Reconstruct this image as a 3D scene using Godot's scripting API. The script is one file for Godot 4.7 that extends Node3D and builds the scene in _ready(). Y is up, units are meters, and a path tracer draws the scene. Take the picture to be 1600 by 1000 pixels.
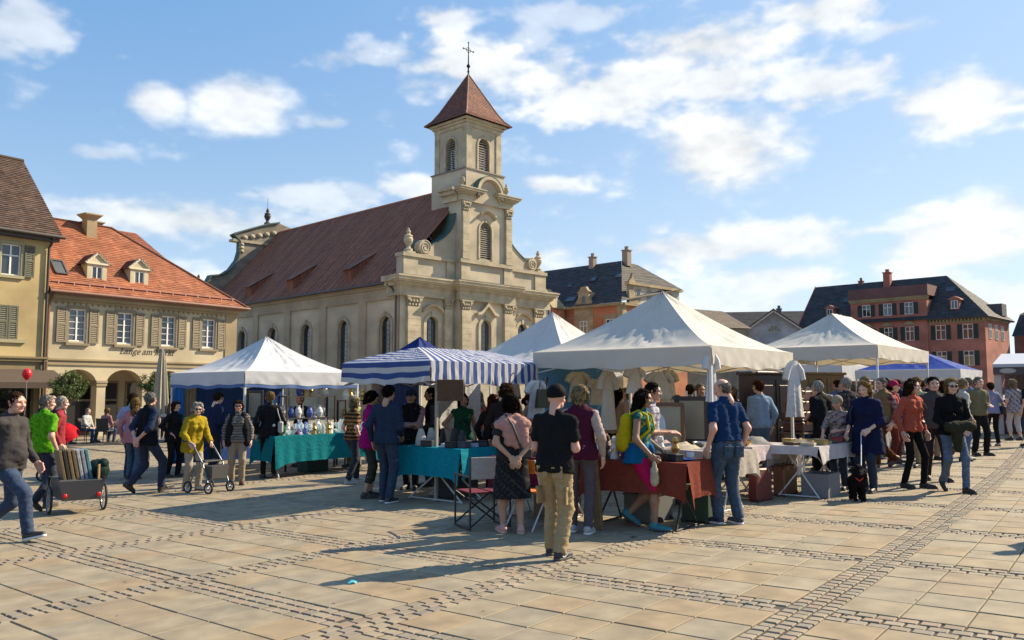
extends Node3D
# A market square on a sunny day: stalls, shoppers, a baroque church and old town houses.
# World: y up, metres, the camera stands at the origin looking along -z. The paving climbs gently towards +x.

const SLOPE := 0.02
var used := {}
var mats := {}
var texs := {}
var rng := RandomNumberGenerator.new()

func _ready() -> void:
	rng.seed = 7
	# --- camera
	var cam := Camera3D.new()
	cam.name = "camera"
	cam.fov = 41.78
	cam.near = 0.1
	cam.far = 900.0
	cam.position = Vector3(0, 1.62, 0)
	cam.rotation_degrees = Vector3(4.887, 0, 0)
	add_child(cam)
	cam.current = true
	# --- sky and exposure
	var env := Environment.new()
	env.background_mode = Environment.BG_SKY
	env.tonemap_mode = Environment.TONE_MAPPER_LINEAR
	env.tonemap_exposure = 2.4
	env.background_energy_multiplier = 1.0
	env.sdfgi_enabled = true
	env.ssao_enabled = true
	env.ssil_enabled = true
	var sky := Sky.new()
	sky.sky_material = make_sky()
	env.sky = sky
	var we := WorldEnvironment.new()
	we.name = "world_environment"
	we.environment = env
	add_child(we)
	# --- sun: from the right, a little behind the stalls, 37 degrees high
	var sun := DirectionalLight3D.new()
	sun.name = "sun"
	sun.light_energy = 1.25
	sun.light_color = Color(1.0, 0.93, 0.805)
	sun.light_angular_distance = 0.55
	sun.shadow_enabled = true
	var to_sun := Vector3(0.90 * cos(deg_to_rad(37.0)), sin(deg_to_rad(37.0)), -0.436 * cos(deg_to_rad(37.0)))
	sun.look_at_from_position(to_sun * 50.0, Vector3.ZERO)
	add_child(sun)
	var t0 := Time.get_ticks_msec()
	build_ground()
	print("ground ", Time.get_ticks_msec() - t0)
	build_church()
	build_houses()
	print("houses ", Time.get_ticks_msec() - t0)
	build_stalls()
	build_cafe_terrace()
	print("stalls ", Time.get_ticks_msec() - t0)
	build_goods()
	print("goods ", Time.get_ticks_msec() - t0)
	build_people()
	print("people ", Time.get_ticks_msec() - t0)

# height of the sloping paving
func gy(x: float) -> float:
	return SLOPE * x

func gp(x: float, d: float, y := 0.0) -> Vector3:
	return Vector3(x, SLOPE * x + y, -d)

# ------------------------------------------------------------------ nodes
func numbered(called: String) -> String:
	var k: int = used.get(called, 0)
	used[called] = k + 1
	return called if k == 0 else "%s_%03d" % [called, k]

func tag(o: Node3D, label: String, category: String, group := "") -> Node3D:
	o.set_meta("label", label)
	o.set_meta("category", category)
	if group != "":
		o.set_meta("group", group)
	return o

func thing(called: String, label: String, category: String, at := Vector3.ZERO, turn := 0.0, group := "") -> Node3D:
	var o := Node3D.new()
	o.name = numbered(called)
	add_child(o)
	o.position = at
	o.rotation.y = deg_to_rad(turn)
	return tag(o, label, category, group)

func dup(src: Node3D, called: String, label: String, at: Vector3, turn := 0.0, group := "") -> Node3D:
	var o: Node3D = src.duplicate()
	o.name = numbered(called)
	add_child(o)
	o.position = at
	o.rotation.y = deg_to_rad(turn)
	if label != "":
		o.set_meta("label", label)
	if group != "":
		o.set_meta("group", group)
	return o

func part(mb: MB, called: String, m: Material, parent: Node, at := Vector3.ZERO) -> MeshInstance3D:
	return place(mb.mesh(), called, m, parent, at)

func place(mesh: Mesh, called: String, m: Material, parent: Node, at := Vector3.ZERO) -> MeshInstance3D:
	var o := MeshInstance3D.new()
	o.mesh = mesh
	o.material_override = m
	o.name = called
	parent.add_child(o, true)
	o.position = at
	return o

func single(mb: MB, called: String, m: Material, label: String, category: String, at := Vector3.ZERO, turn := 0.0, group := "") -> MeshInstance3D:
	var o := part(mb, numbered(called), m, self, at)
	o.rotation.y = deg_to_rad(turn)
	tag(o, label, category, group)
	return o

# ------------------------------------------------------------------ materials
func noise_tex(key: String, freq: float, octaves: int, lo: float, hi: float, size := 512, kind := FastNoiseLite.TYPE_SIMPLEX_SMOOTH) -> NoiseTexture2D:
	if texs.has(key):
		return texs[key]
	var n := FastNoiseLite.new()
	n.seed = hash(key) % 1000
	n.noise_type = kind
	n.frequency = freq
	n.fractal_octaves = octaves
	n.fractal_type = FastNoiseLite.FRACTAL_FBM if octaves > 1 else FastNoiseLite.FRACTAL_NONE
	var t := NoiseTexture2D.new()
	t.width = size
	t.height = size
	t.seamless = true
	t.noise = n
	var g := Gradient.new()
	g.set_color(0, Color(lo, lo, lo))
	g.set_color(1, Color(hi, hi, hi))
	t.color_ramp = g
	texs[key] = t
	return t

func streak_tex() -> ImageTexture:
	if texs.has("streak"):
		return texs["streak"]
	var n := FastNoiseLite.new()
	n.seed = 4
	n.frequency = 0.02
	n.fractal_octaves = 4
	var im := Image.create(512, 512, false, Image.FORMAT_RGB8)
	for y in 512:
		for x in 512:
			var a := n.get_noise_2d(x * 5.0, y * 0.35) * 0.5 + 0.5
			var b := n.get_noise_2d(x * 0.7 + 900.0, y * 0.7) * 0.5 + 0.5
			var v := clampf(0.52 + 0.45 * a + 0.25 * (b - 0.5), 0.0, 1.0)
			im.set_pixel(x, y, Color(v, v * (0.94 + 0.06 * b), v * (0.92 + 0.08 * a)))
	texs["streak"] = ImageTexture.create_from_image(im)
	return texs["streak"]

func weave_tex() -> ImageTexture:
	if texs.has("weave"):
		return texs["weave"]
	var im := Image.create(128, 128, false, Image.FORMAT_RGB8)
	var r := RandomNumberGenerator.new()
	r.seed = 3
	for y in 128:
		for x in 128:
			var v := 0.9 + 0.06 * sin(x * PI / 2.0) * (1.0 if (y / 2) % 2 == 0 else -1.0) + r.randf_range(-0.05, 0.05)
			im.set_pixel(x, y, Color(v, v, v))
	texs["weave"] = ImageTexture.create_from_image(im)
	return texs["weave"]

func C(r: float, g: float, b: float) -> Color:
	return Color(r, g, b)

# a material of linear base colour; look picks the grain that goes over it
func mat(c: Color, rough := 0.85, look := "", vertex := false) -> StandardMaterial3D:
	var key := "%s %.2f %s %s" % [c.to_html(), rough, look, vertex]
	if mats.has(key):
		return mats[key]
	var m := StandardMaterial3D.new()
	m.albedo_color = c.linear_to_srgb()
	m.roughness = rough
	m.cull_mode = BaseMaterial3D.CULL_DISABLED
	m.vertex_color_use_as_albedo = vertex
	match look:
		"plaster":
			layer(m, noise_tex("blotch", 0.006, 5, 0.80, 1.0), 0.13, noise_tex("grain", 0.09, 3, 0.86, 1.0), 1.1)
			relief(m, 0.25)
		"stone":
			layer(m, noise_tex("blotch", 0.006, 5, 0.72, 1.0), 0.31, noise_tex("grain", 0.09, 3, 0.80, 1.0), 1.6)
			relief(m, 0.5)
		"paving":
			layer(m, noise_tex("trodden", 0.016, 6, 0.80, 1.0), 0.31, noise_tex("speck", 0.24, 2, 0.72, 1.0), 3.1)
			m.heightmap_enabled = true
			m.heightmap_texture = noise_tex("speck", 0.24, 2, 0.72, 1.0)
			m.heightmap_scale = 0.12
		"tile":
			layer(m, noise_tex("blotch2", 0.008, 5, 0.70, 1.0), 0.19, noise_tex("grain", 0.09, 3, 0.82, 1.0), 2.3)
		"streak":
			m.albedo_texture = streak_tex()
		"cloth":
			layer(m, noise_tex("worn", 0.02, 5, 0.88, 1.0), 1.3, weave_tex(), 6.0)
			m.metallic_specular = 0.2
			folds(m, 0.8)
		"denim":
			layer(m, noise_tex("denim", 0.018, 4, 0.62, 1.0), 1.7, weave_tex(), 6.0)
			folds(m, 0.8)
		"wood":
			layer(m, noise_tex("woody", 0.03, 4, 0.70, 1.0), 1.0, noise_tex("grain", 0.09, 3, 0.8, 1.0), 3.0)
		"canvas":
			layer(m, noise_tex("clean", 0.006, 5, 0.95, 1.0), 0.45, weave_tex(), 9.0)
			m.backlight_enabled = true
			m.backlight = Color(c.r * 0.5, c.g * 0.47, c.b * 0.40).linear_to_srgb()
		"leaf":
			m.backlight_enabled = true
			m.backlight = Color(c.r * 0.5, c.g * 0.6, c.b * 0.3).linear_to_srgb()
		"hair":
			layer(m, noise_tex("strand", 0.05, 4, 0.62, 1.0), 3.0, noise_tex("strand2", 0.2, 2, 0.7, 1.0), 2.0)
			m.metallic_specular = 0.15
		"metal":
			m.metallic = 0.85
		"skin":
			m.subsurf_scatter_enabled = true
			m.subsurf_scatter_strength = 0.06
	mats[key] = m
	return m

func layer(m: StandardMaterial3D, a: Texture2D, sa: float, b: Texture2D, sb: float) -> void:
	m.albedo_texture = a
	m.uv1_triplanar = true
	m.uv1_world_triplanar = true
	m.uv1_scale = Vector3.ONE * sa
	m.detail_enabled = true
	m.detail_albedo = b
	m.detail_blend_mode = BaseMaterial3D.BLEND_MODE_MUL
	m.detail_uv_layer = BaseMaterial3D.DETAIL_UV_2
	m.uv2_triplanar = true
	m.uv2_world_triplanar = true
	m.uv2_scale = Vector3.ONE * sb

func folds(m: StandardMaterial3D, cm: float) -> void:
	m.heightmap_enabled = true
	m.heightmap_texture = noise_tex("folds", 0.016, 3, 0.0, 1.0)
	m.heightmap_scale = cm

func relief(m: StandardMaterial3D, cm: float) -> void:
	m.heightmap_enabled = true
	m.heightmap_texture = noise_tex("rough", 0.05, 4, 0.0, 1.0)
	m.heightmap_scale = cm

# panes differ: dark rooms, blinds and curtains behind them
func glass_mat() -> StandardMaterial3D:
	var kind: int = [0, 0, 1, 0, 2, 1][rng.randi() % 6]
	if mats.has("glass%d" % kind):
		return mats["glass%d" % kind]
	var m := StandardMaterial3D.new()
	m.albedo_color = [Color(0.10, 0.12, 0.14), Color(0.20, 0.22, 0.24), Color(0.29, 0.30, 0.30)][kind]
	m.metallic_specular = 0.9
	m.roughness = 0.03
	mats["glass%d" % kind] = m
	return m

func clear_glass(tint: Color) -> StandardMaterial3D:
	var key := "clear" + tint.to_html()
	if mats.has(key):
		return mats[key]
	var m := StandardMaterial3D.new()
	m.transparency = BaseMaterial3D.TRANSPARENCY_ALPHA
	m.albedo_color = Color(tint.r, tint.g, tint.b, 0.35)
	m.roughness = 0.05
	mats[key] = m
	return m

# ------------------------------------------------------------------ mesh building
class MB:
	var v := PackedVector3Array()
	var n := PackedVector3Array()
	var c := PackedColorArray()
	var col := Color.WHITE

	func mesh() -> ArrayMesh:
		var a := []
		a.resize(Mesh.ARRAY_MAX)
		a[Mesh.ARRAY_VERTEX] = v
		a[Mesh.ARRAY_NORMAL] = n
		a[Mesh.ARRAY_COLOR] = c
		var m := ArrayMesh.new()
		m.add_surface_from_arrays(Mesh.PRIMITIVE_TRIANGLES, a)
		return m

	func tri3(a: Vector3, b: Vector3, d: Vector3, na: Vector3, nb: Vector3, nd: Vector3) -> void:
		v.append(a); v.append(d); v.append(b)
		n.append(na); n.append(nd); n.append(nb)
		c.append(col); c.append(col); c.append(col)

	func tri(a: Vector3, b: Vector3, d: Vector3) -> void:
		var k := (b - a).cross(d - a)
		if k.length_squared() < 1e-16:
			return
		k = k.normalized()
		tri3(a, b, d, k, k, k)

	func quad(a: Vector3, b: Vector3, d: Vector3, e: Vector3) -> void:
		tri(a, b, d)
		tri(a, d, e)

	func box(at: Vector3, size: Vector3, bs := Basis()) -> MB:
		var h := size * 0.5
		var p := []
		for i in 8:
			p.append(at + bs * Vector3(h.x * (1 if i & 1 else -1), h.y * (1 if i & 2 else -1), h.z * (1 if i & 4 else -1)))
		hexa(p)
		return self

	# 8 corners: bit 0 = x, bit 1 = y, bit 2 = z
	func hexa(p: Array) -> void:
		quad(p[4], p[5], p[7], p[6])
		quad(p[1], p[0], p[2], p[3])
		quad(p[5], p[1], p[3], p[7])
		quad(p[0], p[4], p[6], p[2])
		quad(p[6], p[7], p[3], p[2])
		quad(p[0], p[1], p[5], p[4])

	# box given by its low and high corner
	func span(x0: float, x1: float, y0: float, y1: float, z0: float, z1: float) -> MB:
		return box(Vector3((x0 + x1) / 2, (y0 + y1) / 2, (z0 + z1) / 2), Vector3(absf(x1 - x0), absf(y1 - y0), absf(z1 - z0)))

	# box with chamfered edges
	func soft(at: Vector3, size: Vector3, b: float, bs := Basis()) -> MB:
		var h := size * 0.5
		b = minf(b, minf(h.x, minf(h.y, h.z)) * 0.9)
		var q := []
		for ax in 3:
			for s in [-1.0, 1.0]:
				var u := (ax + 1) % 3
				var w := (ax + 2) % 3
				var ring := []
				for k in 4:
					var t := Vector3.ZERO
					t[ax] = s * h[ax]
					t[u] = (h[u] - b) * [-1, 1, 1, -1][k]
					t[w] = (h[w] - b) * [-1, -1, 1, 1][k]
					ring.append(t)
				if s < 0:
					ring.reverse()
				q.append(ring)
				quad(at + bs * ring[0], at + bs * ring[1], at + bs * ring[2], at + bs * ring[3])
		for e in [[0, 1], [1, 2], [2, 0]]:
			for sa in [-1.0, 1.0]:
				for sb in [-1.0, 1.0]:
					var a0: int = e[0]
					var a1: int = e[1]
					var a2 := 3 - a0 - a1
					var p := []
					for k in 4:
						var t := Vector3.ZERO
						var first: bool = k == 0 or k == 3
						t[a0] = sa * (h[a0] if first else h[a0] - b)
						t[a1] = sb * (h[a1] - b if first else h[a1])
						t[a2] = (h[a2] - b) * (-1.0 if k < 2 else 1.0)
						p.append(at + bs * t)
					var out := Vector3.ZERO
					out[a0] = sa
					out[a1] = sb
					if (p[1] - p[0]).cross(p[2] - p[0]).dot(bs * out) < 0:
						p.reverse()
					quad(p[0], p[1], p[2], p[3])
		for i in 8:
			var s3 := Vector3(1 if i & 1 else -1, 1 if i & 2 else -1, 1 if i & 4 else -1)
			var a := at + bs * (s3 * Vector3(h.x, h.y - b, h.z - b))
			var bb := at + bs * (s3 * Vector3(h.x - b, h.y, h.z - b))
			var d := at + bs * (s3 * Vector3(h.x - b, h.y - b, h.z))
			if (bb - a).cross(d - a).dot(bs * s3) < 0:
				tri(a, d, bb)
			else:
				tri(a, bb, d)
		return self

	func tube(path: Array, r, sides := 8, caps := true) -> MB:
		var rings := []
		var last := Vector3.ZERO
		for i in path.size():
			var t: Vector3 = (path[mini(i + 1, path.size() - 1)] - path[maxi(i - 1, 0)]).normalized()
			var u := last
			if i == 0:
				u = t.cross(Vector3.UP if absf(t.y) < 0.9 else Vector3.RIGHT).normalized()
			else:
				u = (u - t * u.dot(t)).normalized()
			last = u
			var w := t.cross(u)
			var rr: float = r[i] if r is Array else r
			var ring := []
			for k in sides:
				var a := TAU * k / sides
				var d := u * cos(a) + w * sin(a)
				ring.append([path[i] + d * rr, d])
			rings.append(ring)
		for i in rings.size() - 1:
			for k in sides:
				var k2 := (k + 1) % sides
				var A = rings[i][k]
				var B = rings[i][k2]
				var D = rings[i + 1][k2]
				var E = rings[i + 1][k]
				tri3(A[0], B[0], D[0], A[1], B[1], D[1])
				tri3(A[0], D[0], E[0], A[1], D[1], E[1])
		if caps:
			for e in [0, rings.size() - 1]:
				for k in range(1, sides - 1):
					if e == 0:
						tri(rings[e][0][0], rings[e][k + 1][0], rings[e][k][0])
					else:
						tri(rings[e][0][0], rings[e][k][0], rings[e][k + 1][0])
		return self

	# profile: [radius, height] from bottom to top
	func lathe(prof: Array, at := Vector3.ZERO, sides := 16, bs := Basis(), arc := TAU) -> MB:
		for i in prof.size() - 1:
			var d := Vector2(prof[i + 1][0] - prof[i][0], prof[i + 1][1] - prof[i][1])
			if d.length() < 1e-6:
				continue
			var n0 := Vector2(d.y, -d.x).normalized()
			for k in sides:
				var a := arc * k / sides
				var b := arc * (k + 1) / sides
				var ca := Vector3(cos(a), 0, -sin(a))
				var cb := Vector3(cos(b), 0, -sin(b))
				var p0: Vector3 = at + bs * (ca * prof[i][0] + Vector3.UP * prof[i][1])
				var p1: Vector3 = at + bs * (cb * prof[i][0] + Vector3.UP * prof[i][1])
				var p2: Vector3 = at + bs * (cb * prof[i + 1][0] + Vector3.UP * prof[i + 1][1])
				var p3: Vector3 = at + bs * (ca * prof[i + 1][0] + Vector3.UP * prof[i + 1][1])
				var na := (bs * (ca * n0.x + Vector3.UP * n0.y)).normalized()
				var nb := (bs * (cb * n0.x + Vector3.UP * n0.y)).normalized()
				tri3(p0, p1, p2, na, nb, nb)
				tri3(p0, p2, p3, na, nb, na)
		return self

	# polygon in x,y (counter-clockwise seen from +z), extruded from z0 to z1
	func prism(poly: PackedVector2Array, z0: float, z1: float, back := true) -> MB:
		if Geometry2D.is_polygon_clockwise(poly):
			poly = poly.duplicate()
			poly.reverse()
		var ix := Geometry2D.triangulate_polygon(poly)
		for i in range(0, ix.size(), 3):
			var a := poly[ix[i]]
			var b := poly[ix[i + 1]]
			var d := poly[ix[i + 2]]
			if (b - a).cross(d - a) < 0:
				var t := b
				b = d
				d = t
			tri(Vector3(a.x, a.y, z1), Vector3(b.x, b.y, z1), Vector3(d.x, d.y, z1))
			if back:
				tri(Vector3(a.x, a.y, z0), Vector3(d.x, d.y, z0), Vector3(b.x, b.y, z0))
		for i in poly.size():
			var a := poly[i]
			var b := poly[(i + 1) % poly.size()]
			quad(Vector3(a.x, a.y, z0), Vector3(b.x, b.y, z0), Vector3(b.x, b.y, z1), Vector3(a.x, a.y, z1))
		return self

	# smooth sheet through a grid of points
	func sheet(pts: Array, flip := false) -> MB:
		var h := pts.size()
		var w: int = pts[0].size()
		var nn := []
		for j in h:
			var row := []
			for i in w:
				var du: Vector3 = pts[j][mini(i + 1, w - 1)] - pts[j][maxi(i - 1, 0)]
				var dv: Vector3 = pts[mini(j + 1, h - 1)][i] - pts[maxi(j - 1, 0)][i]
				var k := du.cross(dv)
				k = k.normalized() if k.length_squared() > 1e-14 else Vector3.UP
				row.append(-k if flip else k)
			nn.append(row)
		for j in h - 1:
			for i in w - 1:
				if flip:
					tri3(pts[j][i], pts[j + 1][i], pts[j + 1][i + 1], nn[j][i], nn[j + 1][i], nn[j + 1][i + 1])
					tri3(pts[j][i], pts[j + 1][i + 1], pts[j][i + 1], nn[j][i], nn[j + 1][i + 1], nn[j][i + 1])
				else:
					tri3(pts[j][i], pts[j][i + 1], pts[j + 1][i + 1], nn[j][i], nn[j][i + 1], nn[j + 1][i + 1])
					tri3(pts[j][i], pts[j + 1][i + 1], pts[j + 1][i], nn[j][i], nn[j + 1][i + 1], nn[j + 1][i])
		return self

	# triangles of another builder, moved
	func join(o: MB, t := Transform3D()) -> MB:
		for i in o.v.size():
			v.append(t * o.v[i])
			n.append((t.basis * o.n[i]).normalized())
			c.append(o.c[i])
		return self

	func ball(at: Vector3, r: Vector3, seg := 10) -> MB:
		var rings := maxi(4, seg / 2)
		for j in rings:
			for i in seg:
				var q := []
				for e in [[i, j], [i + 1, j], [i + 1, j + 1], [i, j + 1]]:
					var th := PI * float(e[1]) / rings
					var ph := TAU * float(e[0]) / seg
					q.append(Vector3(sin(th) * cos(ph), cos(th), sin(th) * sin(ph)))
				var w := []
				for p in q:
					w.append([at + p * r, (p / r).normalized()])
				tri3(w[0][0], w[1][0], w[2][0], w[0][1], w[1][1], w[2][1])
				tri3(w[0][0], w[2][0], w[3][0], w[0][1], w[2][1], w[3][1])
		return self

func arch_poly(cx: float, y0: float, w: float, spring: float, rise: float, seg := 10) -> PackedVector2Array:
	var p := PackedVector2Array([Vector2(cx - w / 2, y0), Vector2(cx + w / 2, y0)])
	for i in seg + 1:
		var a := PI * i / seg
		p.append(Vector2(cx + cos(a) * w / 2, spring + sin(a) * rise))
	return p

# band that follows an arched opening, between two half widths
func arch_band(mb: MB, cx: float, y0: float, w: float, spring: float, rise: float, t: float, z0: float, z1: float, seg := 12) -> void:
	var inner := [Vector2(cx + w / 2, y0)]
	var outer := [Vector2(cx + w / 2 + t, y0)]
	for i in seg + 1:
		var a := PI * i / seg
		inner.append(Vector2(cx + cos(a) * w / 2, spring + sin(a) * rise))
		outer.append(Vector2(cx + cos(a) * (w / 2 + t), spring + sin(a) * (rise + t)))
	inner.append(Vector2(cx - w / 2, y0))
	outer.append(Vector2(cx - w / 2 - t, y0))
	for i in inner.size() - 1:
		var a: Vector2 = inner[i]
		var b: Vector2 = outer[i]
		var d: Vector2 = outer[i + 1]
		var e: Vector2 = inner[i + 1]
		mb.quad(Vector3(a.x, a.y, z1), Vector3(b.x, b.y, z1), Vector3(d.x, d.y, z1), Vector3(e.x, e.y, z1))
		mb.quad(Vector3(b.x, b.y, z1), Vector3(b.x, b.y, z0), Vector3(d.x, d.y, z0), Vector3(d.x, d.y, z1))
		mb.quad(Vector3(a.x, a.y, z0), Vector3(a.x, a.y, z1), Vector3(e.x, e.y, z1), Vector3(e.x, e.y, z0))

# wall in the plane z = 0 facing +z, thick to -t. Openings: [x0, x1, y0, y1, arch rise]; openings that share x0..x1 stack up
func wall(mb: MB, x0: float, x1: float, y0: float, y1: float, holes: Array, t := 0.35) -> void:
	var cols := {}
	for h in holes:
		var key := "%.3f" % h[0]
		if not cols.has(key):
			cols[key] = []
		cols[key].append(h)
	var keys := cols.keys()
	keys.sort_custom(func(a, b): return cols[a][0][0] < cols[b][0][0])
	var x := x0
	for k in keys:
		var stack: Array = cols[k]
		stack.sort_custom(func(a, b): return a[2] < b[2])
		var a: float = stack[0][0]
		var b: float = stack[0][1]
		if a > x + 0.001:
			mb.quad(Vector3(x, y0, 0), Vector3(a, y0, 0), Vector3(a, y1, 0), Vector3(x, y1, 0))
		var y := y0
		for h in stack:
			if h[2] > y + 0.001:
				_infill(mb, a, b, y, h[2], 0.0, y)
			var rise: float = h[4]
			var top: float = h[3]
			# reveals
			mb.quad(Vector3(a, h[2], 0), Vector3(a, h[2], -t), Vector3(a, top - rise, -t), Vector3(a, top - rise, 0))
			mb.quad(Vector3(b, h[2], -t), Vector3(b, h[2], 0), Vector3(b, top - rise, 0), Vector3(b, top - rise, -t))
			mb.quad(Vector3(a, h[2], -t), Vector3(a, h[2], 0), Vector3(b, h[2], 0), Vector3(b, h[2], -t))
			var seg := 12 if rise > 0 else 1
			var nexty: float = y1
			for h2 in stack:
				if h2[2] > top:
					nexty = h2[2]
					break
			var cx := (a + b) / 2
			var w := (b - a) / 2
			for i in seg:
				var p0 := Vector2(a, top)
				var p1 := Vector2(b, top)
				if rise > 0:
					var t0 := PI - PI * i / seg
					var t1 := PI - PI * (i + 1) / seg
					p0 = Vector2(cx + cos(t0) * w, top - rise + sin(t0) * rise)
					p1 = Vector2(cx + cos(t1) * w, top - rise + sin(t1) * rise)
				mb.quad(Vector3(p0.x, p0.y, 0), Vector3(p1.x, p1.y, 0), Vector3(p1.x, nexty, 0), Vector3(p0.x, nexty, 0))
				mb.quad(Vector3(p0.x, p0.y, -t), Vector3(p1.x, p1.y, -t), Vector3(p1.x, p1.y, 0), Vector3(p0.x, p0.y, 0))
			y = nexty
		x = b
	if x1 > x + 0.001:
		mb.quad(Vector3(x, y0, 0), Vector3(x1, y0, 0), Vector3(x1, y1, 0), Vector3(x, y1, 0))

func _infill(mb: MB, a: float, b: float, y: float, top: float, _z: float, _y0: float) -> void:
	mb.quad(Vector3(a, y, 0), Vector3(b, y, 0), Vector3(b, top, 0), Vector3(a, top, 0))

# tiles laid in courses on a roof plane: e0,e1 eave ends, r1,r0 ridge ends; returns through mb with a colour for each tile
func roof(mb: MB, e0: Vector3, e1: Vector3, r1: Vector3, r0: Vector3, course: float, tile: float, cols: Array, lift := 0.025) -> void:
	var up := (e1 - e0).cross(r0 - e0)
	if up.length() < 1e-6:
		up = (e1 - e0).cross(r1 - e0)
	up = up.normalized()
	if up.y < 0:
		up = -up
	var rows := maxi(1, int(round(((r0 + r1) / 2 - (e0 + e1) / 2).length() / course)))
	for j in rows:
		var t0 := float(j) / rows
		var t1 := float(j + 1) / rows
		var a0 := e0.lerp(r0, t0)
		var a1 := e1.lerp(r1, t0)
		var b0 := e0.lerp(r0, t1)
		var b1 := e1.lerp(r1, t1)
		var k := maxi(1, int(round((a1 - a0).length() / tile)))
		for i in k:
			mb.col = cols[rng.randi() % cols.size()] * (0.88 + 0.24 * rng.randf())
			mb.col.a = 1.0
			var s0 := float(i) / k
			var s1 := float(i + 1) / k
			var l := up * lift * (0.8 + 0.4 * rng.randf())
			var p := a0.lerp(a1, s0) + l
			var q := a0.lerp(a1, s1) + l
			var r := b0.lerp(b1, s1) + up * 0.004
			var s := b0.lerp(b1, s0) + up * 0.004
			if (q - p).cross(s - p).dot(up) < 0:
				mb.quad(q, p, s, r)
				mb.quad(p, q, q - l, p - l)
			else:
				mb.quad(p, q, r, s)
				mb.quad(q, p, p - l, q - l)
	mb.col = Color.WHITE

# ------------------------------------------------------------------ sky
# clouds: [azimuth, elevation, half width, half height, strength, raggedness] in degrees; azimuth 0 is -z, positive towards +x
var CLOUDS := [[-23.5, 18.0, 2.3, 1.6, 0.80, 0.5], [-18.4, 18.3, 4.1, 2.5, 0.80, 0.5], [-31.3, 21.4, 3.3, 2.4, 0.55, 1.2], [-32.0, 19.7, 1.3, 0.9, 0.40, 1.0], [-5.0, 24.7, 3.0, 1.1, 0.75, 1.1], [-3.2, 21.6, 6.3, 2.4, 0.85, 1.0], [-9.4, 22.2, 4.5, 1.2, 0.45, 1.3], [-12.4, 21.8, 3.0, 1.1, 0.35, 1.3], [-21.2, 10.9, 10.8, 2.0, 0.75, 0.8], [-26.7, 10.6, 4.1, 1.1, 0.40, 1.0], [-13.9, 12.8, 5.9, 1.4, 0.55, 1.2], [-7.1, 13.8, 3.0, 1.0, 0.75, 1.0], [-10.6, 13.3, 3.0, 0.9, 0.40, 1.2], [-12.8, 17.6, 2.2, 0.7, 0.40, 1.2], [-26.9, 14.5, 2.7, 0.6, 0.35, 1.3], [13.3, 22.6, 8.1, 2.5, 0.90, 0.9], [7.2, 20.1, 8.5, 3.0, 0.85, 1.1], [14.1, 20.1, 5.4, 2.4, 0.85, 1.0], [2.7, 14.0, 4.0, 0.8, 0.80, 0.8], [14.2, 15.8, 7.3, 4.1, 0.95, 0.6], [21.2, 23.7, 6.1, 1.9, 0.85, 1.0], [25.3, 22.0, 3.7, 1.0, 0.50, 1.2], [21.4, 19.3, 6.6, 2.3, 0.80, 1.1], [28.0, 17.3, 7.6, 2.5, 0.85, 1.0], [19.4, 18.2, 1.4, 0.6, 0.75, 0.8], [14.3, 9.6, 17.6, 1.9, 0.80, 0.8], [28.4, 9.1, 7.5, 2.8, 0.85, 0.7], [17.5, 7.2, 5.3, 1.8, 0.70, 0.7], [16.7, 5.9, 9.6, 1.9, 0.55, 0.8], [30.5, 10.1, 3.5, 2.6, 0.70, 0.7], [4.5, 24.9, 6.0, 1.3, 0.45, 1.3], [1.4, 23.4, 2.5, 1.3, 0.45, 1.2], [30.3, 5.4, 5.2, 2.0, 0.60, 0.7], [3.1, 21.4, 2.0, 2.5, 0.50, 1.2], [-6.3, 20.5, 2.5, 1.0, 0.40, 1.2], [-29.1, 9.2, 5.3, 1.3, 0.45, 0.9], [8.7, 5.7, 14.9, 2.2, 0.35, 0.8]]

func make_sky() -> PanoramaSkyMaterial:
	var W := 4096
	var H := 2048
	var n := FastNoiseLite.new()
	n.seed = 11
	n.frequency = 1.0
	n.fractal_octaves = 6
	n.fractal_gain = 0.55
	var n2 := FastNoiseLite.new()
	n2.seed = 29
	n2.frequency = 1.0
	n2.fractal_octaves = 4
	# coarse picture of the whole dome, fine picture of the part that faces the square
	var low := Image.create(1024, 512, false, Image.FORMAT_RGBF)
	sky_rows(low, 0, 1024, 0, 512, 1024, 512, n, n2)
	low.resize(W, H, Image.INTERPOLATE_BILINEAR)
	var x0 := int(W * (0.5 - 38.0 / 360.0))
	var x1 := int(W * (0.5 + 38.0 / 360.0))
	var y0 := int(H * (0.5 - 34.0 / 180.0))
	var y1 := H / 2
	var fine := Image.create(x1 - x0, y1 - y0, false, Image.FORMAT_RGBF)
	sky_rows(fine, x0, x1, y0, y1, W, H, n, n2)
	low.blit_rect(fine, Rect2i(0, 0, x1 - x0, y1 - y0), Vector2i(x0, y0))
	# a panorama starts at -z: swap the halves
	var turned := Image.create(W, H, false, Image.FORMAT_RGBF)
	turned.blit_rect(low, Rect2i(W / 2, 0, W / 2, H), Vector2i(0, 0))
	turned.blit_rect(low, Rect2i(0, 0, W / 2, H), Vector2i(W / 2, 0))
	var m := PanoramaSkyMaterial.new()
	m.panorama = ImageTexture.create_from_image(turned)
	return m

func sky_rows(im: Image, x0: int, x1: int, y0: int, y1: int, W: int, H: int, n: FastNoiseLite, n2: FastNoiseLite) -> void:
	var data := PackedFloat32Array()
	data.resize((x1 - x0) * (y1 - y0) * 3)
	var rows := y1 - y0
	var w := x1 - x0
	var out := []
	out.resize(rows)
	var id := WorkerThreadPool.add_group_task(func(j): out[j] = sky_row(j + y0, x0, x1, W, H, n, n2), rows)
	WorkerThreadPool.wait_for_group_task_completion(id)
	var all := PackedByteArray()
	for j in rows:
		all.append_array(out[j].to_byte_array())
	im.set_data(w, rows, false, Image.FORMAT_RGBF, all)

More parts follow.
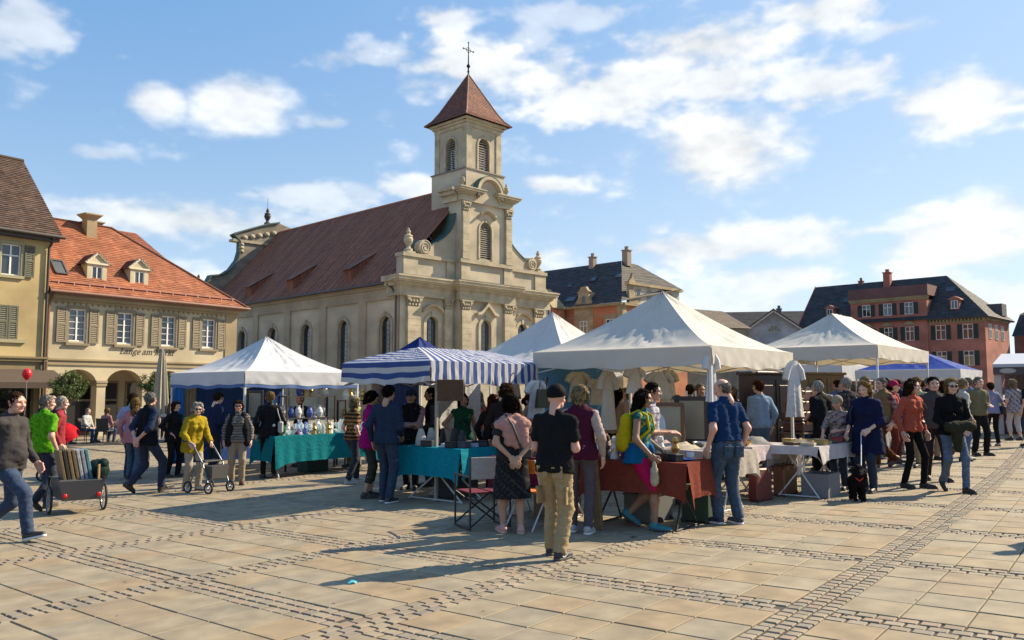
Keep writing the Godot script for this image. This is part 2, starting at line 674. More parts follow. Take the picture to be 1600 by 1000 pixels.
func sky_row(y: int, x0: int, x1: int, W: int, H: int, n: FastNoiseLite, n2: FastNoiseLite) -> PackedFloat32Array:
	var r := PackedFloat32Array()
	r.resize((x1 - x0) * 3)
	var el := (0.5 - (y + 0.5) / H) * 180.0
	var e := clampf(el, 0.0, 90.0)
	var ce := cos(deg_to_rad(e))
	var se := sin(deg_to_rad(e))
	for x in range(x0, x1):
		var az := ((x + 0.5) / W - 0.5) * 360.0
		var ar := deg_to_rad(az)
		var dir := Vector3(sin(ar) * ce, se, -cos(ar) * ce)
		# clear air: deep blue above, pale at the horizon, hazier round the sun's side
		var t := pow(1.0 - se, 3.8)
		var air := Vector3(0.038, 0.130, 0.290).lerp(Vector3(0.34, 0.42, 0.465), t)
		var s := clampf(dir.dot(Vector3(0.663, 0.602, -0.445)), 0.0, 1.0)
		air += Vector3(0.15, 0.15, 0.135) * pow(s, 2.6)
		# clouds
		var p := Vector3(dir.x, dir.y * 2.1, dir.z)
		var f := n.get_noise_3dv(p * 7.0) * 1.25 + 0.4 * n.get_noise_3dv(p * 23.0)
		var g := n2.get_noise_3dv(p * 2.2 + Vector3(5, 0, 0))
		var cover := smoothstep(0.08, 0.62, f * 0.6 + g * 0.65 - 0.02) * 0.75
		if e > 34.0 or absf(az) > 38.0:
			pass
		else:
			cover *= 0.75
			for k in CLOUDS:
				var dx: float = (az - k[0]) / k[2]
				var dy: float = (el - k[1]) / k[3]
				if absf(dx) > 1.7 or absf(dy) > 1.7:
					continue
				var d := 1.0 - sqrt(dx * dx + dy * dy)
				var edge: float = k[5]
				var q := d * 0.95 + f * (0.06 + edge * 0.8) + 0.3 * edge * g
				cover = maxf(cover, smoothstep(0.02, 0.72, q) * k[4] * 1.02)
		var lit := 0.80 + 0.30 * f + 0.12 * g
		var cl := Vector3(0.53, 0.527, 0.512) * clampf(lit, 0.55, 1.05)
		var col := air.lerp(cl, minf(cover, 1.0) * 0.92)
		var o := (x - x0) * 3
		r[o] = col.x
		r[o + 1] = col.y
		r[o + 2] = col.z
	return r

# ------------------------------------------------------------------ paving
# The paving is laid in fields of square slabs between strips of setts. Paving coordinates (a, b) run along the two
# directions of the strips; the fields swing round slightly across the square.
const PHI := 0.89884
const BEND := 0.006

func pave(a: float, b: float) -> Vector3:
	var c := Vector2(-sin(PHI), cos(PHI)) * BEND
	var sq := Vector2(a * a - b * b, 2 * a * b) * 0.5
	var p := Vector2(a + c.x * sq.x - c.y * sq.y, b + c.x * sq.y + c.y * sq.x)
	var w := Vector2(p.x * cos(PHI) - p.y * sin(PHI), p.x * sin(PHI) + p.y * cos(PHI))
	return gp(w.x, w.y + 8.0)

func pave_frame(a: float, b: float, lift: float, tilt := Vector2.ZERO) -> Transform3D:
	var o := pave(a, b)
	var ex := (pave(a + 0.05, b) - pave(a - 0.05, b)) / 0.1
	var ez := -(pave(a, b + 0.05) - pave(a, b - 0.05)) / 0.1
	var up := ez.cross(ex).normalized()
	return Transform3D(Basis(ex + up * tilt.x, up, ez + up * tilt.y), o + Vector3.UP * lift)

func in_view(p: Vector3, near: float, far: float) -> bool:
	return -p.z > near and -p.z < far and absf(p.x) < -p.z * 0.68 + 1.2

func slab_shape(w: float, l: float, ch: float, depth: float) -> MB:
	var mb := MB.new()
	var hx := w / 2
	var hz := l / 2
	var top := [Vector3(-hx + ch, 0, -hz + ch), Vector3(hx - ch, 0, -hz + ch), Vector3(hx - ch, 0, hz - ch), Vector3(-hx + ch, 0, hz - ch)]
	var rim := [Vector3(-hx, -ch, -hz), Vector3(hx, -ch, -hz), Vector3(hx, -ch, hz), Vector3(-hx, -ch, hz)]
	mb.quad(top[3], top[2], top[1], top[0])
	for i in 4:
		var k := (i + 1) % 4
		mb.quad(top[i], top[k], rim[k], rim[i])
		mb.quad(rim[i], rim[k], rim[k] + Vector3(0, -depth, 0), rim[i] + Vector3(0, -depth, 0))
	return mb

func add_piece(mb: MB, shape: MB, t: Transform3D, col: Color) -> void:
	var from := mb.v.size()
	mb.join(shape, t)
	for i in range(from, mb.v.size()):
		mb.c[i] = col

func build_ground() -> void:
	var ground := Node3D.new()
	ground.name = "ground"
	ground.set_meta("kind", "structure")
	add_child(ground)
	var far := MB.new()
	far.quad(gp(-320, -40, -0.022), gp(320, -40, -0.022), gp(320, 420, -0.022), gp(-320, 420, -0.022))
	part(far, "far_paving", mat(C(0.42, 0.345, 0.235), 0.9, "paving"), ground)
	var bed := MB.new()
	bed.quad(gp(-26, 2, -0.0135), gp(26, 2, -0.0135), gp(26, 33, -0.0135), gp(-26, 33, -0.0135))
	part(bed, "joint_bed", mat(C(0.085, 0.068, 0.048), 0.95, "stone"), ground)
	var tones := [C(0.440, 0.355, 0.230), C(0.446, 0.364, 0.240), C(0.425, 0.350, 0.234), C(0.448, 0.347, 0.213), C(0.452, 0.335, 0.200), C(0.412, 0.347, 0.241), C(0.466, 0.381, 0.254), C(0.432, 0.327, 0.209)]
	var sett_tones := [C(0.44, 0.36, 0.25), C(0.41, 0.34, 0.245), C(0.47, 0.375, 0.255), C(0.38, 0.32, 0.24), C(0.45, 0.335, 0.23)]
	var r := RandomNumberGenerator.new()
	r.seed = 21
	var slabs := []
	var setts := []
	var A := 2.05
	var B := 2.40
	var S := 0.33
	var sa := (A - S) / 4.0
	var sb := (B - S) / 5.0
	for m in range(-9, 22):
		for n in range(-12, 13):
			var a0 := -0.08 + A * m + S / 2
			var b0 := -2.76 + B * n + S / 2
			var mid := pave(a0 + 0.9, b0 + 1.0)
			if not in_view(mid, 2.0, 36.0):
				continue
			for i in 4:
				for j in 5:
					var p := pave(a0 + (i + 0.5) * sa, b0 + (j + 0.5) * sb)
					if in_view(p, 4.4, 33.0):
						slabs.append([-p.z, a0 + (i + 0.5) * sa, b0 + (j + 0.5) * sb])
			# setts along b at the start of the field (crossing strip) and along a beside it
			if -mid.z > 26.0:
				continue
			var rows := 3
			var across := S / rows
			var stack: bool = n == 0 or n == 2
			var step := 0.108 if stack else 0.135
			var count := int(round((A) / step))
			for k in rows:
				for q in count:
					var aa := a0 - S / 2 + (q + 0.5 + (0.5 if k % 2 == 1 and not stack else 0.0)) * A / count
					var bb := b0 - S + (k + 0.5) * across
					setts.append([-pave(aa, bb).z, aa, bb, A / count, across])
			count = int(round((B - S) / (0.135)))
			for k in rows:
				for q in count:
					var bb := b0 + (q + 0.5) * (B - S) / count
					if k % 2 == 1:
						bb = b0 + (q + 1.0) * (B - S) / count
						if q == count - 1:
							bb -= (B - S) / count * 0.25
					var aa := a0 - S + (k + 0.5) * across
					setts.append([-pave(aa, bb).z, aa, bb, across, (B - S) / count * (0.5 if k % 2 == 1 and q == count - 1 else 1.0)])
	slabs.sort_custom(func(x, y): return x[0] < y[0])
	var unit := slab_shape(sa - 0.011, sb - 0.011, 0.005, 0.022)
	var unit_mesh := unit.mesh()
	var rest := MB.new()
	var count := 0
	for s in slabs:
		var t := pave_frame(s[1], s[2], r.randf_range(-0.0025, 0.0015), Vector2(r.randf_range(-0.005, 0.005), r.randf_range(-0.005, 0.005)))
		var col: Color = tones[r.randi() % tones.size()]
		if count < 290 and in_view(t.origin, 4.9, 40.0) and absf(t.origin.x) < -t.origin.z * 0.63:
			count += 1
			var o := place(unit_mesh, "paving_slab", mat(col, 0.82, "paving"), ground)
			o.transform = t
		else:
			add_piece(rest, unit, t, col * r.randf_range(0.94, 1.05))
	var o2 := part(rest, "distant_paving_slabs", mat(Color.WHITE, 0.82, "paving", true), ground)
	o2.set_meta("kind", "stuff")
	setts.sort_custom(func(x, y): return x[0] < y[0])
	var seen := 0
	rest = MB.new()
	for s in setts:
		var p := pave(s[1], s[2])
		if not in_view(p, 4.4, 26.0):
			continue
		var w: float = s[3] - 0.017 + r.randf_range(-0.004, 0.002)
		var l: float = s[4] - 0.017 + r.randf_range(-0.004, 0.002)
		var t := pave_frame(s[1] + r.randf_range(-0.003, 0.003), s[2] + r.randf_range(-0.003, 0.003), r.randf_range(-0.005, 0.0), Vector2(r.randf_range(-0.02, 0.02), r.randf_range(-0.02, 0.02)))
		var col: Color = sett_tones[r.randi() % sett_tones.size()]
		if seen < 290 and -p.z > 4.9 and absf(p.x) < -p.z * 0.63:
			seen += 1
			var o := place(slab_shape(w, l, 0.006, 0.02).mesh(), "sett", mat(col, 0.85, "paving"), ground)
			o.transform = t
		else:
			add_piece(rest, slab_shape(w, l, 0.006, 0.008), t, col * r.randf_range(0.9, 1.08))
	var o3 := part(rest, "distant_setts", mat(Color.WHITE, 0.85, "paving", true), ground)
	o3.set_meta("kind", "stuff")
	# trodden-in gum and small stains
	rest = MB.new()
	for i in 420:
		var d := pow(r.randf(), 0.7) * 17.0 + 5.0
		var p := gp(r.randf_range(-0.62, 0.62) * d, d, 0.0025)
		var rad := r.randf_range(0.006, 0.02)
		var ring := []
		for k in 7:
			var a := TAU * k / 7
			var q := rad * r.randf_range(0.7, 1.2)
			ring.append(p + V(cos(a) * q, SLOPE * cos(a) * q, sin(a) * q))
		rest.col = Color.WHITE * r.randf_range(0.5, 1.3)
		for k in range(1, 6):
			rest.tri(ring[0], ring[k + 1], ring[k])
	part(rest, "gum_spots", mat(C(0.14, 0.12, 0.10), 0.8, "", true), ground).set_meta("kind", "stuff")

# ------------------------------------------------------------------ church
func window_arched(parent: Node, cx: float, y0: float, w: float, top: float, z: float, surround: Material, lead: Material, band: float, bars: int, rot := 0.0) -> Node3D:
	var o := Node3D.new()
	o.name = "window"
	parent.add_child(o, true)
	o.rotation.y = rot
	var rise := w / 2
	var mb := MB.new()
	arch_band(mb, cx, y0, w, top - rise, rise, band, z - 0.02, z + 0.09)
	mb.span(cx - 0.10, cx + 0.10, top - 0.02, top + band + 0.10, z, z + 0.14)
	part(mb, "surround", surround, o)
	mb = MB.new()
	mb.span(cx - w / 2 - band - 0.06, cx + w / 2 + band + 0.06, y0 - 0.16, y0, z - 0.02, z + 0.16)
	part(mb, "sill", surround, o)
	mb = MB.new()
	mb.prism(arch_poly(cx, y0, w, top - rise, rise), z - 0.26, z - 0.24)
	part(mb, "pane", glass_mat(), o)
	mb = MB.new()
	var n := bars
	for i in range(1, n):
		var yy := y0 + (top - y0) * i / n
		var half := w / 2
		if yy > top - rise:
			half = sqrt(maxf(0.0, rise * rise - pow(yy - top + rise, 2)))
		mb.span(cx - half, cx + half, yy - 0.015, yy + 0.015, z - 0.24, z - 0.20)
	for s in [-0.17, 0.17]:
		mb.span(cx + s * w - 0.012, cx + s * w + 0.012, y0, top - rise * 0.3, z - 0.239, z - 0.205)
	part(mb, "glazing_bars", lead, o)
	return o

func louvre(parent: Node, cx: float, y0: float, w: float, top: float, z: float, stone: Material, slat: Material, count: int) -> Node3D:
	var o := Node3D.new()
	o.name = "louvred_opening"
	parent.add_child(o, true)
	var rise := w / 2
	var mb := MB.new()
	arch_band(mb, cx, y0, w, top - rise, rise, 0.16, z - 0.01, z + 0.06)
	mb.span(cx - 0.1, cx + 0.1, top - 0.02, top + 0.24, z, z + 0.1)
	part(mb, "surround", stone, o)
	for i in count:
		var yy := y0 + (top - y0 - 0.06) * (i + 0.5) / count
		var half := w / 2 - 0.02
		if yy > top - rise:
			half = sqrt(maxf(0.01, rise * rise - pow(yy - top + rise, 2))) - 0.02
		mb = MB.new()
		mb.box(Vector3.ZERO, Vector3(half * 2, 0.018, 0.17), Basis(Vector3.RIGHT, 0.75))
		part(mb, "slat", slat, o, Vector3(cx, yy, z - 0.13))
	return o

func capital(mb: MB, x0: float, x1: float, y0: float, y1: float, z: float) -> void:
	var w := x1 - x0
	for k in 5:
		var t := k / 4.0
		var ww := w * (0.96 + 0.26 * t * t)
		var yy := y0 + (y1 - y0) * t * 0.86
		mb.span((x0 + x1 - ww) / 2, (x0 + x1 + ww) / 2, yy, yy + (y1 - y0) * 0.2, z, z + 0.05 + 0.12 * t * t)
	var n := 4
	for row in 2:
		for i in n:
			var x := x0 + w * (i + 0.5 + 0.25 * row) / (n + 0.25)
			var y := y0 + (y1 - y0) * (0.20 + 0.33 * row)
			mb.ball(Vector3(x, y, z + 0.10 + 0.06 * row), Vector3(w * 0.11, (y1 - y0) * 0.15, 0.07), 6)
	for s in [0.06, 0.94]:
		mb.lathe([[0.0, 0.0], [w * 0.13, 0.0], [w * 0.13, 0.12], [0, 0.12]], Vector3(x0 + w * s, y0 + (y1 - y0) * 0.78, z + 0.1), 8, Basis(Vector3.RIGHT, PI / 2))
	mb.span(x0 - w * 0.12, x1 + w * 0.12, y1 - 0.09, y1, z, z + 0.24)

func pilaster(parent: Node, x0: float, x1: float, y0: float, y1: float, cap: float, z: float, d: float, m: Material) -> void:
	var mb := MB.new()
	mb.span(x0, x1, y0, y1 - cap, z - 0.05, z + d)
	mb.span(x0 - 0.05, x1 + 0.05, y0, y0 + 0.5, z - 0.05, z + d + 0.06)
	# ashlar joints read as shallow courses
	var y := y0 + 0.55
	while y < y1 - cap - 0.5:
		mb.span(x0 + 0.012, x1 - 0.012, y, y + 0.44, z + d - 0.01, z + d + 0.014)
		y += 0.46
	var o := part(mb, "pilaster", m, parent)
	mb = MB.new()
	capital(mb, x0, x1, y1 - cap, y1, z + d * 0.5)
	part(mb, "capital", m, o)

# stepped moulding: steps are [height, projection] from below
func cornice(mb: MB, x0: float, x1: float, y: float, z: float, steps: Array, ends := true) -> float:
	for s in steps:
		var e: float = s[1] if ends else 0.0
		mb.span(x0 - e, x1 + e, y, y + s[0], z - 0.25, z + s[1])
		y += s[0]
	return y

func urn(mb: MB, at: Vector3, h: float) -> void:
	var p := []
	for q in [[0.0, 0.0], [0.26, 0.0], [0.26, 0.10], [0.15, 0.14], [0.11, 0.22], [0.15, 0.27], [0.26, 0.42], [0.28, 0.52], [0.22, 0.60], [0.25, 0.63], [0.24, 0.67], [0.13, 0.72], [0.10, 0.77], [0.14, 0.80], [0.13, 0.86], [0.07, 0.91], [0.09, 0.95], [0.0, 1.0]]:
		p.append([q[0] * h * 0.72, q[1] * h])
	mb.lathe(p, at, 14)

func scroll(mb: MB, cx: float, cy: float, r: float, z0: float, z1: float, dir: float) -> void:
	mb.lathe([[0, 0], [r, 0], [r, z1 - z0], [0, z1 - z0]], Vector3(cx, cy, z0), 20, Basis(Vector3.RIGHT, PI / 2))
	var path := []
	for i in 40:
		var t := i / 39.0
		var a := dir * t * TAU * 2.1 + PI / 2
		path.append(Vector3(cx + cos(a) * r * (0.92 - 0.78 * t), cy + sin(a) * r * (0.92 - 0.78 * t), z1 + 0.01))
	mb.tube(path, 0.045, 6)

func build_church() -> void:
	var ch := thing("church", "baroque church with tall belfry, curved gable and dark red nave roof", "church", Vector3(-7.94, -0.16, -59), 45.7)
	var plaster := mat(C(0.78, 0.66, 0.475), 0.9, "plaster")
	var stone := mat(C(0.74, 0.62, 0.42), 0.85, "stone")
	var nave_m := mat(C(0.80, 0.65, 0.45), 0.9, "plaster")
	var trim := mat(C(0.68, 0.55, 0.37), 0.88, "stone")
	var copper := mat(C(0.10, 0.17, 0.14), 0.7, "stone")
	var lead := mat(C(0.05, 0.05, 0.05), 0.6)
	var slatm := mat(C(0.50, 0.44, 0.34), 0.8, "wood")
	# --- facade walls
	var mb := MB.new()
	wall(mb, 0.0, 5.1, 0, 9.2, [[2.42, 3.52, 3.2, 7.25, 0.55]], 0.4)
	part(mb, "side_bay_wall", plaster, ch)
	mb = MB.new()
	wall(mb, 10.75, 15.5, 0, 9.2, [[11.98, 13.08, 3.2, 7.25, 0.55]], 0.4)
	part(mb, "side_bay_wall", plaster, ch)
	mb = MB.new()
	wall(mb, 5.1, 10.75, 0, 9.2, [[7.3, 8.4, 3.4, 7.25, 0.55]], 0.4)
	for s in [[5.1, -1.0], [10.75, 1.0]]:
		mb.quad(Vector3(s[0], 0, -0.7), Vector3(s[0], 0, 0), Vector3(s[0], 9.2, 0), Vector3(s[0], 9.2, -0.7))
	part(mb, "centre_bay_wall", plaster, ch, Vector3(0, 0, 0.6))
	mb = MB.new()
	mb.span(-0.25, 5.0, -0.5, 0.9, -0.3, 0.22)
	mb.span(10.85, 15.75, -0.5, 0.9, -0.3, 0.22)
	mb.span(4.9, 10.95, -0.5, 0.95, -0.3, 0.85)
	part(mb, "plinth", stone, ch)
	# --- windows and their hoods
	window_arched(ch, 2.97, 3.2, 1.1, 7.25, 0.0, stone, lead, 0.26, 9)
	window_arched(ch, 12.53, 3.2, 1.1, 7.25, 0.0, stone, lead, 0.26, 9)
	window_arched(ch, 7.85, 3.4, 1.1, 7.25, 0.6, stone, lead, 0.26, 9)
	for cx in [2.97, 12.53]:
		mb = MB.new()
		var n := 10
		for i in n:
			var a0 := PI * (0.14 + 0.72 * i / n)
			var a1 := PI * (0.14 + 0.72 * (i + 1) / n)
			var p0 := Vector2(cx + cos(a0) * 1.05, 7.30 + sin(a0) * 0.85)
			var p1 := Vector2(cx + cos(a1) * 1.05, 7.30 + sin(a1) * 0.85)
			var q := [Vector3(p1.x, p1.y - 0.16, -0.02), Vector3(p0.x, p0.y - 0.16, -0.02), Vector3(p1.x, p1.y, -0.02), Vector3(p0.x, p0.y, -0.02), Vector3(p1.x, p1.y - 0.16, 0.24), Vector3(p0.x, p0.y - 0.16, 0.24), Vector3(p1.x, p1.y, 0.34), Vector3(p0.x, p0.y, 0.34)]
			mb.hexa(q)
		part(mb, "window_hood", stone, ch)
	mb = MB.new()
	var ph := PackedVector2Array([Vector2(6.75, 7.55), Vector2(7.15, 7.62), Vector2(7.85, 8.28), Vector2(8.55, 7.62), Vector2(8.95, 7.55), Vector2(8.95, 7.75), Vector2(8.62, 7.84), Vector2(7.85, 8.56), Vector2(7.08, 7.84), Vector2(6.75, 7.75)])
	mb.prism(ph, 0.58, 0.98)
	part(mb, "window_hood", stone, ch)
	# --- pilasters, lower order
	for p in [[0.55, 1.75, 0.0], [4.05, 4.75, 0.0], [5.2, 6.15, 0.6], [9.7, 10.65, 0.6], [11.05, 11.55, 0.0], [13.85, 15.0, 0.0]]:
		pilaster(ch, p[0], p[1], 0.9, 8.6, 0.75, p[2], 0.24, stone)
	# --- entablature
	mb = MB.new()
	var st := [[0.30, 0.16], [0.40, 0.12], [0.10, 0.24], [0.16, 0.34], [0.14, 0.52], [0.20, 0.66], [0.10, 0.74]]
	cornice(mb, -0.05, 5.1, 8.6, 0.12, st)
	cornice(mb, 10.75, 15.55, 8.6, 0.12, st)
	cornice(mb, 5.08, 10.77, 8.605, 0.74, st)
	# back of the entablature turns round the corner along the nave side
	for k in [[8.6, 0.7, 0.12], [9.3, 0.3, 0.34], [9.6, 0.4, 0.6]]:
		mb.span(-0.1 - k[2], 0.3, k[0], k[0] + k[1] - 0.004, -1.3, -0.1)
	part(mb, "entablature", stone, ch)
	mb = MB.new()
	for s in [[-0.6, 5.1, 0.5], [10.75, 16.1, 0.5], [4.5, 11.35, 1.2]]:
		mb.span(s[0], s[1], 10.005, 10.05, -0.2, s[2] + 0.3)
	part(mb, "cornice_flashing", mat(C(0.16, 0.14, 0.12), 0.6), ch)
	# --- attic storey
	mb = MB.new()
	mb.span(0.2, 5.1, 10.04, 11.45, -0.7, 0.0)
	mb.span(10.75, 15.3, 10.04, 11.45, -0.7, 0.0)
	mb.span(5.15, 10.7, 10.045, 11.46, -0.7, 0.6)
	part(mb, "attic_wall", plaster, ch)
	mb = MB.new()
	for s in [[0.2, 1.5, 0.0], [14.0, 15.3, 0.0], [4.3, 5.1, 0.0], [10.76, 11.5, 0.0]]:
		mb.span(s[0], s[1], 10.04, 11.45, s[2] - 0.02, s[2] + 0.13)
	for s in [[5.2, 6.1], [9.75, 10.65]]:
		mb.span(s[0], s[1], 10.045, 11.46, 0.55, 0.73)
	mb.span(0.1, 5.1, 11.45, 11.72, -0.75, 0.22)
	mb.span(10.75, 15.4, 11.45, 11.72, -0.75, 0.22)
	mb.span(5.05, 10.8, 11.455, 11.73, -0.75, 0.84)
	part(mb, "attic_coping", stone, ch)
	# --- upper storey
	mb = MB.new()
	wall(mb, 5.25, 10.6, 11.72, 16.2, [[7.2, 8.45, 11.95, 14.85, 0.62]], 0.5)
	mb.quad(Vector3(5.25, 11.72, -1.4), Vector3(5.25, 11.72, 0), Vector3(5.25, 16.2, 0), Vector3(5.25, 16.2, -1.4))
	mb.quad(Vector3(10.6, 11.72, 0), Vector3(10.6, 11.72, -1.4), Vector3(10.6, 16.2, -1.4), Vector3(10.6, 16.2, 0))
	part(mb, "upper_wall", plaster, ch, Vector3(0, 0, 0.6))
	louvre(ch, 7.825, 11.95, 1.25, 14.85, 0.6, stone, slatm, 17)
	mb = MB.new()
	for i in 9:
		var a0 := PI * (0.1 + 0.8 * i / 9.0)
		var a1 := PI * (0.1 + 0.8 * (i + 1) / 9.0)
		var p0 := Vector2(7.83 + cos(a0) * 0.9, 14.98 + sin(a0) * 0.72)
		var p1 := Vector2(7.83 + cos(a1) * 0.9, 14.98 + sin(a1) * 0.72)
		mb.hexa([Vector3(p1.x, p1.y - 0.14, 0.58), Vector3(p0.x, p0.y - 0.14, 0.58), Vector3(p1.x, p1.y, 0.58), Vector3(p0.x, p0.y, 0.58), Vector3(p1.x, p1.y - 0.14, 0.82), Vector3(p0.x, p0.y - 0.14, 0.82), Vector3(p1.x, p1.y, 0.94), Vector3(p0.x, p0.y, 0.94)])
	part(mb, "window_hood", stone, ch)
	pilaster(ch, 5.28, 5.95, 11.74, 16.1, 0.72, 0.6, 0.2, stone)
	pilaster(ch, 9.9, 10.57, 11.74, 16.1, 0.72, 0.6, 0.2, stone)
	mb = MB.new()
	var st2 := [[0.16, 0.10], [0.34, 0.06], [0.12, 0.20], [0.14, 0.36], [0.16, 0.52], [0.08, 0.58]]
	cornice(mb, 5.2, 6.75, 16.2, 0.72, st2)
	cornice(mb, 9.1, 10.65, 16.2, 0.72, st2)
	mb.span(5.2, 10.65, 16.2, 17.1, -0.9, 0.7)
	for k in [[16.2, 0.5, 0.12], [16.7, 0.3, 0.4], [17.0, 0.2, 0.6]]:
		mb.span(5.2 - k[2], 5.3, k[0], k[0] + k[1] - 0.004, -1.4, 0.3)
		mb.span(10.55, 10.65 + k[2], k[0], k[0] + k[1] - 0.004, -1.4, 0.3)
	part(mb, "upper_entablature", stone, ch)
	# arched pediment with its niche
	mb = MB.new()
	mb.prism(arch_poly(7.92, 16.21, 2.3, 17.05, 1.1, 16), -0.6, 0.78)
	part(mb, "pediment", plaster, ch)
	mb = MB.new()
	arch_band(mb, 7.92, 16.72, 2.3, 17.05, 1.1, 0.26, -0.3, 1.12, 18)
	arch_band(mb, 7.92, 16.6, 2.1, 17.05, 1.0, 0.12, 0.7, 0.95, 18)
	part(mb, "pediment_moulding", stone, ch)
	mb = MB.new()
	arch_band(mb, 7.92, 16.7, 2.84, 17.05, 1.37, 0.03, -0.3, 1.14, 18)
	part(mb, "pediment_flashing", copper, ch)
	# --- volutes
	for s in [[-1.0, 7.92], [1.0, 7.92]]:
		var dir: float = s[0]
		var pts := PackedVector2Array()
		pts.append(Vector2(2.66, 11.72))
		pts.append(Vector2(2.66, 15.25))
		var edge := [Vector2(2.66, 15.25)]
		for i in 15:
			var t := i / 14.0
			var q := Vector2(2.72 + 2.75 * (1.0 - cos(t * PI / 2)) * 1.0, 15.2 - 2.75 * sin(t * PI / 2) )
			q = Vector2(2.72 + 2.9 * pow(t, 1.45), 15.2 - 2.95 * pow(t, 0.62))
			pts.append(q)
			edge.append(q)
		pts.append(Vector2(6.0, 12.0))
		pts.append(Vector2(6.0, 11.72))
		var poly := PackedVector2Array()
		for q in pts:
			poly.append(Vector2(7.92 + dir * q.x, q.y))
		mb = MB.new()
		mb.prism(poly, -0.5, 0.02)
		var o := part(mb, "volute", plaster, ch)
		mb = MB.new()
		scroll(mb, 7.92 + dir * 5.72, 12.28, 0.56, -0.5, 0.14, dir)
		part(mb, "scroll", stone, o)
		mb = MB.new()
		for i in edge.size() - 1:
			var a := Vector2(7.92 + dir * edge[i].x, edge[i].y)
			var b := Vector2(7.92 + dir * edge[i + 1].x, edge[i + 1].y)
			var nn := Vector2(-(b - a).y, (b - a).x).normalized() * 0.07 * -dir
			if nn.y < 0:
				nn = -nn
			mb.hexa([Vector3(a.x, a.y, -0.95), Vector3(b.x, b.y, -0.95), Vector3(a.x + nn.x, a.y + nn.y, -0.95), Vector3(b.x + nn.x, b.y + nn.y, -0.95), Vector3(a.x, a.y, 0.1), Vector3(b.x, b.y, 0.1), Vector3(a.x + nn.x, a.y + nn.y, 0.1), Vector3(b.x + nn.x, b.y + nn.y, 0.1)])
		mb.lathe([[0, 0], [0.6, 0], [0.6, 0.9], [0, 0.9]], Vector3(7.92 + dir * 5.72, 12.3, -1.42), 18, Basis(Vector3.RIGHT, PI / 2))
		part(mb, "copper_coping", copper, o)
	for a in [Vector3(0.95, 11.72, -0.3), Vector3(14.8, 11.72, -0.3), Vector3(5.6, 17.14, 0.35), Vector3(10.35, 17.14, 0.35)]:
		mb = MB.new()
		mb.span(a.x - 0.38, a.x + 0.38, a.y, a.y + 0.14, a.z - 0.38, a.z + 0.38)
		urn(mb, a + Vector3(0, 0.14, 0), 1.75 if a.y < 12 else 1.15)
		part(mb, "urn", stone, ch)
	# --- tower block and belfry
	mb = MB.new()
	mb.span(5.8, 9.9, 17.0, 18.8, -3.5, 0.55)
	mb.span(5.802, 9.898, 12.0, 17.0, -3.498, 0.0)
	part(mb, "tower_block", plaster, ch)
	mb = MB.new()
	mb.span(5.72, 9.98, 18.8, 18.9, -3.58, 0.63)
	part(mb, "tower_ledge", mat(C(0.20, 0.16, 0.13), 0.7), ch)
	var tw := 1.82
	var tc := Vector3(7.85, 0, -1.48)
	for k in 4:
		var side := Node3D.new()
		side.name = "belfry_side"
		ch.add_child(side, true)
		side.position = tc
		side.rotation.y = -PI / 2 * k
		mb = MB.new()
		wall(mb, -tw, tw, 18.9, 22.5, [[-0.58, 0.58, 18.98, 21.55, 0.58]], 0.4)
		var o := part(mb, "wall", plaster, side, Vector3(0, 0, tw))
		mb = MB.new()
		mb.span(-tw - 0.06, -tw + 0.5, 18.9, 22.2, tw - 0.02, tw + 0.07)
		mb.span(tw - 0.5, tw, 18.9, 22.2, tw - 0.02, tw + 0.068)
		mb.span(-tw - 0.09, tw, 22.2, 22.5, tw - 0.02, tw + 0.10)
		mb.span(-tw - 0.2, tw, 22.5, 22.68, tw - 0.1, tw + 0.22)
		mb.span(-tw - 0.36, tw + 0.2, 22.68, 22.88, tw - 0.1, tw + 0.37)
		part(mb, "corner_trim", stone, side)
		louvre(side, 0, 18.98, 1.16, 21.55, tw, stone, slatm, 13)
	mb = MB.new()
	var reds := [C(0.30, 0.105, 0.06), C(0.26, 0.09, 0.055), C(0.34, 0.125, 0.07), C(0.23, 0.085, 0.055)]
	var rp := [[2.50, 22.86], [2.05, 23.30], [1.62, 24.0], [0.02, 27.2]]
	for k in 4:
		var bs := Basis(Vector3.UP, PI / 2 * k)
		for i in 3:
			var a: float = rp[i][0]
			var b: float = rp[i + 1][0]
			roof(mb, tc + bs * Vector3(-a, rp[i][1], a), tc + bs * Vector3(a, rp[i][1], a), tc + bs * Vector3(b, rp[i + 1][1], b), tc + bs * Vector3(-b, rp[i + 1][1], b), 0.17, 0.19, reds)
	var sp := part(mb, "spire_tiles", mat(Color.WHITE, 0.8, "tile", true), ch)
	sp.set_meta("kind", "stuff")
	mb = MB.new()
	for k in 4:
		var bs := Basis(Vector3.UP, PI / 2 * k + PI / 4)
		var path := []
		for q in rp:
			path.append(tc + bs * Vector3(0, q[1] + 0.03, q[0] * sqrt(2.0)))
		mb.tube(path, 0.06, 6)
	part(mb, "spire_ridge", mat(C(0.42, 0.24, 0.16), 0.8, "tile"), ch)
	mb = MB.new()
	mb.tube([tc + Vector3(0, 27.1, 0), tc + Vector3(0, 29.9, 0)], [0.07, 0.03], 8)
	mb.ball(tc + Vector3(0, 27.95, 0), Vector3.ONE * 0.16, 12)
	mb.ball(tc + Vector3(0, 27.5, 0), Vector3.ONE * 0.10, 10)
	for ang in [0.0]:
		mb.tube([tc + Vector3(-0.55, 29.28, 0.0), tc + Vector3(0.55, 29.28, 0.0)], 0.035, 6)
	for i in 12:
		var a0 := TAU * i / 12
		var a1 := TAU * (i + 1) / 12
		mb.tube([tc + Vector3(cos(a0) * 0.22, 29.28 + sin(a0) * 0.22, 0), tc + Vector3(cos(a1) * 0.22, 29.28 + sin(a1) * 0.22, 0)], 0.022, 5)
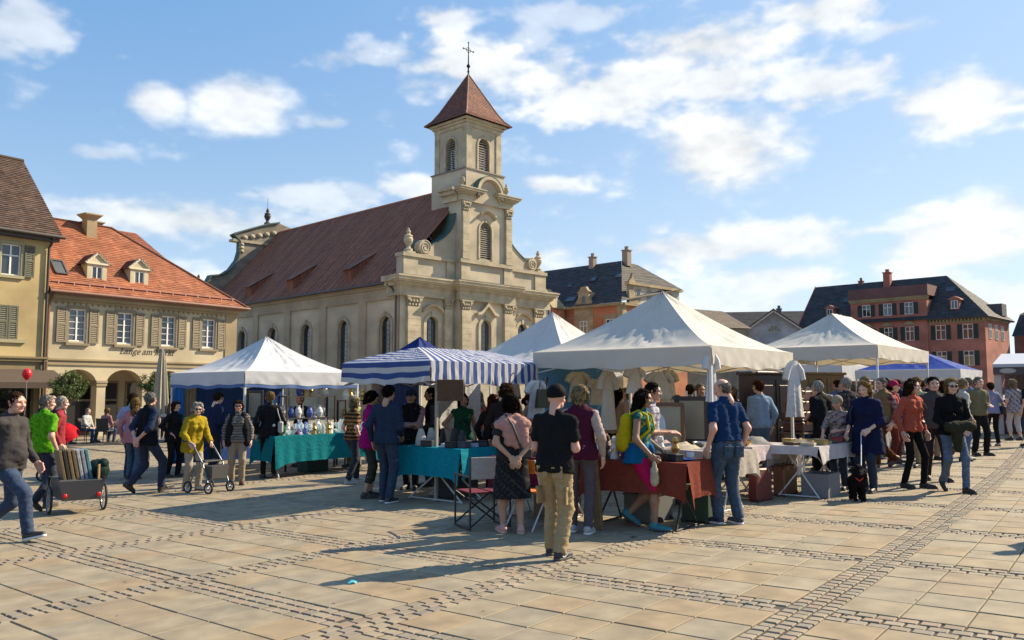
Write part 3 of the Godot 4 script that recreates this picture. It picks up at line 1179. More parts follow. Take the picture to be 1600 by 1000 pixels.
	for e in [Vector3(-0.55, 29.28, 0), Vector3(0.55, 29.28, 0), Vector3(0, 29.9, 0)]:
		mb.ball(tc + e, Vector3.ONE * 0.07, 8)
	part(mb, "cross", mat(C(0.035, 0.03, 0.03), 0.5, "metal"), ch)
	# --- nave
	mb = MB.new()
	var holes := []
	for i in 6:
		var c: float = -1.78 - 5.25 * i
		holes.append([c - 0.68, c + 0.68, 3.2, 7.22, 0.68])
	wall(mb, -30.0, -0.1, 0, 9.5, holes, 0.35)
	var nw := part(mb, "nave_wall", nave_m, ch, Vector3(0.12, 0, 0))
	nw.rotation.y = -PI / 2
	mb = MB.new()
	for i in 6:
		var c := -4.52 - 5.28 * i
		mb.span(c - 0.46, c + 0.46, 0.5, 8.42, 0, 0.13)
	mb.span(-30.0, -0.1, 8.42, 9.2, 0, 0.131)
	mb.span(-30.0, -1.3, 9.2, 9.36, 0, 0.26)
	mb.span(-30.0, -1.3, 9.36, 9.5, 0, 0.38)
	mb.span(-30.0, -0.1, -0.5, 0.5, 0, 0.2)
	mb.span(-0.24, -0.1, 0.5, 8.42, 0, 0.129)
	var nt := part(mb, "nave_lesenes", mat(C(0.66, 0.52, 0.345), 0.9, "plaster"), ch, Vector3(0.12, 0, 0))
	nt.rotation.y = -PI / 2
	for i in 6:
		var c: float = -1.78 - 5.25 * i
		var w := window_arched(ch, c, 3.2, 1.36, 7.22, 0.0, trim, lead, 0.24, 12, -PI / 2)
		w.position = Vector3(0.12, 0, 0)
	mb = MB.new()
	mb.quad(Vector3(15.4, 0, -0.3), Vector3(15.4, 0, -30), Vector3(15.4, 9.5, -30), Vector3(15.4, 9.5, -0.3))
	mb.quad(Vector3(15.4, 0, -30), Vector3(0.12, 0, -30), Vector3(0.12, 9.5, -30), Vector3(15.4, 9.5, -30))
	part(mb, "rear_wall", nave_m, ch)
	# roof: two slopes of standing-seam sheets
	var sheet_m := mat(C(0.41, 0.16, 0.088), 0.88, "streak")
	sheet_m.uv1_triplanar = true
	sheet_m.uv1_world_triplanar = false
	sheet_m.uv1_scale = Vector3(0.11, 0.05, 0.11)
	var slope := Vector2(8.05, 8.6)
	mb = MB.new()
	for i in 42:
		var z0 := -0.7 - 0.7 * i
		var z1 := z0 - 0.69
		var l := 0.012 * (i % 3)
		mb.col = Color.WHITE * (0.86 + 0.2 * rng.randf())
		mb.quad(Vector3(-0.4, 9.5 + l, z1), Vector3(-0.4, 9.5 + l, z0), Vector3(7.7, 18.12 + l, z0), Vector3(7.7, 18.12 + l, z1))
		mb.quad(Vector3(15.8, 9.5, z0), Vector3(15.8, 9.5, z1), Vector3(7.7, 18.12, z1), Vector3(7.7, 18.12, z0))
	mb.col = Color.WHITE
	mb.quad(Vector3(-0.4, 9.48, -30), Vector3(-0.4, 9.48, -0.7), Vector3(15.8, 9.48, -0.7), Vector3(15.8, 9.48, -30))
	var vm := sheet_m.duplicate()
	vm.vertex_color_use_as_albedo = true
	var nr := part(mb, "nave_roof", vm, ch)
	mb = MB.new()
	for i in 43:
		var z0 := -0.70 - 0.7 * i
		mb.tube([Vector3(-0.4, 9.53, z0), Vector3(7.7, 18.15, z0)], 0.022, 5)
	mb.tube([Vector3(7.7, 18.15, -0.6), Vector3(7.7, 18.15, -30.1)], 0.09, 6)
	part(mb, "seam", mat(C(0.35, 0.135, 0.075), 0.85), nr)
	for z in [-6.9, -15.2, -22.3]:
		mb = MB.new()
		# wedge-shaped roof vent
		var a := Vector3(0.35, 10.2, z + 0.55)
		var b := Vector3(0.35, 10.2, z - 0.55)
		var at := a + Vector3(-0.05, 0.95, 0)
		var bt := b + Vector3(-0.05, 0.95, 0)
		var ta := Vector3(2.5, 12.62, z + 0.55)
		var tb := Vector3(2.5, 12.62, z - 0.55)
		mb.tri(a, ta, at)
		mb.tri(b, bt, tb)
		mb.quad(at + Vector3(-0.3, -0.05, 0.15), ta + Vector3(0, 0.03, 0.15), tb + Vector3(0, 0.03, -0.15), bt + Vector3(-0.3, -0.05, -0.15))
		var vent := part(mb, "roof_vent", sheet_m, ch)
		mb = MB.new()
		mb.quad(b + Vector3(-0.02, 0, 0), a + Vector3(-0.02, 0, 0), at + Vector3(-0.02, 0, 0), bt + Vector3(-0.02, 0, 0))
		part(mb, "vent_hatch", sheet_m, vent)
	mb = MB.new()
	mb.tube([Vector3(-0.42, 9.52, -1.3), Vector3(-0.42, 9.5, -30.0)], 0.09, 8)
	mb.tube([Vector3(-0.42, 9.42, -0.95), Vector3(-0.30, 9.1, -0.5), Vector3(-0.10, 8.6, -0.34), Vector3(-0.08, 0.0, -0.34)], 0.07, 8)
	part(mb, "drainpipe", mat(C(0.06, 0.045, 0.04), 0.5), ch)
	# --- far gable with its own volutes and finial
	mb = MB.new()
	var gp2 := PackedVector2Array([Vector2(0.1, 9.5), Vector2(0.1, 12.1), Vector2(0.5, 12.9), Vector2(1.65, 13.1), Vector2(2.5, 13.7), Vector2(3.2, 14.7), Vector2(3.45, 15.6), Vector2(3.45, 16.6), Vector2(2.7, 17.2), Vector2(3.2, 17.5), Vector2(6.3, 18.75), Vector2(7.7, 19.1), Vector2(9.1, 18.75), Vector2(12.2, 17.5), Vector2(12.7, 17.2), Vector2(11.95, 16.6), Vector2(11.95, 15.6), Vector2(12.2, 14.7), Vector2(13.7, 13.1), Vector2(15.3, 12.1), Vector2(15.3, 9.5)])
	mb.prism(gp2, -30.6, -30.0)
	var fg := part(mb, "far_gable", mat(C(0.40, 0.34, 0.26), 0.9, "stone"), ch)
	mb = MB.new()
	mb.span(2.6, 7.7, 16.6, 16.85, -30.75, -29.85)
	for k in 5:
		mb.ball(Vector3(3.9 + 0.8 * k, 17.1 + 0.22 * k, -29.95), Vector3(0.32, 0.24, 0.16), 8)
	for k in 3:
		mb.ball(Vector3(3.55, 15.7 + 0.35 * k, -29.95), Vector3(0.3, 0.2, 0.2), 8)
	part(mb, "gable_ornament", stone, fg)
	mb = MB.new()
	for i in range(1, 11):
		var a := gp2[i]
		var b := gp2[i + 1]
		mb.hexa([Vector3(a.x, a.y, -30.75), Vector3(b.x, b.y, -30.75), Vector3(a.x - 0.05, a.y + 0.12, -30.75), Vector3(b.x - 0.05, b.y + 0.12, -30.75), Vector3(a.x, a.y, -29.8), Vector3(b.x, b.y, -29.8), Vector3(a.x - 0.05, a.y + 0.12, -29.8), Vector3(b.x - 0.05, b.y + 0.12, -29.8)])
	part(mb, "copper_coping", copper, fg)
	mb = MB.new()
	urn(mb, Vector3(6.5, 18.85, -30.3), 1.7)
	mb.tube([Vector3(6.5, 20.4, -30.3), Vector3(6.5, 21.6, -30.3)], 0.02, 5)
	urn(mb, Vector3(-0.6, 11.6, -30.3), 1.4)
	mb.span(-1.0, 0.2, 9.5, 11.6, -30.7, -29.9)
	part(mb, "finial", mat(C(0.12, 0.10, 0.08), 0.8, "stone"), fg)

# ------------------------------------------------------------------ houses
# a framed window in a wall that faces +z: casement frame, muntins and panes, in a reveal
func casement(parent: Node, cx: float, y0: float, w: float, h: float, z: float, frame: Material, cols: int, rows: int, transom := 0.0) -> Node3D:
	var o := Node3D.new()
	o.name = "window"
	parent.add_child(o, true)
	o.position = Vector3(cx, y0, z)
	var t := minf(0.06, w * 0.07)
	var mb := MB.new()
	mb.span(-w / 2, -w / 2 + t, 0, h, -0.05, 0.03)
	mb.span(w / 2 - t, w / 2, 0, h, -0.05, 0.03)
	mb.span(-w / 2 + t, w / 2 - t, 0, t, -0.05, 0.031)
	mb.span(-w / 2 + t, w / 2 - t, h - t, h, -0.05, 0.031)
	mb.span(-t * 0.6, t * 0.6, t, h - t, -0.04, 0.035)
	if transom > 0:
		mb.span(-w / 2 + t, w / 2 - t, transom - t * 0.5, transom + t * 0.5, -0.04, 0.036)
	part(mb, "frame", frame, o)
	if rows > 1:
		mb = MB.new()
		for i in range(1, rows):
			var yy := h * i / rows
			mb.span(-w / 2 + t, w / 2 - t, yy - 0.012, yy + 0.012, -0.02, 0.015)
		part(mb, "glazing_bars", frame, o)
	for s in [[-w / 2 + t, -t * 0.6], [t * 0.6, w / 2 - t]]:
		var ys := [t, h - t]
		var cuts := [[t, h - t]]
		if transom > 0:
			cuts = [[t, transom - t * 0.5], [transom + t * 0.5, h - t]]
		for q in cuts:
			mb = MB.new()
			mb.quad(Vector3(s[0], q[0], -0.012), Vector3(s[1], q[0], -0.012), Vector3(s[1], q[1], -0.012), Vector3(s[0], q[1], -0.012))
			part(mb, "pane", glass_mat(), o)
	return o

func shutter(parent: Node, x0: float, x1: float, y0: float, y1: float, z: float, m: Material) -> void:
	var mb := MB.new()
	var w := x1 - x0
	var f := 0.07
	mb.span(x0, x1, y0, y1, z, z + 0.022)
	mb.span(x0, x0 + f, y0, y1, z + 0.022, z + 0.045)
	mb.span(x1 - f, x1, y0, y1, z + 0.022, z + 0.045)
	for q in [[0.0, f], [0.52, f], [1.0, f]]:
		var yy: float = lerpf(y0, y1 - f, q[0])
		mb.span(x0 + f, x1 - f, yy, yy + f, z + 0.022, z + 0.044)
	var n := int((y1 - y0) / 0.09)
	for i in n:
		var yy := y0 + f + (y1 - y0 - 2 * f) * (i + 0.5) / n
		mb.box(Vector3((x0 + x1) / 2, yy, z + 0.03), Vector3(w - 2 * f, 0.05, 0.008), Basis(Vector3.RIGHT, -0.5))
	part(mb, "shutter", m, parent)

func chimney(parent: Node, at: Vector3, w: float, h: float, m: Material, flare := 0.0) -> void:
	var mb := MB.new()
	mb.box(at + Vector3(0, h * 0.3, 0), Vector3(w, h * 0.6 + 1.0, w))
	if flare > 0:
		var b := at + Vector3(0, h * 0.6 + 0.5, 0)
		var a := w / 2
		var c := a + flare
		var y := h * 0.35
		mb.hexa([b + Vector3(-a, 0, -a), b + Vector3(a, 0, -a), b + Vector3(-c, y, -c), b + Vector3(c, y, -c), b + Vector3(-a, 0, a), b + Vector3(a, 0, a), b + Vector3(-c, y, c), b + Vector3(c, y, c)])
		mb.box(b + Vector3(0, y + 0.03, 0), Vector3(c * 2.1, 0.06, c * 2.1))
	else:
		mb.box(at + Vector3(0, h * 0.6 + 0.53, 0), Vector3(w * 1.25, 0.1, w * 1.25))
		mb.lathe([[w * 0.3, 0.0], [w * 0.3, 0.35], [w * 0.36, 0.4], [0.0, 0.5]], at + Vector3(0, h * 0.6 + 0.58, 0), 10)
	part(mb, "chimney", m, parent)

func skylight(parent: Node, at: Vector3, bs: Basis, w: float, h: float) -> void:
	var mb := MB.new()
	var t := 0.07
	mb.box(at + bs * Vector3(0, 0.05, h / 2), Vector3(w, 0.12, t), bs)
	mb.box(at + bs * Vector3(0, 0.05, -h / 2), Vector3(w, 0.12, t), bs)
	mb.box(at + bs * Vector3(w / 2, 0.05, 0), Vector3(t, 0.12, h - t), bs)
	mb.box(at + bs * Vector3(-w / 2, 0.05, 0), Vector3(t, 0.12, h - t), bs)
	var o := part(mb, "skylight", mat(C(0.06, 0.055, 0.05), 0.5), parent)
	mb = MB.new()
	mb.box(at + bs * Vector3(0, 0.06, 0), Vector3(w - t, 0.02, h - t), bs)
	part(mb, "pane", glass_mat(), o)

func build_houses() -> void:
	var white := mat(C(0.72, 0.71, 0.68), 0.55)
	var tan := mat(C(0.40, 0.325, 0.215), 0.75, "wood")
	var dark := mat(C(0.05, 0.04, 0.035), 0.6)
	var orange_tiles := [C(0.50, 0.16, 0.065), C(0.54, 0.185, 0.08), C(0.47, 0.145, 0.06), C(0.57, 0.21, 0.10), C(0.44, 0.14, 0.065)]
	var brown_tiles := [C(0.135, 0.075, 0.05), C(0.165, 0.09, 0.06), C(0.115, 0.065, 0.045), C(0.20, 0.115, 0.075), C(0.15, 0.095, 0.07)]
	var slate := [C(0.075, 0.075, 0.082), C(0.062, 0.064, 0.072), C(0.095, 0.092, 0.095), C(0.082, 0.077, 0.08)]
	var tile_m := mat(Color.WHITE, 0.78, "tile", true)
	cafe_house(white, tan, dark, orange_tiles, tile_m)
	yellow_house(white, dark, brown_tiles, tile_m)
	# --- red-roofed house behind
	var rb := thing("rear_house", "red roofed house showing behind the cream cafe house", "house", gp(-24.2, 55.0), 54.2)
	var mb := MB.new()
	mb.span(-7, 3.4, -1, 9.3, -6, 0)
	part(mb, "wall", mat(C(0.55, 0.44, 0.28), 0.9, "plaster"), rb)
	mb = MB.new()
	var rt := [C(0.33, 0.095, 0.045), C(0.37, 0.11, 0.05), C(0.30, 0.085, 0.042)]
	roof(mb, Vector3(-7, 9.3, 0.3), Vector3(3.8, 9.3, 0.3), Vector3(1.0, 13.1, -3.2), Vector3(-7, 13.1, -3.2), 0.2, 0.25, rt)
	roof(mb, Vector3(3.8, 9.3, 0.3), Vector3(3.8, 9.3, -6.7), Vector3(1.0, 13.1, -3.2), Vector3(1.0, 13.1, -3.2), 0.2, 0.25, rt)
	roof(mb, Vector3(3.8, 9.3, -6.7), Vector3(-7, 9.3, -6.7), Vector3(-7, 13.1, -3.2), Vector3(1.0, 13.1, -3.2), 0.3, 0.5, rt)
	part(mb, "roof", tile_m, rb).set_meta("kind", "stuff")
	red_house(white, slate, tile_m)
	orange_house(white, slate, tile_m)
	grey_houses(white, slate, brown_tiles, tile_m)

func cafe_house(white: Material, tan: Material, dark: Material, tiles: Array, tile_m: Material) -> void:
	var h := thing("cafe_house", "cream two storey cafe house with orange hipped roof, dormers and arcade", "house", Vector3(-20.1, -0.40, -36.6), 54.2)
	var cream := mat(C(0.82, 0.69, 0.46), 0.9, "plaster")
	var trim := mat(C(0.52, 0.40, 0.235), 0.85, "plaster")
	var mb := MB.new()
	var holes := []
	var wc := [1.07, 3.29, 5.52, 7.76]
	for x in wc:
		holes.append([x - 0.39, x + 0.39, 4.26, 5.72, 0.0])
	wall(mb, -0.35, 9.4, 3.25, 6.3, holes, 0.22)
	part(mb, "upper_wall", cream, h)
	mb = MB.new()
	wall(mb, -0.35, 9.4, -0.6, 3.25, [[0.35, 2.06, -0.6, 3.02, 0.72], [2.47, 4.27, -0.6, 3.04, 0.74], [4.72, 6.5, -0.6, 3.04, 0.74], [6.95, 8.7, -0.6, 3.04, 0.74]], 0.5)
	part(mb, "arcade_wall", cream, h)
	mb = MB.new()
	mb.quad(Vector3(-0.35, -0.6, -3.2), Vector3(9.4, -0.6, -3.2), Vector3(9.4, 3.3, -3.2), Vector3(-0.35, 3.3, -3.2))
	mb.quad(Vector3(-0.35, 3.24, -3.2), Vector3(9.4, 3.24, -3.2), Vector3(9.4, 3.24, 0), Vector3(-0.35, 3.24, 0))
	part(mb, "arcade_inner_wall", cream, h)
	for d in [[0.9, 1.5], [2.9, 1.4], [4.4, 0.7], [6.0, 1.4], [7.9, 1.2]]:
		var o := Node3D.new()
		o.name = "shop_window"
		h.add_child(o, true)
		mb = MB.new()
		mb.span(d[0] - d[1] / 2 - 0.09, d[0] + d[1] / 2 + 0.09, -0.5, 2.55, -3.2, -3.14)
		part(mb, "frame", tan, o)
		mb = MB.new()
		mb.span(d[0] - d[1] / 2, d[0] + d[1] / 2, 0.1, 1.55, -3.14, -3.12)
		part(mb, "pane", glass_mat(), o)
		mb = MB.new()
		mb.span(d[0] - d[1] / 2, d[0] + d[1] / 2, 1.66, 2.45, -3.14, -3.12)
		part(mb, "pane", glass_mat(), o)
	mb = MB.new()
	for x in [-0.35, 2.06, 4.27, 6.5, 8.7]:
		var x1: float = {-0.35: 0.35, 2.06: 2.47, 4.27: 4.72, 6.5: 6.95, 8.7: 9.4}[x]
		mb.span(x - 0.04, x1 + 0.04, 2.28, 2.42, -0.52, 0.05)
		mb.span(x - 0.06, x1 + 0.06, 2.42, 2.52, -0.54, 0.08)
	part(mb, "pier_cap", trim, h)
	mb = MB.new()
	mb.span(-0.35, 9.42, 3.20, 3.28, 0, 0.06)
	mb.span(-0.35, 9.44, 3.28, 3.40, 0, 0.03)
	mb.span(-0.35, 9.46, 3.40, 3.48, 0, 0.09)
	mb.span(8.74, 9.42, 3.48, 6.0, 0, 0.05)
	mb.span(-0.35, 9.45, 6.0, 6.12, 0, 0.10)
	mb.span(-0.35, 9.55, 6.12, 6.28, 0, 0.24)
	part(mb, "string_course", trim, h)
	mb = MB.new()
	mb.span(-0.04, 0.04, 5.90, 5.998, 0.0, 0.06)
	var dentil := mb.mesh()
	for i in 36:
		place(dentil, "dentil", trim, h, Vector3(-0.16 + 0.27 * i, 0, 0))
	mb = MB.new()
	mb.span(9.395, 9.4, -0.6, 6.3, -6, 0)
	mb.span(-0.35, 9.4, -0.6, 6.3, -6.0, -5.95)
	part(mb, "rear_wall", cream, h)
	for x in wc:
		casement(h, x, 4.26, 0.78, 1.46, -0.12, white, 2, 5)
		mb = MB.new()
		mb.span(x - 0.5, x - 0.39, 4.18, 5.74, 0, 0.045)
		mb.span(x + 0.39, x + 0.5, 4.18, 5.74, 0, 0.045)
		mb.span(x - 0.5, x + 0.5, 5.74, 5.86, 0, 0.05)
		mb.span(x - 0.54, x + 0.54, 4.08, 4.18, 0, 0.12)
		part(mb, "window_trim", tan, h)
		shutter(h, x - 0.94, x - 0.505, 4.2, 5.76, 0.03, tan)
		shutter(h, x + 0.505, x + 0.94, 4.2, 5.76, 0.03, tan)
	# painted script on the front
	lettering(h, "Lange am Markt", Vector3(3.05, 3.70, 0.012), 2.75, 0.36)
	# roof
	var e := 6.40
	mb = MB.new()
	roof(mb, Vector3(-0.35, e, 0.42), Vector3(9.85, e, 0.42), Vector3(4.05, 10.2, -3.0), Vector3(-0.35, 10.2, -3.0), 0.155, 0.18, tiles)
	roof(mb, Vector3(9.85, e, 0.42), Vector3(9.85, e, -6.42), Vector3(4.05, 10.2, -3.0), Vector3(4.05, 10.2, -3.0), 0.155, 0.18, tiles)
	roof(mb, Vector3(9.85, e, -6.42), Vector3(-0.35, e, -6.42), Vector3(-0.35, 10.2, -3.0), Vector3(4.05, 10.2, -3.0), 0.3, 0.5, tiles)
	var rf := part(mb, "roof_tiles", tile_m, h)
	rf.set_meta("kind", "stuff")
	mb = MB.new()
	mb.tube([Vector3(-0.35, 10.22, -3.0), Vector3(4.05, 10.22, -3.0), Vector3(9.85, e + 0.03, 0.42)], 0.07, 6)
	part(mb, "ridge_tiles", mat(C(0.22, 0.075, 0.04), 0.8, "tile"), h)
	mb = MB.new()
	mb.quad(Vector3(-0.35, e - 0.02, 0.42), Vector3(9.85, e - 0.02, 0.42), Vector3(9.85, e - 0.06, -0.2), Vector3(-0.35, e - 0.06, -0.2))
	mb.span(-0.35, 9.85, 6.27, 6.36, -0.1, 0.40)
	mb.tube([Vector3(-0.4, e - 0.01, 0.48), Vector3(9.9, e - 0.01, 0.48)], 0.07, 8)
	part(mb, "gutter", mat(C(0.20, 0.10, 0.07), 0.6), h)
	# snow guard rail with its brackets
	mb = MB.new()
	mb.tube([Vector3(-0.2, 6.86, 0.10), Vector3(9.2, 6.86, 0.10)], 0.035, 6)
	part(mb, "snow_rail", mat(C(0.30, 0.12, 0.09), 0.6), h)
	for i in 14:
		mb = MB.new()
		mb.box(Vector3(0.1 + 0.69 * i, 6.80, 0.10), Vector3(0.05, 0.2, 0.05))
		part(mb, "snow_guard", mat(C(0.42, 0.25, 0.19), 0.6), h)
	# dormers
	for x in [2.0, 4.07]:
		var d := Node3D.new()
		d.name = "dormer"
		h.add_child(d, true)
		d.position = Vector3(x, 6.95, -0.28)
		mb = MB.new()
		wall(mb, -0.46, 0.46, 0, 0.98, [[-0.24, 0.24, 0.1, 0.82, 0.0]], 0.12)
		mb.tri(Vector3(-0.46, 0.98, 0), Vector3(0.46, 0.98, 0), Vector3(0, 1.38, 0))
		mb.quad(Vector3(-0.46, 0, -1.2), Vector3(-0.46, 0, 0), Vector3(-0.46, 0.98, 0), Vector3(-0.46, 0.98, -1.2))
		mb.quad(Vector3(0.46, 0, 0), Vector3(0.46, 0, -1.2), Vector3(0.46, 0.98, -1.2), Vector3(0.46, 0.98, 0))
		part(mb, "dormer_wall", cream, d)
		mb = MB.new()
		mb.box(Vector3(-0.3, 1.19, 0.03), Vector3(0.72, 0.08, 0.1), Basis(Vector3.BACK, 0.72))
		mb.box(Vector3(0.3, 1.19, 0.03), Vector3(0.72, 0.08, 0.1), Basis(Vector3.BACK, -0.72))
		mb.span(-0.52, 0.52, 0.92, 1.0, 0, 0.07)
		part(mb, "dormer_trim", mat(C(0.62, 0.55, 0.40), 0.8), d)
		mb = MB.new()
		var dt := [C(0.20, 0.075, 0.045), C(0.24, 0.09, 0.05)]
		roof(mb, Vector3(-0.62, 0.92, 0.1), Vector3(-0.62, 0.92, -1.5), Vector3(0, 1.46, -1.5), Vector3(0, 1.46, 0.1), 0.15, 0.18, dt)
		roof(mb, Vector3(0.62, 0.92, -1.5), Vector3(0.62, 0.92, 0.1), Vector3(0, 1.46, 0.1), Vector3(0, 1.46, -1.5), 0.15, 0.18, dt)
		part(mb, "dormer_roof", tile_m, d).set_meta("kind", "stuff")
		casement(d, 0, 0.1, 0.48, 0.72, -0.05, white, 2, 1)
	var sl := Basis(Vector3.RIGHT, deg_to_rad(48))
	skylight(h, Vector3(0.42, 7.55, -0.62), sl, 0.5, 0.85)
	chimney(h, Vector3(2.75, 9.55, -2.6), 0.5, 0.55, mat(C(0.55, 0.42, 0.25), 0.9, "plaster"), 0.16)
	chimney(h, Vector3(3.35, 9.4, -3.5), 0.5, 0.55, mat(C(0.52, 0.40, 0.24), 0.9, "plaster"), 0.16)
	# drainpipe at the party wall
	mb = MB.new()
	mb.tube([Vector3(-0.2, 6.3, 0.45), Vector3(-0.25, 6.0, 0.2), Vector3(-0.25, 5.7, 0.1), Vector3(-0.25, -0.5, 0.1)], 0.05, 8)
	part(mb, "drainpipe", mat(C(0.16, 0.09, 0.06), 0.5), h)

# flowing painted letters: TextMesh sheared into an italic, very thin
func lettering(parent: Node, text: String, at: Vector3, width: float, height: float, c := Color(0.035, 0.025, 0.02), slant := 0.28, font_name := "Droid Serif", depth := 0.006) -> void:
	var f := SystemFont.new()
	f.font_names = PackedStringArray([font_name])
	var t := TextMesh.new()
	t.text = text
	t.font = f
	t.font_size = 48
	t.pixel_size = 0.01
	t.depth = depth
	t.horizontal_alignment = HORIZONTAL_ALIGNMENT_LEFT
	t.vertical_alignment = VERTICAL_ALIGNMENT_BOTTOM
	var bb := t.get_aabb()
	var sx := width / maxf(bb.size.x, 0.01)
	var sy := height / maxf(bb.size.y, 0.01)
	var o := place(t, "lettering", mat(c, 0.7), parent)
	o.transform = Transform3D(Basis(Vector3(sx, 0, 0), Vector3(slant * sy, sy, 0), Vector3(0, 0, 1)), at - Vector3(bb.position.x * sx, bb.position.y * sy, 0))

func yellow_house(white: Material, dark: Material, tiles: Array, tile_m: Material) -> void:
	var h := thing("yellow_house", "tall yellow house with dark brown tiled roof and grey green shutters", "house", Vector3(-20.1, -0.40, -36.6) + Vector3(0.81, 0, 0.585) * 0.3, 54.2)
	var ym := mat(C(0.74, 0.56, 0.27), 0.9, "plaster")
	var sh := mat(C(0.20, 0.19, 0.125), 0.7, "wood")
	var mb := MB.new()
	wall(mb, -9.0, -0.4, 3.3, 8.7, [[-2.36, -1.58, 6.88, 8.2, 0.0], [-5.0, -4.2, 6.88, 8.2, 0.0], [-2.36, -1.58, 4.2, 5.62, 0.0]], 0.2)
	mb.quad(Vector3(-0.4, -0.6, 0), Vector3(-0.4, -0.6, -7), Vector3(-0.4, 8.7, -7), Vector3(-0.4, 8.7, 0))
	mb.tri(Vector3(-0.4, 8.7, 0), Vector3(-0.4, 8.7, -7.4), Vector3(-0.4, 12.6, -3.7))
	part(mb, "wall", ym, h)
	mb = MB.new()
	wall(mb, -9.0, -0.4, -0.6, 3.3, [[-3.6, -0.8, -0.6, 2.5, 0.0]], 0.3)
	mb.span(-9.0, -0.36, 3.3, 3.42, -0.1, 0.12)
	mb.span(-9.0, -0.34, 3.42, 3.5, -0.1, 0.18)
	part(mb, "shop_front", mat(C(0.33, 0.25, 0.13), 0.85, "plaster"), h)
	mb = MB.new()
	mb.span(-3.6, -0.8, -0.6, 2.5, -0.31, -0.29)
	part(mb, "shop_pane", glass_mat(), h)
	casement(h, -1.97, 6.88, 0.78, 1.32, -0.1, white, 2, 1, 0.85)
	casement(h, -4.6, 6.88, 0.78, 1.32, -0.1, white, 2, 1, 0.85)
	mb = MB.new()
	for x in [-1.97, -4.6]:
		mb = MB.new()
		mb.span(x - 0.52, x + 0.52, 6.76, 6.88, 0, 0.1)
		mb.span(x - 0.50, x + 0.50, 8.2, 8.32, 0, 0.05)
		mb.span(x - 0.50, x - 0.39, 6.88, 8.2, 0, 0.04)
		mb.span(x + 0.39, x + 0.50, 6.88, 8.2, 0, 0.04)
		part(mb, "window_trim", mat(C(0.32, 0.28, 0.17), 0.8), h)
	mb = MB.new()
	mb.span(-2.4, -1.26, 4.06, 4.2, 0, 0.1)
	part(mb, "window_trim", mat(C(0.32, 0.28, 0.17), 0.8), h)
	shutter(h, -1.46, -1.06, 6.86, 8.22, 0.045, sh)
	shutter(h, -2.88, -2.48, 6.86, 8.22, 0.045, sh)
	shutter(h, -2.36, -1.98, 4.2, 5.62, -0.02, sh)
	shutter(h, -1.96, -1.58, 4.2, 5.62, -0.02, sh)
	mb = MB.new()
	roof(mb, Vector3(-9, 8.72, 0.45), Vector3(-0.1, 8.72, 0.45), Vector3(-0.1, 12.75, -3.65), Vector3(-9, 12.75, -3.65), 0.15, 0.17, tiles, 0.035)
	roof(mb, Vector3(-0.1, 8.72, -7.75), Vector3(-9, 8.72, -7.75), Vector3(-9, 12.75, -3.65), Vector3(-0.1, 12.75, -3.65), 0.3, 0.5, tiles)
	part(mb, "roof_tiles", tile_m, h).set_meta("kind", "stuff")
	mb = MB.new()
	mb.tube([Vector3(-0.1, 12.78, -3.65), Vector3(-9, 12.78, -3.65)], 0.09, 6)
	part(mb, "ridge_tiles", mat(C(0.10, 0.06, 0.045), 0.8, "tile"), h)
	mb = MB.new()
	mb.span(-9.0, -0.2, 8.5, 8.7, 0.0, 0.38)
	mb.tube([Vector3(-9, 8.70, 0.5), Vector3(-0.05, 8.70, 0.5)], 0.08, 8)
	mb.tube([Vector3(-0.5, 8.65, 0.5), Vector3(-0.5, 8.4, 0.3), Vector3(-0.5, 8.2, 0.1), Vector3(-0.5, -0.5, 0.1)], 0.06, 8)
	part(mb, "gutter", dark, h)

func small_window(h: Node, x: float, y0: float, w: float, hh: float, z: float, white: Material, sh: Material, shutters := true) -> void:
	casement(h, x, y0, w, hh, z, white, 2, 1, hh * 0.66)
	if shutters:
		shutter(h, x - w / 2 - 0.62, x - w / 2 - 0.05, y0, y0 + hh, z + 0.06, sh)
		shutter(h, x + w / 2 + 0.05, x + w / 2 + 0.62, y0, y0 + hh, z + 0.06, sh)

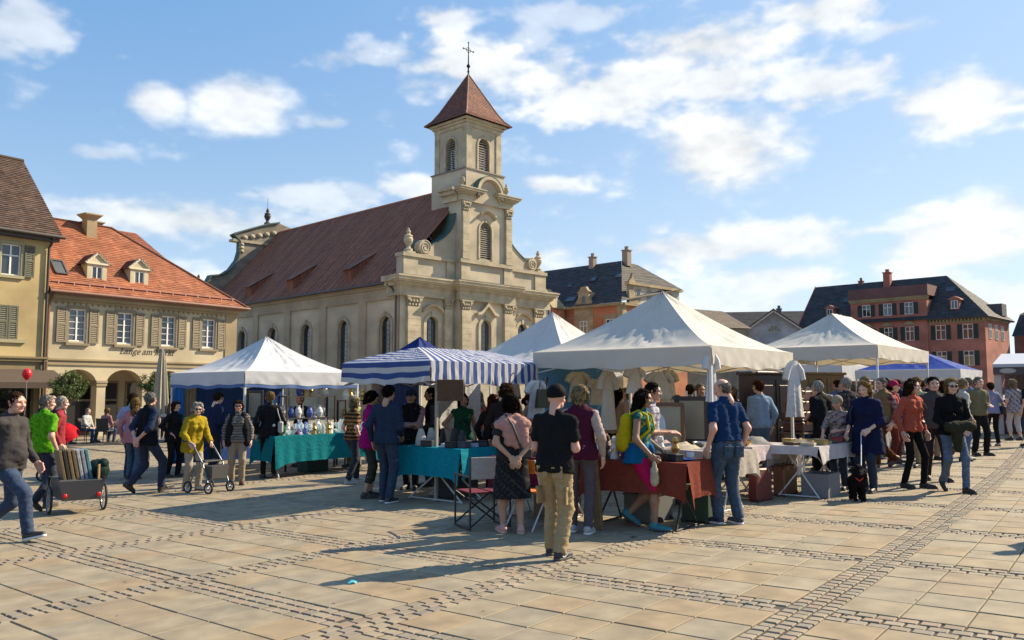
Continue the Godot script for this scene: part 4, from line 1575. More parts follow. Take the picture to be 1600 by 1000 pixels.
func red_house(white: Material, slate: Array, tile_m: Material) -> void:
	var h := thing("red_house", "large brick red town house with slate roof and dark green shutters", "house", Vector3(59.2, 1.18, -105), -44.3)
	var rm := mat(C(0.60, 0.225, 0.16), 0.9, "plaster")
	var sh := mat(C(0.025, 0.035, 0.028), 0.7)
	var trim := mat(C(0.46, 0.38, 0.22), 0.85, "stone")
	var mb := MB.new()
	var holes := []
	for x in [-1.8, -5.0]:
		holes.append([x - 0.6, x + 0.6, 7.16, 9.03, 0.0])
		holes.append([x - 0.6, x + 0.6, 3.75, 5.62, 0.0])
	for x in [-18.6, -21.4]:
		holes.append([x - 0.6, x + 0.6, 7.16, 9.03, 0.0])
	wall(mb, -23.6, 0.2, -1.5, 9.6, holes, 0.2)
	mb.quad(Vector3(0.2, -1.5, 0), Vector3(0.2, -1.5, -11), Vector3(0.2, 9.6, -11), Vector3(0.2, 9.6, 0))
	mb.quad(Vector3(-23.6, -1.5, -11), Vector3(-23.6, -1.5, 0), Vector3(-23.6, 9.6, 0), Vector3(-23.6, 9.6, -11))
	mb.tri(Vector3(-23.6, 9.6, 0), Vector3(-23.6, 9.6, -11), Vector3(-23.6, 15.9, -5.5))
	part(mb, "wall", rm, h)
	mb = MB.new()
	holes = []
	for x in [-14.35, -11.5, -8.75]:
		holes.append([x - 0.55, x + 0.55, 10.7, 12.3, 0.0])
		holes.append([x - 0.55, x + 0.55, 7.2, 9.05, 0.0])
	wall(mb, -16.5, -6.5, -1.5, 12.6, holes, 0.2)
	mb.quad(Vector3(-6.5, -1.5, 0), Vector3(-6.5, -1.5, -4), Vector3(-6.5, 12.6, -4), Vector3(-6.5, 12.6, 0))
	mb.quad(Vector3(-16.5, -1.5, -4), Vector3(-16.5, -1.5, 0), Vector3(-16.5, 12.6, 0), Vector3(-16.5, 12.6, -4))
	part(mb, "wing_wall", rm, h, Vector3(0, 0, 0.25))
	mb = MB.new()
	mb.span(-16.6, -6.4, 12.6, 12.85, -0.2, 0.40)
	mb.span(-16.7, -6.3, 12.85, 13.1, -0.2, 0.55)
	part(mb, "wing_cornice", trim, h)
	mb = MB.new()
	mb.hexa([Vector3(-16.8, 13.1, -3.6), Vector3(-6.2, 13.1, -3.6), Vector3(-16.7, 14.55, -3.6), Vector3(-6.3, 14.55, -3.6), Vector3(-16.8, 13.1, 0.7), Vector3(-6.2, 13.1, 0.7), Vector3(-16.7, 14.55, 0.35), Vector3(-6.3, 14.55, 0.35)])
	part(mb, "wing_roof", mat(C(0.22, 0.085, 0.065), 0.7, "plaster"), h)
	for x in [-1.8, -5.0]:
		small_window(h, x, 7.16, 1.2, 1.87, -0.06, white, sh)
		small_window(h, x, 3.75, 1.2, 1.87, -0.06, white, sh)
	for x in [-14.35, -11.5, -8.75]:
		small_window(h, x, 10.7, 1.1, 1.6, 0.19, white, sh)
		small_window(h, x, 7.2, 1.1, 1.85, 0.19, white, sh)
		mb = MB.new()
		mb.prism(PackedVector2Array([Vector2(x - 0.75, 9.25), Vector2(x + 0.75, 9.25), Vector2(x + 0.75, 9.4), Vector2(x + 0.3, 9.72), Vector2(x, 9.8), Vector2(x - 0.3, 9.72), Vector2(x - 0.75, 9.4)]), 0.2, 0.42)
		part(mb, "window_pediment", trim, h)
	for x in [-18.6, -21.4]:
		small_window(h, x, 7.16, 1.2, 1.87, -0.06, white, sh)
	for i in 3:
		var w := casement(h, 0, 7.16, 1.1, 1.87, 0, white, 2, 1, 1.2)
		w.position = Vector3(0.24, 7.16, -2.0 - 2.8 * i)
		w.rotation.y = PI / 2
	mb = MB.new()
	mb.span(-0.1, 0.1, 9.45, 9.72, 0.0, 0.35)
	var bracket := mb.mesh()
	for i in 16:
		place(bracket, "eave_bracket", trim, h, Vector3(-6.2 + 0.42 * i, 0, 0))
		place(bracket, "eave_bracket", trim, h, Vector3(-23.3 + 0.42 * i, 0, 0))
	for i in 20:
		place(bracket, "eave_bracket", trim, h, Vector3(0.2, 0, -0.4 - 0.5 * i)).rotation.y = PI / 2
	for q in [[-6.45, 0.3], [-23.6, -16.55]]:
		mb = MB.new()
		mb.span(q[0], q[1], 9.25, 9.45, 0.0, 0.1)
		part(mb, "frieze", trim, h)
	for q in [[-6.45, 0.75, -0.1, 0.62], [-23.9, -16.55, -0.1, 0.62], [0.2, 0.755, -11.5, -0.104]]:
		mb = MB.new()
		mb.span(q[0], q[1], 9.72, 9.86, q[2], q[3])
		part(mb, "eave_board", mat(C(0.07, 0.05, 0.045), 0.7), h)
	mb = MB.new()
	roof(mb, Vector3(-24.0, 9.86, 0.7), Vector3(0.8, 9.86, 0.7), Vector3(-5.7, 16.15, -5.5), Vector3(-24.0, 16.15, -5.5), 0.34, 0.8, slate, 0.045)
	roof(mb, Vector3(0.8, 9.86, 0.7), Vector3(0.8, 9.86, -11.7), Vector3(-5.7, 16.15, -5.5), Vector3(-5.7, 16.15, -5.5), 0.34, 0.8, slate, 0.045)
	roof(mb, Vector3(0.8, 9.86, -11.7), Vector3(-24.0, 9.86, -11.7), Vector3(-24.0, 16.15, -5.5), Vector3(-5.7, 16.15, -5.5), 0.5, 1.5, slate)
	part(mb, "slates", tile_m, h).set_meta("kind", "stuff")
	mb = MB.new()
	mb.box(Vector3(-24.02, 13.0, -2.4), Vector3(0.12, 0.25, 8.9), Basis(Vector3.RIGHT, 0.79))
	part(mb, "verge_board", mat(C(0.45, 0.10, 0.08), 0.8), h)
	for x in [-3.3, -19.7]:
		var d := Node3D.new()
		d.name = "dormer"
		h.add_child(d, true)
		d.position = Vector3(x, 11.0, -0.3)
		mb = MB.new()
		mb.span(-0.55, 0.55, 0, 1.25, -1.4, 0)
		part(mb, "dormer_wall", rm, d)
		casement(d, 0, 0.1, 0.8, 1.05, 0.06, white, 2, 1)
		mb = MB.new()
		mb.prism(PackedVector2Array([Vector2(-0.75, 1.25), Vector2(0.75, 1.25), Vector2(0.7, 1.4), Vector2(0, 1.75), Vector2(-0.7, 1.4)]), -2.0, 0.15)
		part(mb, "dormer_roof", mat(C(0.30, 0.11, 0.08), 0.8), d)
	var sl := Basis(Vector3.RIGHT, 0.79)
	skylight(h, Vector3(-4.6, 14.0, -3.4), sl, 1.1, 1.0)
	skylight(h, Vector3(-18.2, 13.6, -3.0), sl, 1.2, 1.1)
	chimney(h, Vector3(-13.2, 15.6, -4.8), 0.9, 1.8, mat(C(0.34, 0.11, 0.08), 0.9))
	chimney(h, Vector3(-17.2, 15.6, -5.5), 0.6, 0.5, mat(C(0.20, 0.08, 0.07), 0.9))
	mb = MB.new()
	mb.span(-1.6, 0.5, 10.4, 12.0, -9.0, -6.8)
	part(mb, "rear_dormer", mat(C(0.09, 0.085, 0.085), 0.8), h)

func orange_house(white: Material, slate: Array, tile_m: Material) -> void:
	var h := thing("orange_house", "orange plaster town house with scrolled dormer and dark slate roof beside church", "house", Vector3(9.5, 0.19, -96), -44.3)
	var om := mat(C(0.66, 0.245, 0.115), 0.9, "plaster")
	var trim := mat(C(0.56, 0.43, 0.24), 0.85, "stone")
	var pale := mat(C(0.78, 0.72, 0.64), 0.85, "plaster")
	var dark := mat(C(0.10, 0.09, 0.08), 0.7)
	var X := 3.95
	var mb := MB.new()
	var holes := []
	for x in [-1.6, 2.27]:
		holes.append([x - 0.55, x + 0.55, 7.93, 9.6, 0.0])
		holes.append([x - 0.55, x + 0.55, 4.4, 6.1, 0.0])
	wall(mb, -14, X, -1, 11.2, holes, 0.2)
	mb.quad(Vector3(X, -1, 0), Vector3(X, -1, -13), Vector3(X, 11.2, -13), Vector3(X, 11.2, 0))
	part(mb, "wall", om, h)
	mb = MB.new()
	mb.span(-3.0, -0.2, -1, 11.1, 0.0, 0.06)
	mb.span(X - 0.7, X + 0.05, -1, 11.1, 0.0, 0.08)
	mb.span(X, X + 0.06, -1, 11.1, -0.7, -0.01)
	mb.span(1.4, 3.1, 7.6, 10.2, 0.0, 0.05)
	mb.span(-14, X, 10.0, 10.12, 0.0, 0.061)
	mb.span(-14, X + 0.1, 11.1, 11.4, -0.1, 0.30)
	mb.span(X, X + 0.3, 11.1, 11.4, -13, -0.1)
	part(mb, "stone_trim", trim, h)
	for x in [-1.6, 2.27]:
		casement(h, x, 7.93, 1.1, 1.67, 0.07, white, 2, 1, 1.1)
		casement(h, x, 4.4, 1.1, 1.7, 0.07, white, 2, 1, 1.1)
	# pale upper storey on the sunny side
	mb = MB.new()
	mb.span(X - 0.3, X, 11.4, 13.5, -11.5, -1.2)
	part(mb, "upper_storey", pale, h)
	mb = MB.new()
	mb.span(X - 0.3, X + 0.35, 13.5, 13.8, -11.9, -0.9)
	part(mb, "upper_cornice", trim, h)
	for i in 4:
		mb = MB.new()
		mb.span(X, X + 0.04, 11.7, 13.2, -2.6 - 2.2 * i, -3.5 - 2.2 * i)
		var o := part(mb, "shuttered_window", trim, h)
		mb = MB.new()
		mb.span(X + 0.04, X + 0.05, 11.85, 13.05, -2.75 - 2.2 * i, -3.35 - 2.2 * i)
		part(mb, "pane", glass_mat(), o)
	mb = MB.new()
	mb.prism(PackedVector2Array([Vector2(0, 11.4), Vector2(0, 13.9), Vector2(-0.5, 14.3), Vector2(-0.7, 14.9), Vector2(-0.95, 14.3), Vector2(-1.2, 13.9), Vector2(-0.75, 13.2), Vector2(-0.95, 12.5), Vector2(-1.7, 12.0), Vector2(-1.7, 11.4)]), -0.2, 0.1)
	var sc := part(mb, "scrolled_gable", trim, h, Vector3(X - 0.1, 0, -1.2))
	sc.rotation.y = PI / 2 + PI
	mb = MB.new()
	roof(mb, Vector3(-14.2, 11.4, 0.35), Vector3(X + 0.2, 11.4, 0.35), Vector3(-0.2, 17.15, -5.5), Vector3(-14.2, 17.15, -5.5), 0.33, 0.7, slate, 0.045)
	var sl2 := [C(0.13, 0.115, 0.10), C(0.11, 0.10, 0.09), C(0.15, 0.13, 0.11)]
	roof(mb, Vector3(X + 0.2, 11.5, 0.35), Vector3(X + 0.4, 13.8, -11.5), Vector3(-0.2, 17.0, -8.6), Vector3(-0.2, 17.15, -5.5), 0.33, 0.7, sl2, 0.045)
	roof(mb, Vector3(X + 0.4, 13.8, -11.5), Vector3(-14.2, 13.0, -12), Vector3(-14.2, 17.15, -5.5), Vector3(-0.2, 17.0, -8.6), 0.5, 1.5, slate)
	part(mb, "slates", tile_m, h).set_meta("kind", "stuff")
	var d := Node3D.new()
	d.name = "dormer"
	h.add_child(d, true)
	d.position = Vector3(-1.5, 11.4, 0.1)
	mb = MB.new()
	mb.prism(PackedVector2Array([Vector2(-1.25, 0), Vector2(1.25, 0), Vector2(1.2, 0.4), Vector2(0.8, 0.8), Vector2(0.75, 1.35), Vector2(0.95, 1.6), Vector2(0.6, 1.8), Vector2(0.35, 2.2), Vector2(-0.35, 2.2), Vector2(-0.6, 1.8), Vector2(-0.95, 1.6), Vector2(-0.75, 1.35), Vector2(-0.8, 0.8), Vector2(-1.2, 0.4)]), -0.35, 0.1)
	mb.span(-0.7, 0.7, 0, 1.6, -2.0, -0.35)
	part(mb, "scrolled_front", trim, d)
	mb = MB.new()
	mb.prism(arch_poly(0, 0.25, 0.5, 0.85, 0.25), 0.1, 0.12)
	part(mb, "pane", glass_mat(), d)
	var sl := Basis(Vector3.RIGHT, 0.77)
	skylight(h, Vector3(-4.1, 12.4, -0.65), sl, 1.5, 0.9)
	skylight(h, Vector3(-2.6, 14.9, -3.1), sl, 0.9, 0.8)
	skylight(h, Vector3(1.0, 15.0, -3.2), sl, 0.7, 0.8)
	skylight(h, Vector3(-6.0, 14.4, -2.7), sl, 0.7, 0.7)
	chimney(h, Vector3(-4.4, 16.6, -5.2), 0.7, 1.5, mat(C(0.30, 0.23, 0.17), 0.9))
	chimney(h, Vector3(0.2, 17.0, -6.0), 0.8, 1.5, mat(C(0.30, 0.23, 0.17), 0.9))
	# low front wing with its own gable, nearer the church
	mb = MB.new()
	mb.prism(PackedVector2Array([Vector2(-9.0, -1), Vector2(-4.2, -1), Vector2(-4.2, 11.0), Vector2(-6.6, 13.4), Vector2(-9.0, 14.5)]), 0.3, 2.4)
	part(mb, "side_wing", om, h)
	mb = MB.new()
	mb.box(Vector3(-5.4, 12.4, 1.4), Vector3(3.6, 0.18, 2.5), Basis(Vector3.BACK, -0.78))
	part(mb, "side_wing_coping", trim, h)
	casement(h, -5.1, 10.0, 0.9, 1.1, 2.44, white, 2, 1)

func grey_houses(white: Material, slate: Array, brown: Array, tile_m: Material) -> void:
	var h := thing("grey_gabled_house", "small pale grey gabled house with fan window between larger houses", "house", gp(37.0, 118.0), -20.0)
	var gm := mat(C(0.64, 0.64, 0.68), 0.9, "plaster")
	var mb := MB.new()
	mb.prism(PackedVector2Array([Vector2(-4.3, -2), Vector2(4.3, -2), Vector2(4.3, 9.1), Vector2(0, 12.2), Vector2(-4.3, 9.1)]), -8.0, 0.0)
	part(mb, "wall", gm, h)
	for s in [-1.0, 1.0]:
		mb = MB.new()
		mb.box(Vector3(s * 2.3, 10.75, -3.6), Vector3(5.9, 0.2, 9.0), Basis(Vector3.BACK, -s * 0.624))
		part(mb, "roof_slope", mat(C(0.20, 0.13, 0.11), 0.85, "tile"), h)
		mb = MB.new()
		mb.box(Vector3(s * 2.35, 10.55, 0.75), Vector3(5.9, 0.28, 0.12), Basis(Vector3.BACK, -s * 0.624))
		part(mb, "bargeboard", mat(C(0.62, 0.56, 0.48), 0.8), h)
	mb = MB.new()
	mb.prism(arch_poly(0, 9.3, 1.9, 9.3, 0.95), 0.02, 0.06)
	var o := part(mb, "fan_window", mat(C(0.40, 0.33, 0.22), 0.8), h)
	for k in 4:
		mb = MB.new()
		var a0 := PI * (k + 0.12) / 4
		var a1 := PI * (k + 0.88) / 4
		mb.prism(PackedVector2Array([Vector2(cos(a0) * 0.2, 9.36 + sin(a0) * 0.2), Vector2(cos(a0) * 0.8, 9.36 + sin(a0) * 0.8), Vector2(cos(a1) * 0.8, 9.36 + sin(a1) * 0.8), Vector2(cos(a1) * 0.2, 9.36 + sin(a1) * 0.2)]), 0.06, 0.08)
		part(mb, "pane", glass_mat(), o)
	for x in [-2.6, 0.0, 2.6]:
		casement(h, x, 6.0, 0.95, 1.5, 0.06, white, 2, 1, 1.0)
		shutter(h, x - 1.05, x - 0.53, 6.0, 7.5, 0.05, mat(C(0.42, 0.41, 0.43), 0.8))
		shutter(h, x + 0.53, x + 1.05, 6.0, 7.5, 0.05, mat(C(0.42, 0.41, 0.43), 0.8))
	chimney(h, Vector3(0.6, 11.6, -3.0), 0.7, 1.1, mat(C(0.10, 0.12, 0.11), 0.8))
	var b := thing("slate_roofed_house", "long low house with dark slate roof behind grey gable", "house", gp(40.0, 134.0), -10.0)
	mb = MB.new()
	mb.span(-14, 14, -2, 10.6, -8, 0)
	part(mb, "wall", mat(C(0.38, 0.34, 0.28), 0.9, "plaster"), b)
	mb = MB.new()
	roof(mb, Vector3(-14, 10.6, 0.4), Vector3(14, 10.6, 0.4), Vector3(14, 14.0, -4), Vector3(-14, 14.0, -4), 0.4, 0.9, slate)
	roof(mb, Vector3(14, 10.6, -8.4), Vector3(-14, 10.6, -8.4), Vector3(-14, 14.0, -4), Vector3(14, 14.0, -4), 0.6, 1.5, slate)
	part(mb, "slates", tile_m, b).set_meta("kind", "stuff")
	chimney(b, Vector3(-12.4, 13.4, -3.0), 0.7, 1.1, mat(C(0.12, 0.11, 0.10), 0.8))
	var c := thing("brown_roofed_house", "low house with weathered brown tile roof behind big cream tent", "house", gp(27.5, 112.0), 20.0)
	mb = MB.new()
	mb.span(-6, 5, -2, 9.6, -8, 0)
	part(mb, "wall", mat(C(0.45, 0.37, 0.27), 0.9, "plaster"), c)
	mb = MB.new()
	var pale_brown := [C(0.25, 0.19, 0.14), C(0.22, 0.165, 0.125), C(0.28, 0.21, 0.155)]
	roof(mb, Vector3(-6, 9.6, 0.4), Vector3(5.2, 9.6, 0.4), Vector3(3.6, 12.3, -4), Vector3(-6, 12.6, -4), 0.3, 0.5, pale_brown)
	roof(mb, Vector3(5.2, 9.6, 0.4), Vector3(5.2, 9.6, -8.4), Vector3(3.6, 12.3, -4), Vector3(3.6, 12.3, -4), 0.3, 0.5, pale_brown)
	part(mb, "roof_tiles", tile_m, c).set_meta("kind", "stuff")
	var e := thing("mansard_house", "grey mansard roofed house with arched dormers beyond the fair booth", "house", gp(74.0, 112.0), -44.3)
	mb = MB.new()
	mb.span(-6, 14, -2, 7.8, -10, 0)
	part(mb, "wall", mat(C(0.42, 0.16, 0.12), 0.9, "plaster"), e)
	mb = MB.new()
	roof(mb, Vector3(-6.2, 7.8, 0.3), Vector3(14, 7.8, 0.3), Vector3(14, 10.8, -1.0), Vector3(-5.4, 10.8, -1.0), 0.3, 0.6, slate)
	var pk := [C(0.26, 0.16, 0.14), C(0.30, 0.18, 0.15)]
	roof(mb, Vector3(-5.5, 10.8, -0.9), Vector3(14, 10.8, -0.9), Vector3(14, 13.2, -5), Vector3(-2.5, 13.2, -5), 0.3, 0.5, pk)
	roof(mb, Vector3(-6.2, 7.8, -10), Vector3(-6.2, 7.8, 0.3), Vector3(-5.4, 10.8, -1.0), Vector3(-5.4, 10.8, -9), 0.3, 0.6, slate)
	part(mb, "roof_tiles", tile_m, e).set_meta("kind", "stuff")
	for x in [-3.6, 0.2, 4.0]:
		var d := Node3D.new()
		d.name = "dormer"
		e.add_child(d, true)
		d.position = Vector3(x, 8.3, -0.1)
		mb = MB.new()
		mb.prism(arch_poly(0, 0, 1.3, 1.3, 0.5), -0.8, 0.1)
		part(mb, "dormer_wall", white, d)
		casement(d, 0, 0.15, 0.9, 1.2, 0.14, white, 2, 1, 0.8)

# ------------------------------------------------------------------ market stalls
# A folding canopy. Local x runs along the stall row (away to the right), local z faces the shoppers; the near corner is (-hx, hz).
func canopy(called: String, label: String, near: Vector2, lx: float, lz: float, eave: float, apex: float, ridge: float, val: float, top_m: Material, opts := {}) -> Node3D:
	var az: float = opts.get("az", 40.0)
	var ux := Vector2(sin(deg_to_rad(az)), cos(deg_to_rad(az)))
	var uz := Vector2(-ux.y, ux.x)
	var c := near + ux * lx / 2 + uz * lz / 2
	var o := thing(called, label, "tent", gp(c.x, c.y), 90.0 - az, "market canopies")
	var hx := lx / 2
	var hz := lz / 2
	var fn := FastNoiseLite.new()
	fn.seed = int(c.x * 100) % 500 + 7
	fn.frequency = 1.6
	var pts := [V(-hx, eave, hz), V(hx, eave, hz), V(hx, eave, -hz), V(-hx, eave, -hz)]
	var tops := [V(-ridge, apex, 0), V(ridge, apex, 0), V(ridge, apex, 0), V(-ridge, apex, 0)]
	var striped: Array = opts.get("stripes", [])
	var pw: float = opts.get("sag", 1.45)
	for k in 4:
		var a: Vector3 = pts[k]
		var b: Vector3 = pts[(k + 1) % 4]
		var ta: Vector3 = tops[k]
		var tb: Vector3 = tops[(k + 1) % 4]
		var n := 30 if striped.is_empty() else 72
		var nv := 14
		var grid := []
		for j in nv + 1:
			var t := float(j) / nv
			var row := []
			for i in n + 1:
				var s := float(i) / n
				var p := a.lerp(b, s)
				var q := ta.lerp(tb, s)
				var r := p.lerp(q, t)
				r.y = eave + (apex - eave) * pow(t, pw)
				var edge := 4.0 * s * (1.0 - s)
				r.y -= 0.045 * edge * sin(PI * t) * (1.0 if pw > 1.1 else 0.5)
				# creases that run up to the peak, and slack near the corners
				var wr := fn.get_noise_2d(s * 7.0 + k * 3.0, t * 1.5) * 0.055 + fn.get_noise_2d(s * 2.0 + t * 4.5, t * 5.0 - s * 4.0 + k) * 0.06
				r += (V(0, 1, 0) * 0.8 + V(p.x, 0, p.z).normalized() * 0.4) * wr * (1.0 if striped.is_empty() else 0.3) * edge * (1.0 - 0.6 * t) * (1.0 - pow(1.0 - t, 8.0))
				row.append(r)
			grid.append(row)
		if striped.is_empty():
			var mb := MB.new()
			mb.sheet(grid)
			part(mb, "canopy_panel", top_m, o)
		else:
			var sm := mat(Color.WHITE, 0.8, "canvas", true)
			var mb := MB.new()
			if k % 2 == 0:
				for i in n:
					mb.col = striped[(i / 2) % 2]
					var sub := []
					for row in grid:
						sub.append([row[i], row[i + 1]])
					mb.sheet(sub)
			else:
				for j in nv:
					mb.col = striped[j % 2 if j > 0 else 0]
					mb.sheet([grid[j], grid[j + 1]])
			part(mb, "canopy_panel", sm, o)
		# hanging valance
		var rows := 4
		var vg := []
		var out := (a + b) / 2 * V(1, 0, 1)
		out = out.normalized()
		for j in rows + 1:
			var t := float(j) / rows
			var row := []
			for i in n + 1:
				var s := float(i) / n
				var p: Vector3 = a.lerp(b, s)
				p.y -= val * t
				p.y += 0.018 * t * sin(s * 21.0 + k * 2.0) * sin(s * PI) - opts.get("droop", 0.03) * sin(s * PI) * t
				p += out * (0.012 + 0.028 * t * fn.get_noise_2d(s * 11.0, k * 5.0 + t * 1.2) + 0.012 * t * sin(s * 33.0 + t * 3.0))
				row.append(p)
			vg.append(row)
		if opts.get("skip_valance", []).has(k):
			continue
		var vb := MB.new()
		if striped.is_empty():
			vb.sheet(vg, true)
			part(vb, "valance", opts.get("valance_m", top_m), o)
		else:
			if k % 2 == 0:
				for i in n:
					vb.col = striped[(i / 2) % 2]
					var sub := []
					for row in vg:
						sub.append([row[i], row[i + 1]])
					vb.sheet(sub, true)
			else:
				for j in rows:
					vb.col = striped[(j + 1) % 2]
					vb.sheet([vg[j], vg[j + 1]], true)
			part(vb, "valance", mat(Color.WHITE, 0.8, "canvas", true), o)
		if opts.has("trim"):
			vb = MB.new()
			var low := []
			for i in n + 1:
				low.append(vg[rows][i] - out * 0.004)
			var lower := []
			for i in n + 1:
				lower.append(low[i] + V(0, -0.07, 0))
			vb.sheet([low, lower], true)
			part(vb, "valance_trim", opts.trim, o)
	# frame: legs, eave bars and scissor struts
	var steel: Material = opts.get("frame", mat(C(0.58, 0.57, 0.54), 0.4))
	for p0 in pts:
		var inset: float = opts.get("inset", 1.0)
		var p: Vector3 = p0 * V(inset, 1, inset)
		var mb := MB.new()
		var foot: float = SLOPE * (c.x + (o.basis * p).x) - o.position.y
		mb.box(V(p.x * 0.985, (eave + foot) / 2, p.z * 0.985), V(0.042, eave - foot - 0.03, 0.042))
		mb.box(V(p.x * 0.985, foot + 0.008, p.z * 0.985), V(0.10, 0.012, 0.10))
		part(mb, "leg", steel, o)
	for k in 4:
		var a: Vector3 = pts[k] * V(0.98, 1, 0.98)
		var b: Vector3 = pts[(k + 1) % 4] * V(0.98, 1, 0.98)
		var mb := MB.new()
		for half in 2:
			var p := a.lerp(b, half * 0.5)
			var q := a.lerp(b, half * 0.5 + 0.5)
			mb.tube([p + V(0, -0.06, 0), q + V(0, -0.36, 0)], 0.013, 5)
			mb.tube([p + V(0, -0.36, 0), q + V(0, -0.06, 0)], 0.013, 5)
		part(mb, "scissor_strut", steel, o)
	return o

# a cloth sheet hung straight, with soft vertical folds; corners in the local frame of the canopy
func drape(parent_at: Node3D, called: String, label: String, category: String, a: Vector3, b: Vector3, top: float, bottom: float, m: Material, fold := 0.03, group := "") -> MeshInstance3D:
	var mb := MB.new()
	var n := 40
	var side := V(-(b - a).z, 0, (b - a).x).normalized()
	var grid := []
	for j in 9:
		var t := j / 8.0
		var row := []
		for i in n + 1:
			var s := float(i) / n
			var p := a.lerp(b, s)
			p.y = lerpf(top, bottom, t)
			p += side * fold * (sin(s * 31.0 + 1.0) * 0.5 + sin(s * 67.0) * 0.25 + 0.4 * sin(s * 12.0 + t * 2.0)) * (0.4 + 0.6 * t)
			row.append(parent_at.transform * p)
		grid.append(row)
	mb.sheet(grid)
	return single(mb, called, m, label, category, Vector3.ZERO, 0.0, group)

# trestle table under a cloth; returns the table's frame so that goods can stand on it
func cloth_table(at: Vector2, turn: float, lx: float, lz: float, h: float, drops: Array, m: Material, cloth_label: String, table_label: String, legs_m: Material) -> Transform3D:
	var base := gp(at.x, at.y)
	var t := thing("folding_table", table_label, "table", base, turn, "market tables")
	var mb := MB.new()
	mb.soft(V(0, h - 0.02, 0), V(lx, 0.035, lz), 0.008)
	part(mb, "tabletop", mat(C(0.50, 0.42, 0.30), 0.6, "wood"), t)
	for s in [-1.0, 1.0]:
		var x: float = s * (lx / 2 - 0.16)
		for q in [-1.0, 1.0]:
			mb = MB.new()
			mb.tube([V(x, 0.0, q * lz * 0.42), V(x - s * 0.10, h - 0.04, -q * lz * 0.34)], 0.014, 6)
			part(mb, "leg", legs_m, t)
		mb = MB.new()
		mb.tube([V(x, 0.015, -lz * 0.42), V(x, 0.015, lz * 0.42)], 0.012, 6)
		part(mb, "foot_bar", legs_m, t)
	# cloth: a top and four hanging sides (drops: +z, +x, -z, -x)
	mb = MB.new()
	var hx := lx / 2 + 0.012
	var hz := lz / 2 + 0.012
	var y := h + 0.004
	mb.quad(V(-hx, y, hz), V(hx, y, hz), V(hx, y, -hz), V(-hx, y, -hz))
	var cn := [V(-hx, y, hz), V(hx, y, hz), V(hx, y, -hz), V(-hx, y, -hz)]
	for k in 4:
		var d: float = drops[k]
		if d <= 0.0:
			continue
		var a: Vector3 = cn[k]
		var b: Vector3 = cn[(k + 1) % 4]
		var out: Vector3 = ((a + b) / 2 * V(1, 0, 1)).normalized()
		var n := int((b - a).length() / 0.035) + 4
		var grid := []
		for j in 8:
			var tt := j / 7.0
			var row := []
			for i in n + 1:
				var s := float(i) / n
				var p: Vector3 = a.lerp(b, s)
				var corner := pow(absf(s * 2 - 1), 6.0)
				var dd := d * (1.0 + 0.28 * corner)
				p.y -= dd * tt
				var w := sin(s * (b - a).length() * 23.0 + k) * 0.5 + sin(s * (b - a).length() * 9.0 + 2.0 * k) * 0.5
				p += out * (0.004 + tt * (0.028 + 0.024 * w) + corner * tt * 0.03)
				row.append(p)
			grid.append(row)
		mb.sheet(grid, true)
	single(mb, "tablecloth", m, cloth_label, "tablecloth", base, turn, "tablecloths")
	return Transform3D(Basis(Vector3.UP, deg_to_rad(turn)), base + V(0, y + 0.002, 0))

var tabs := {}

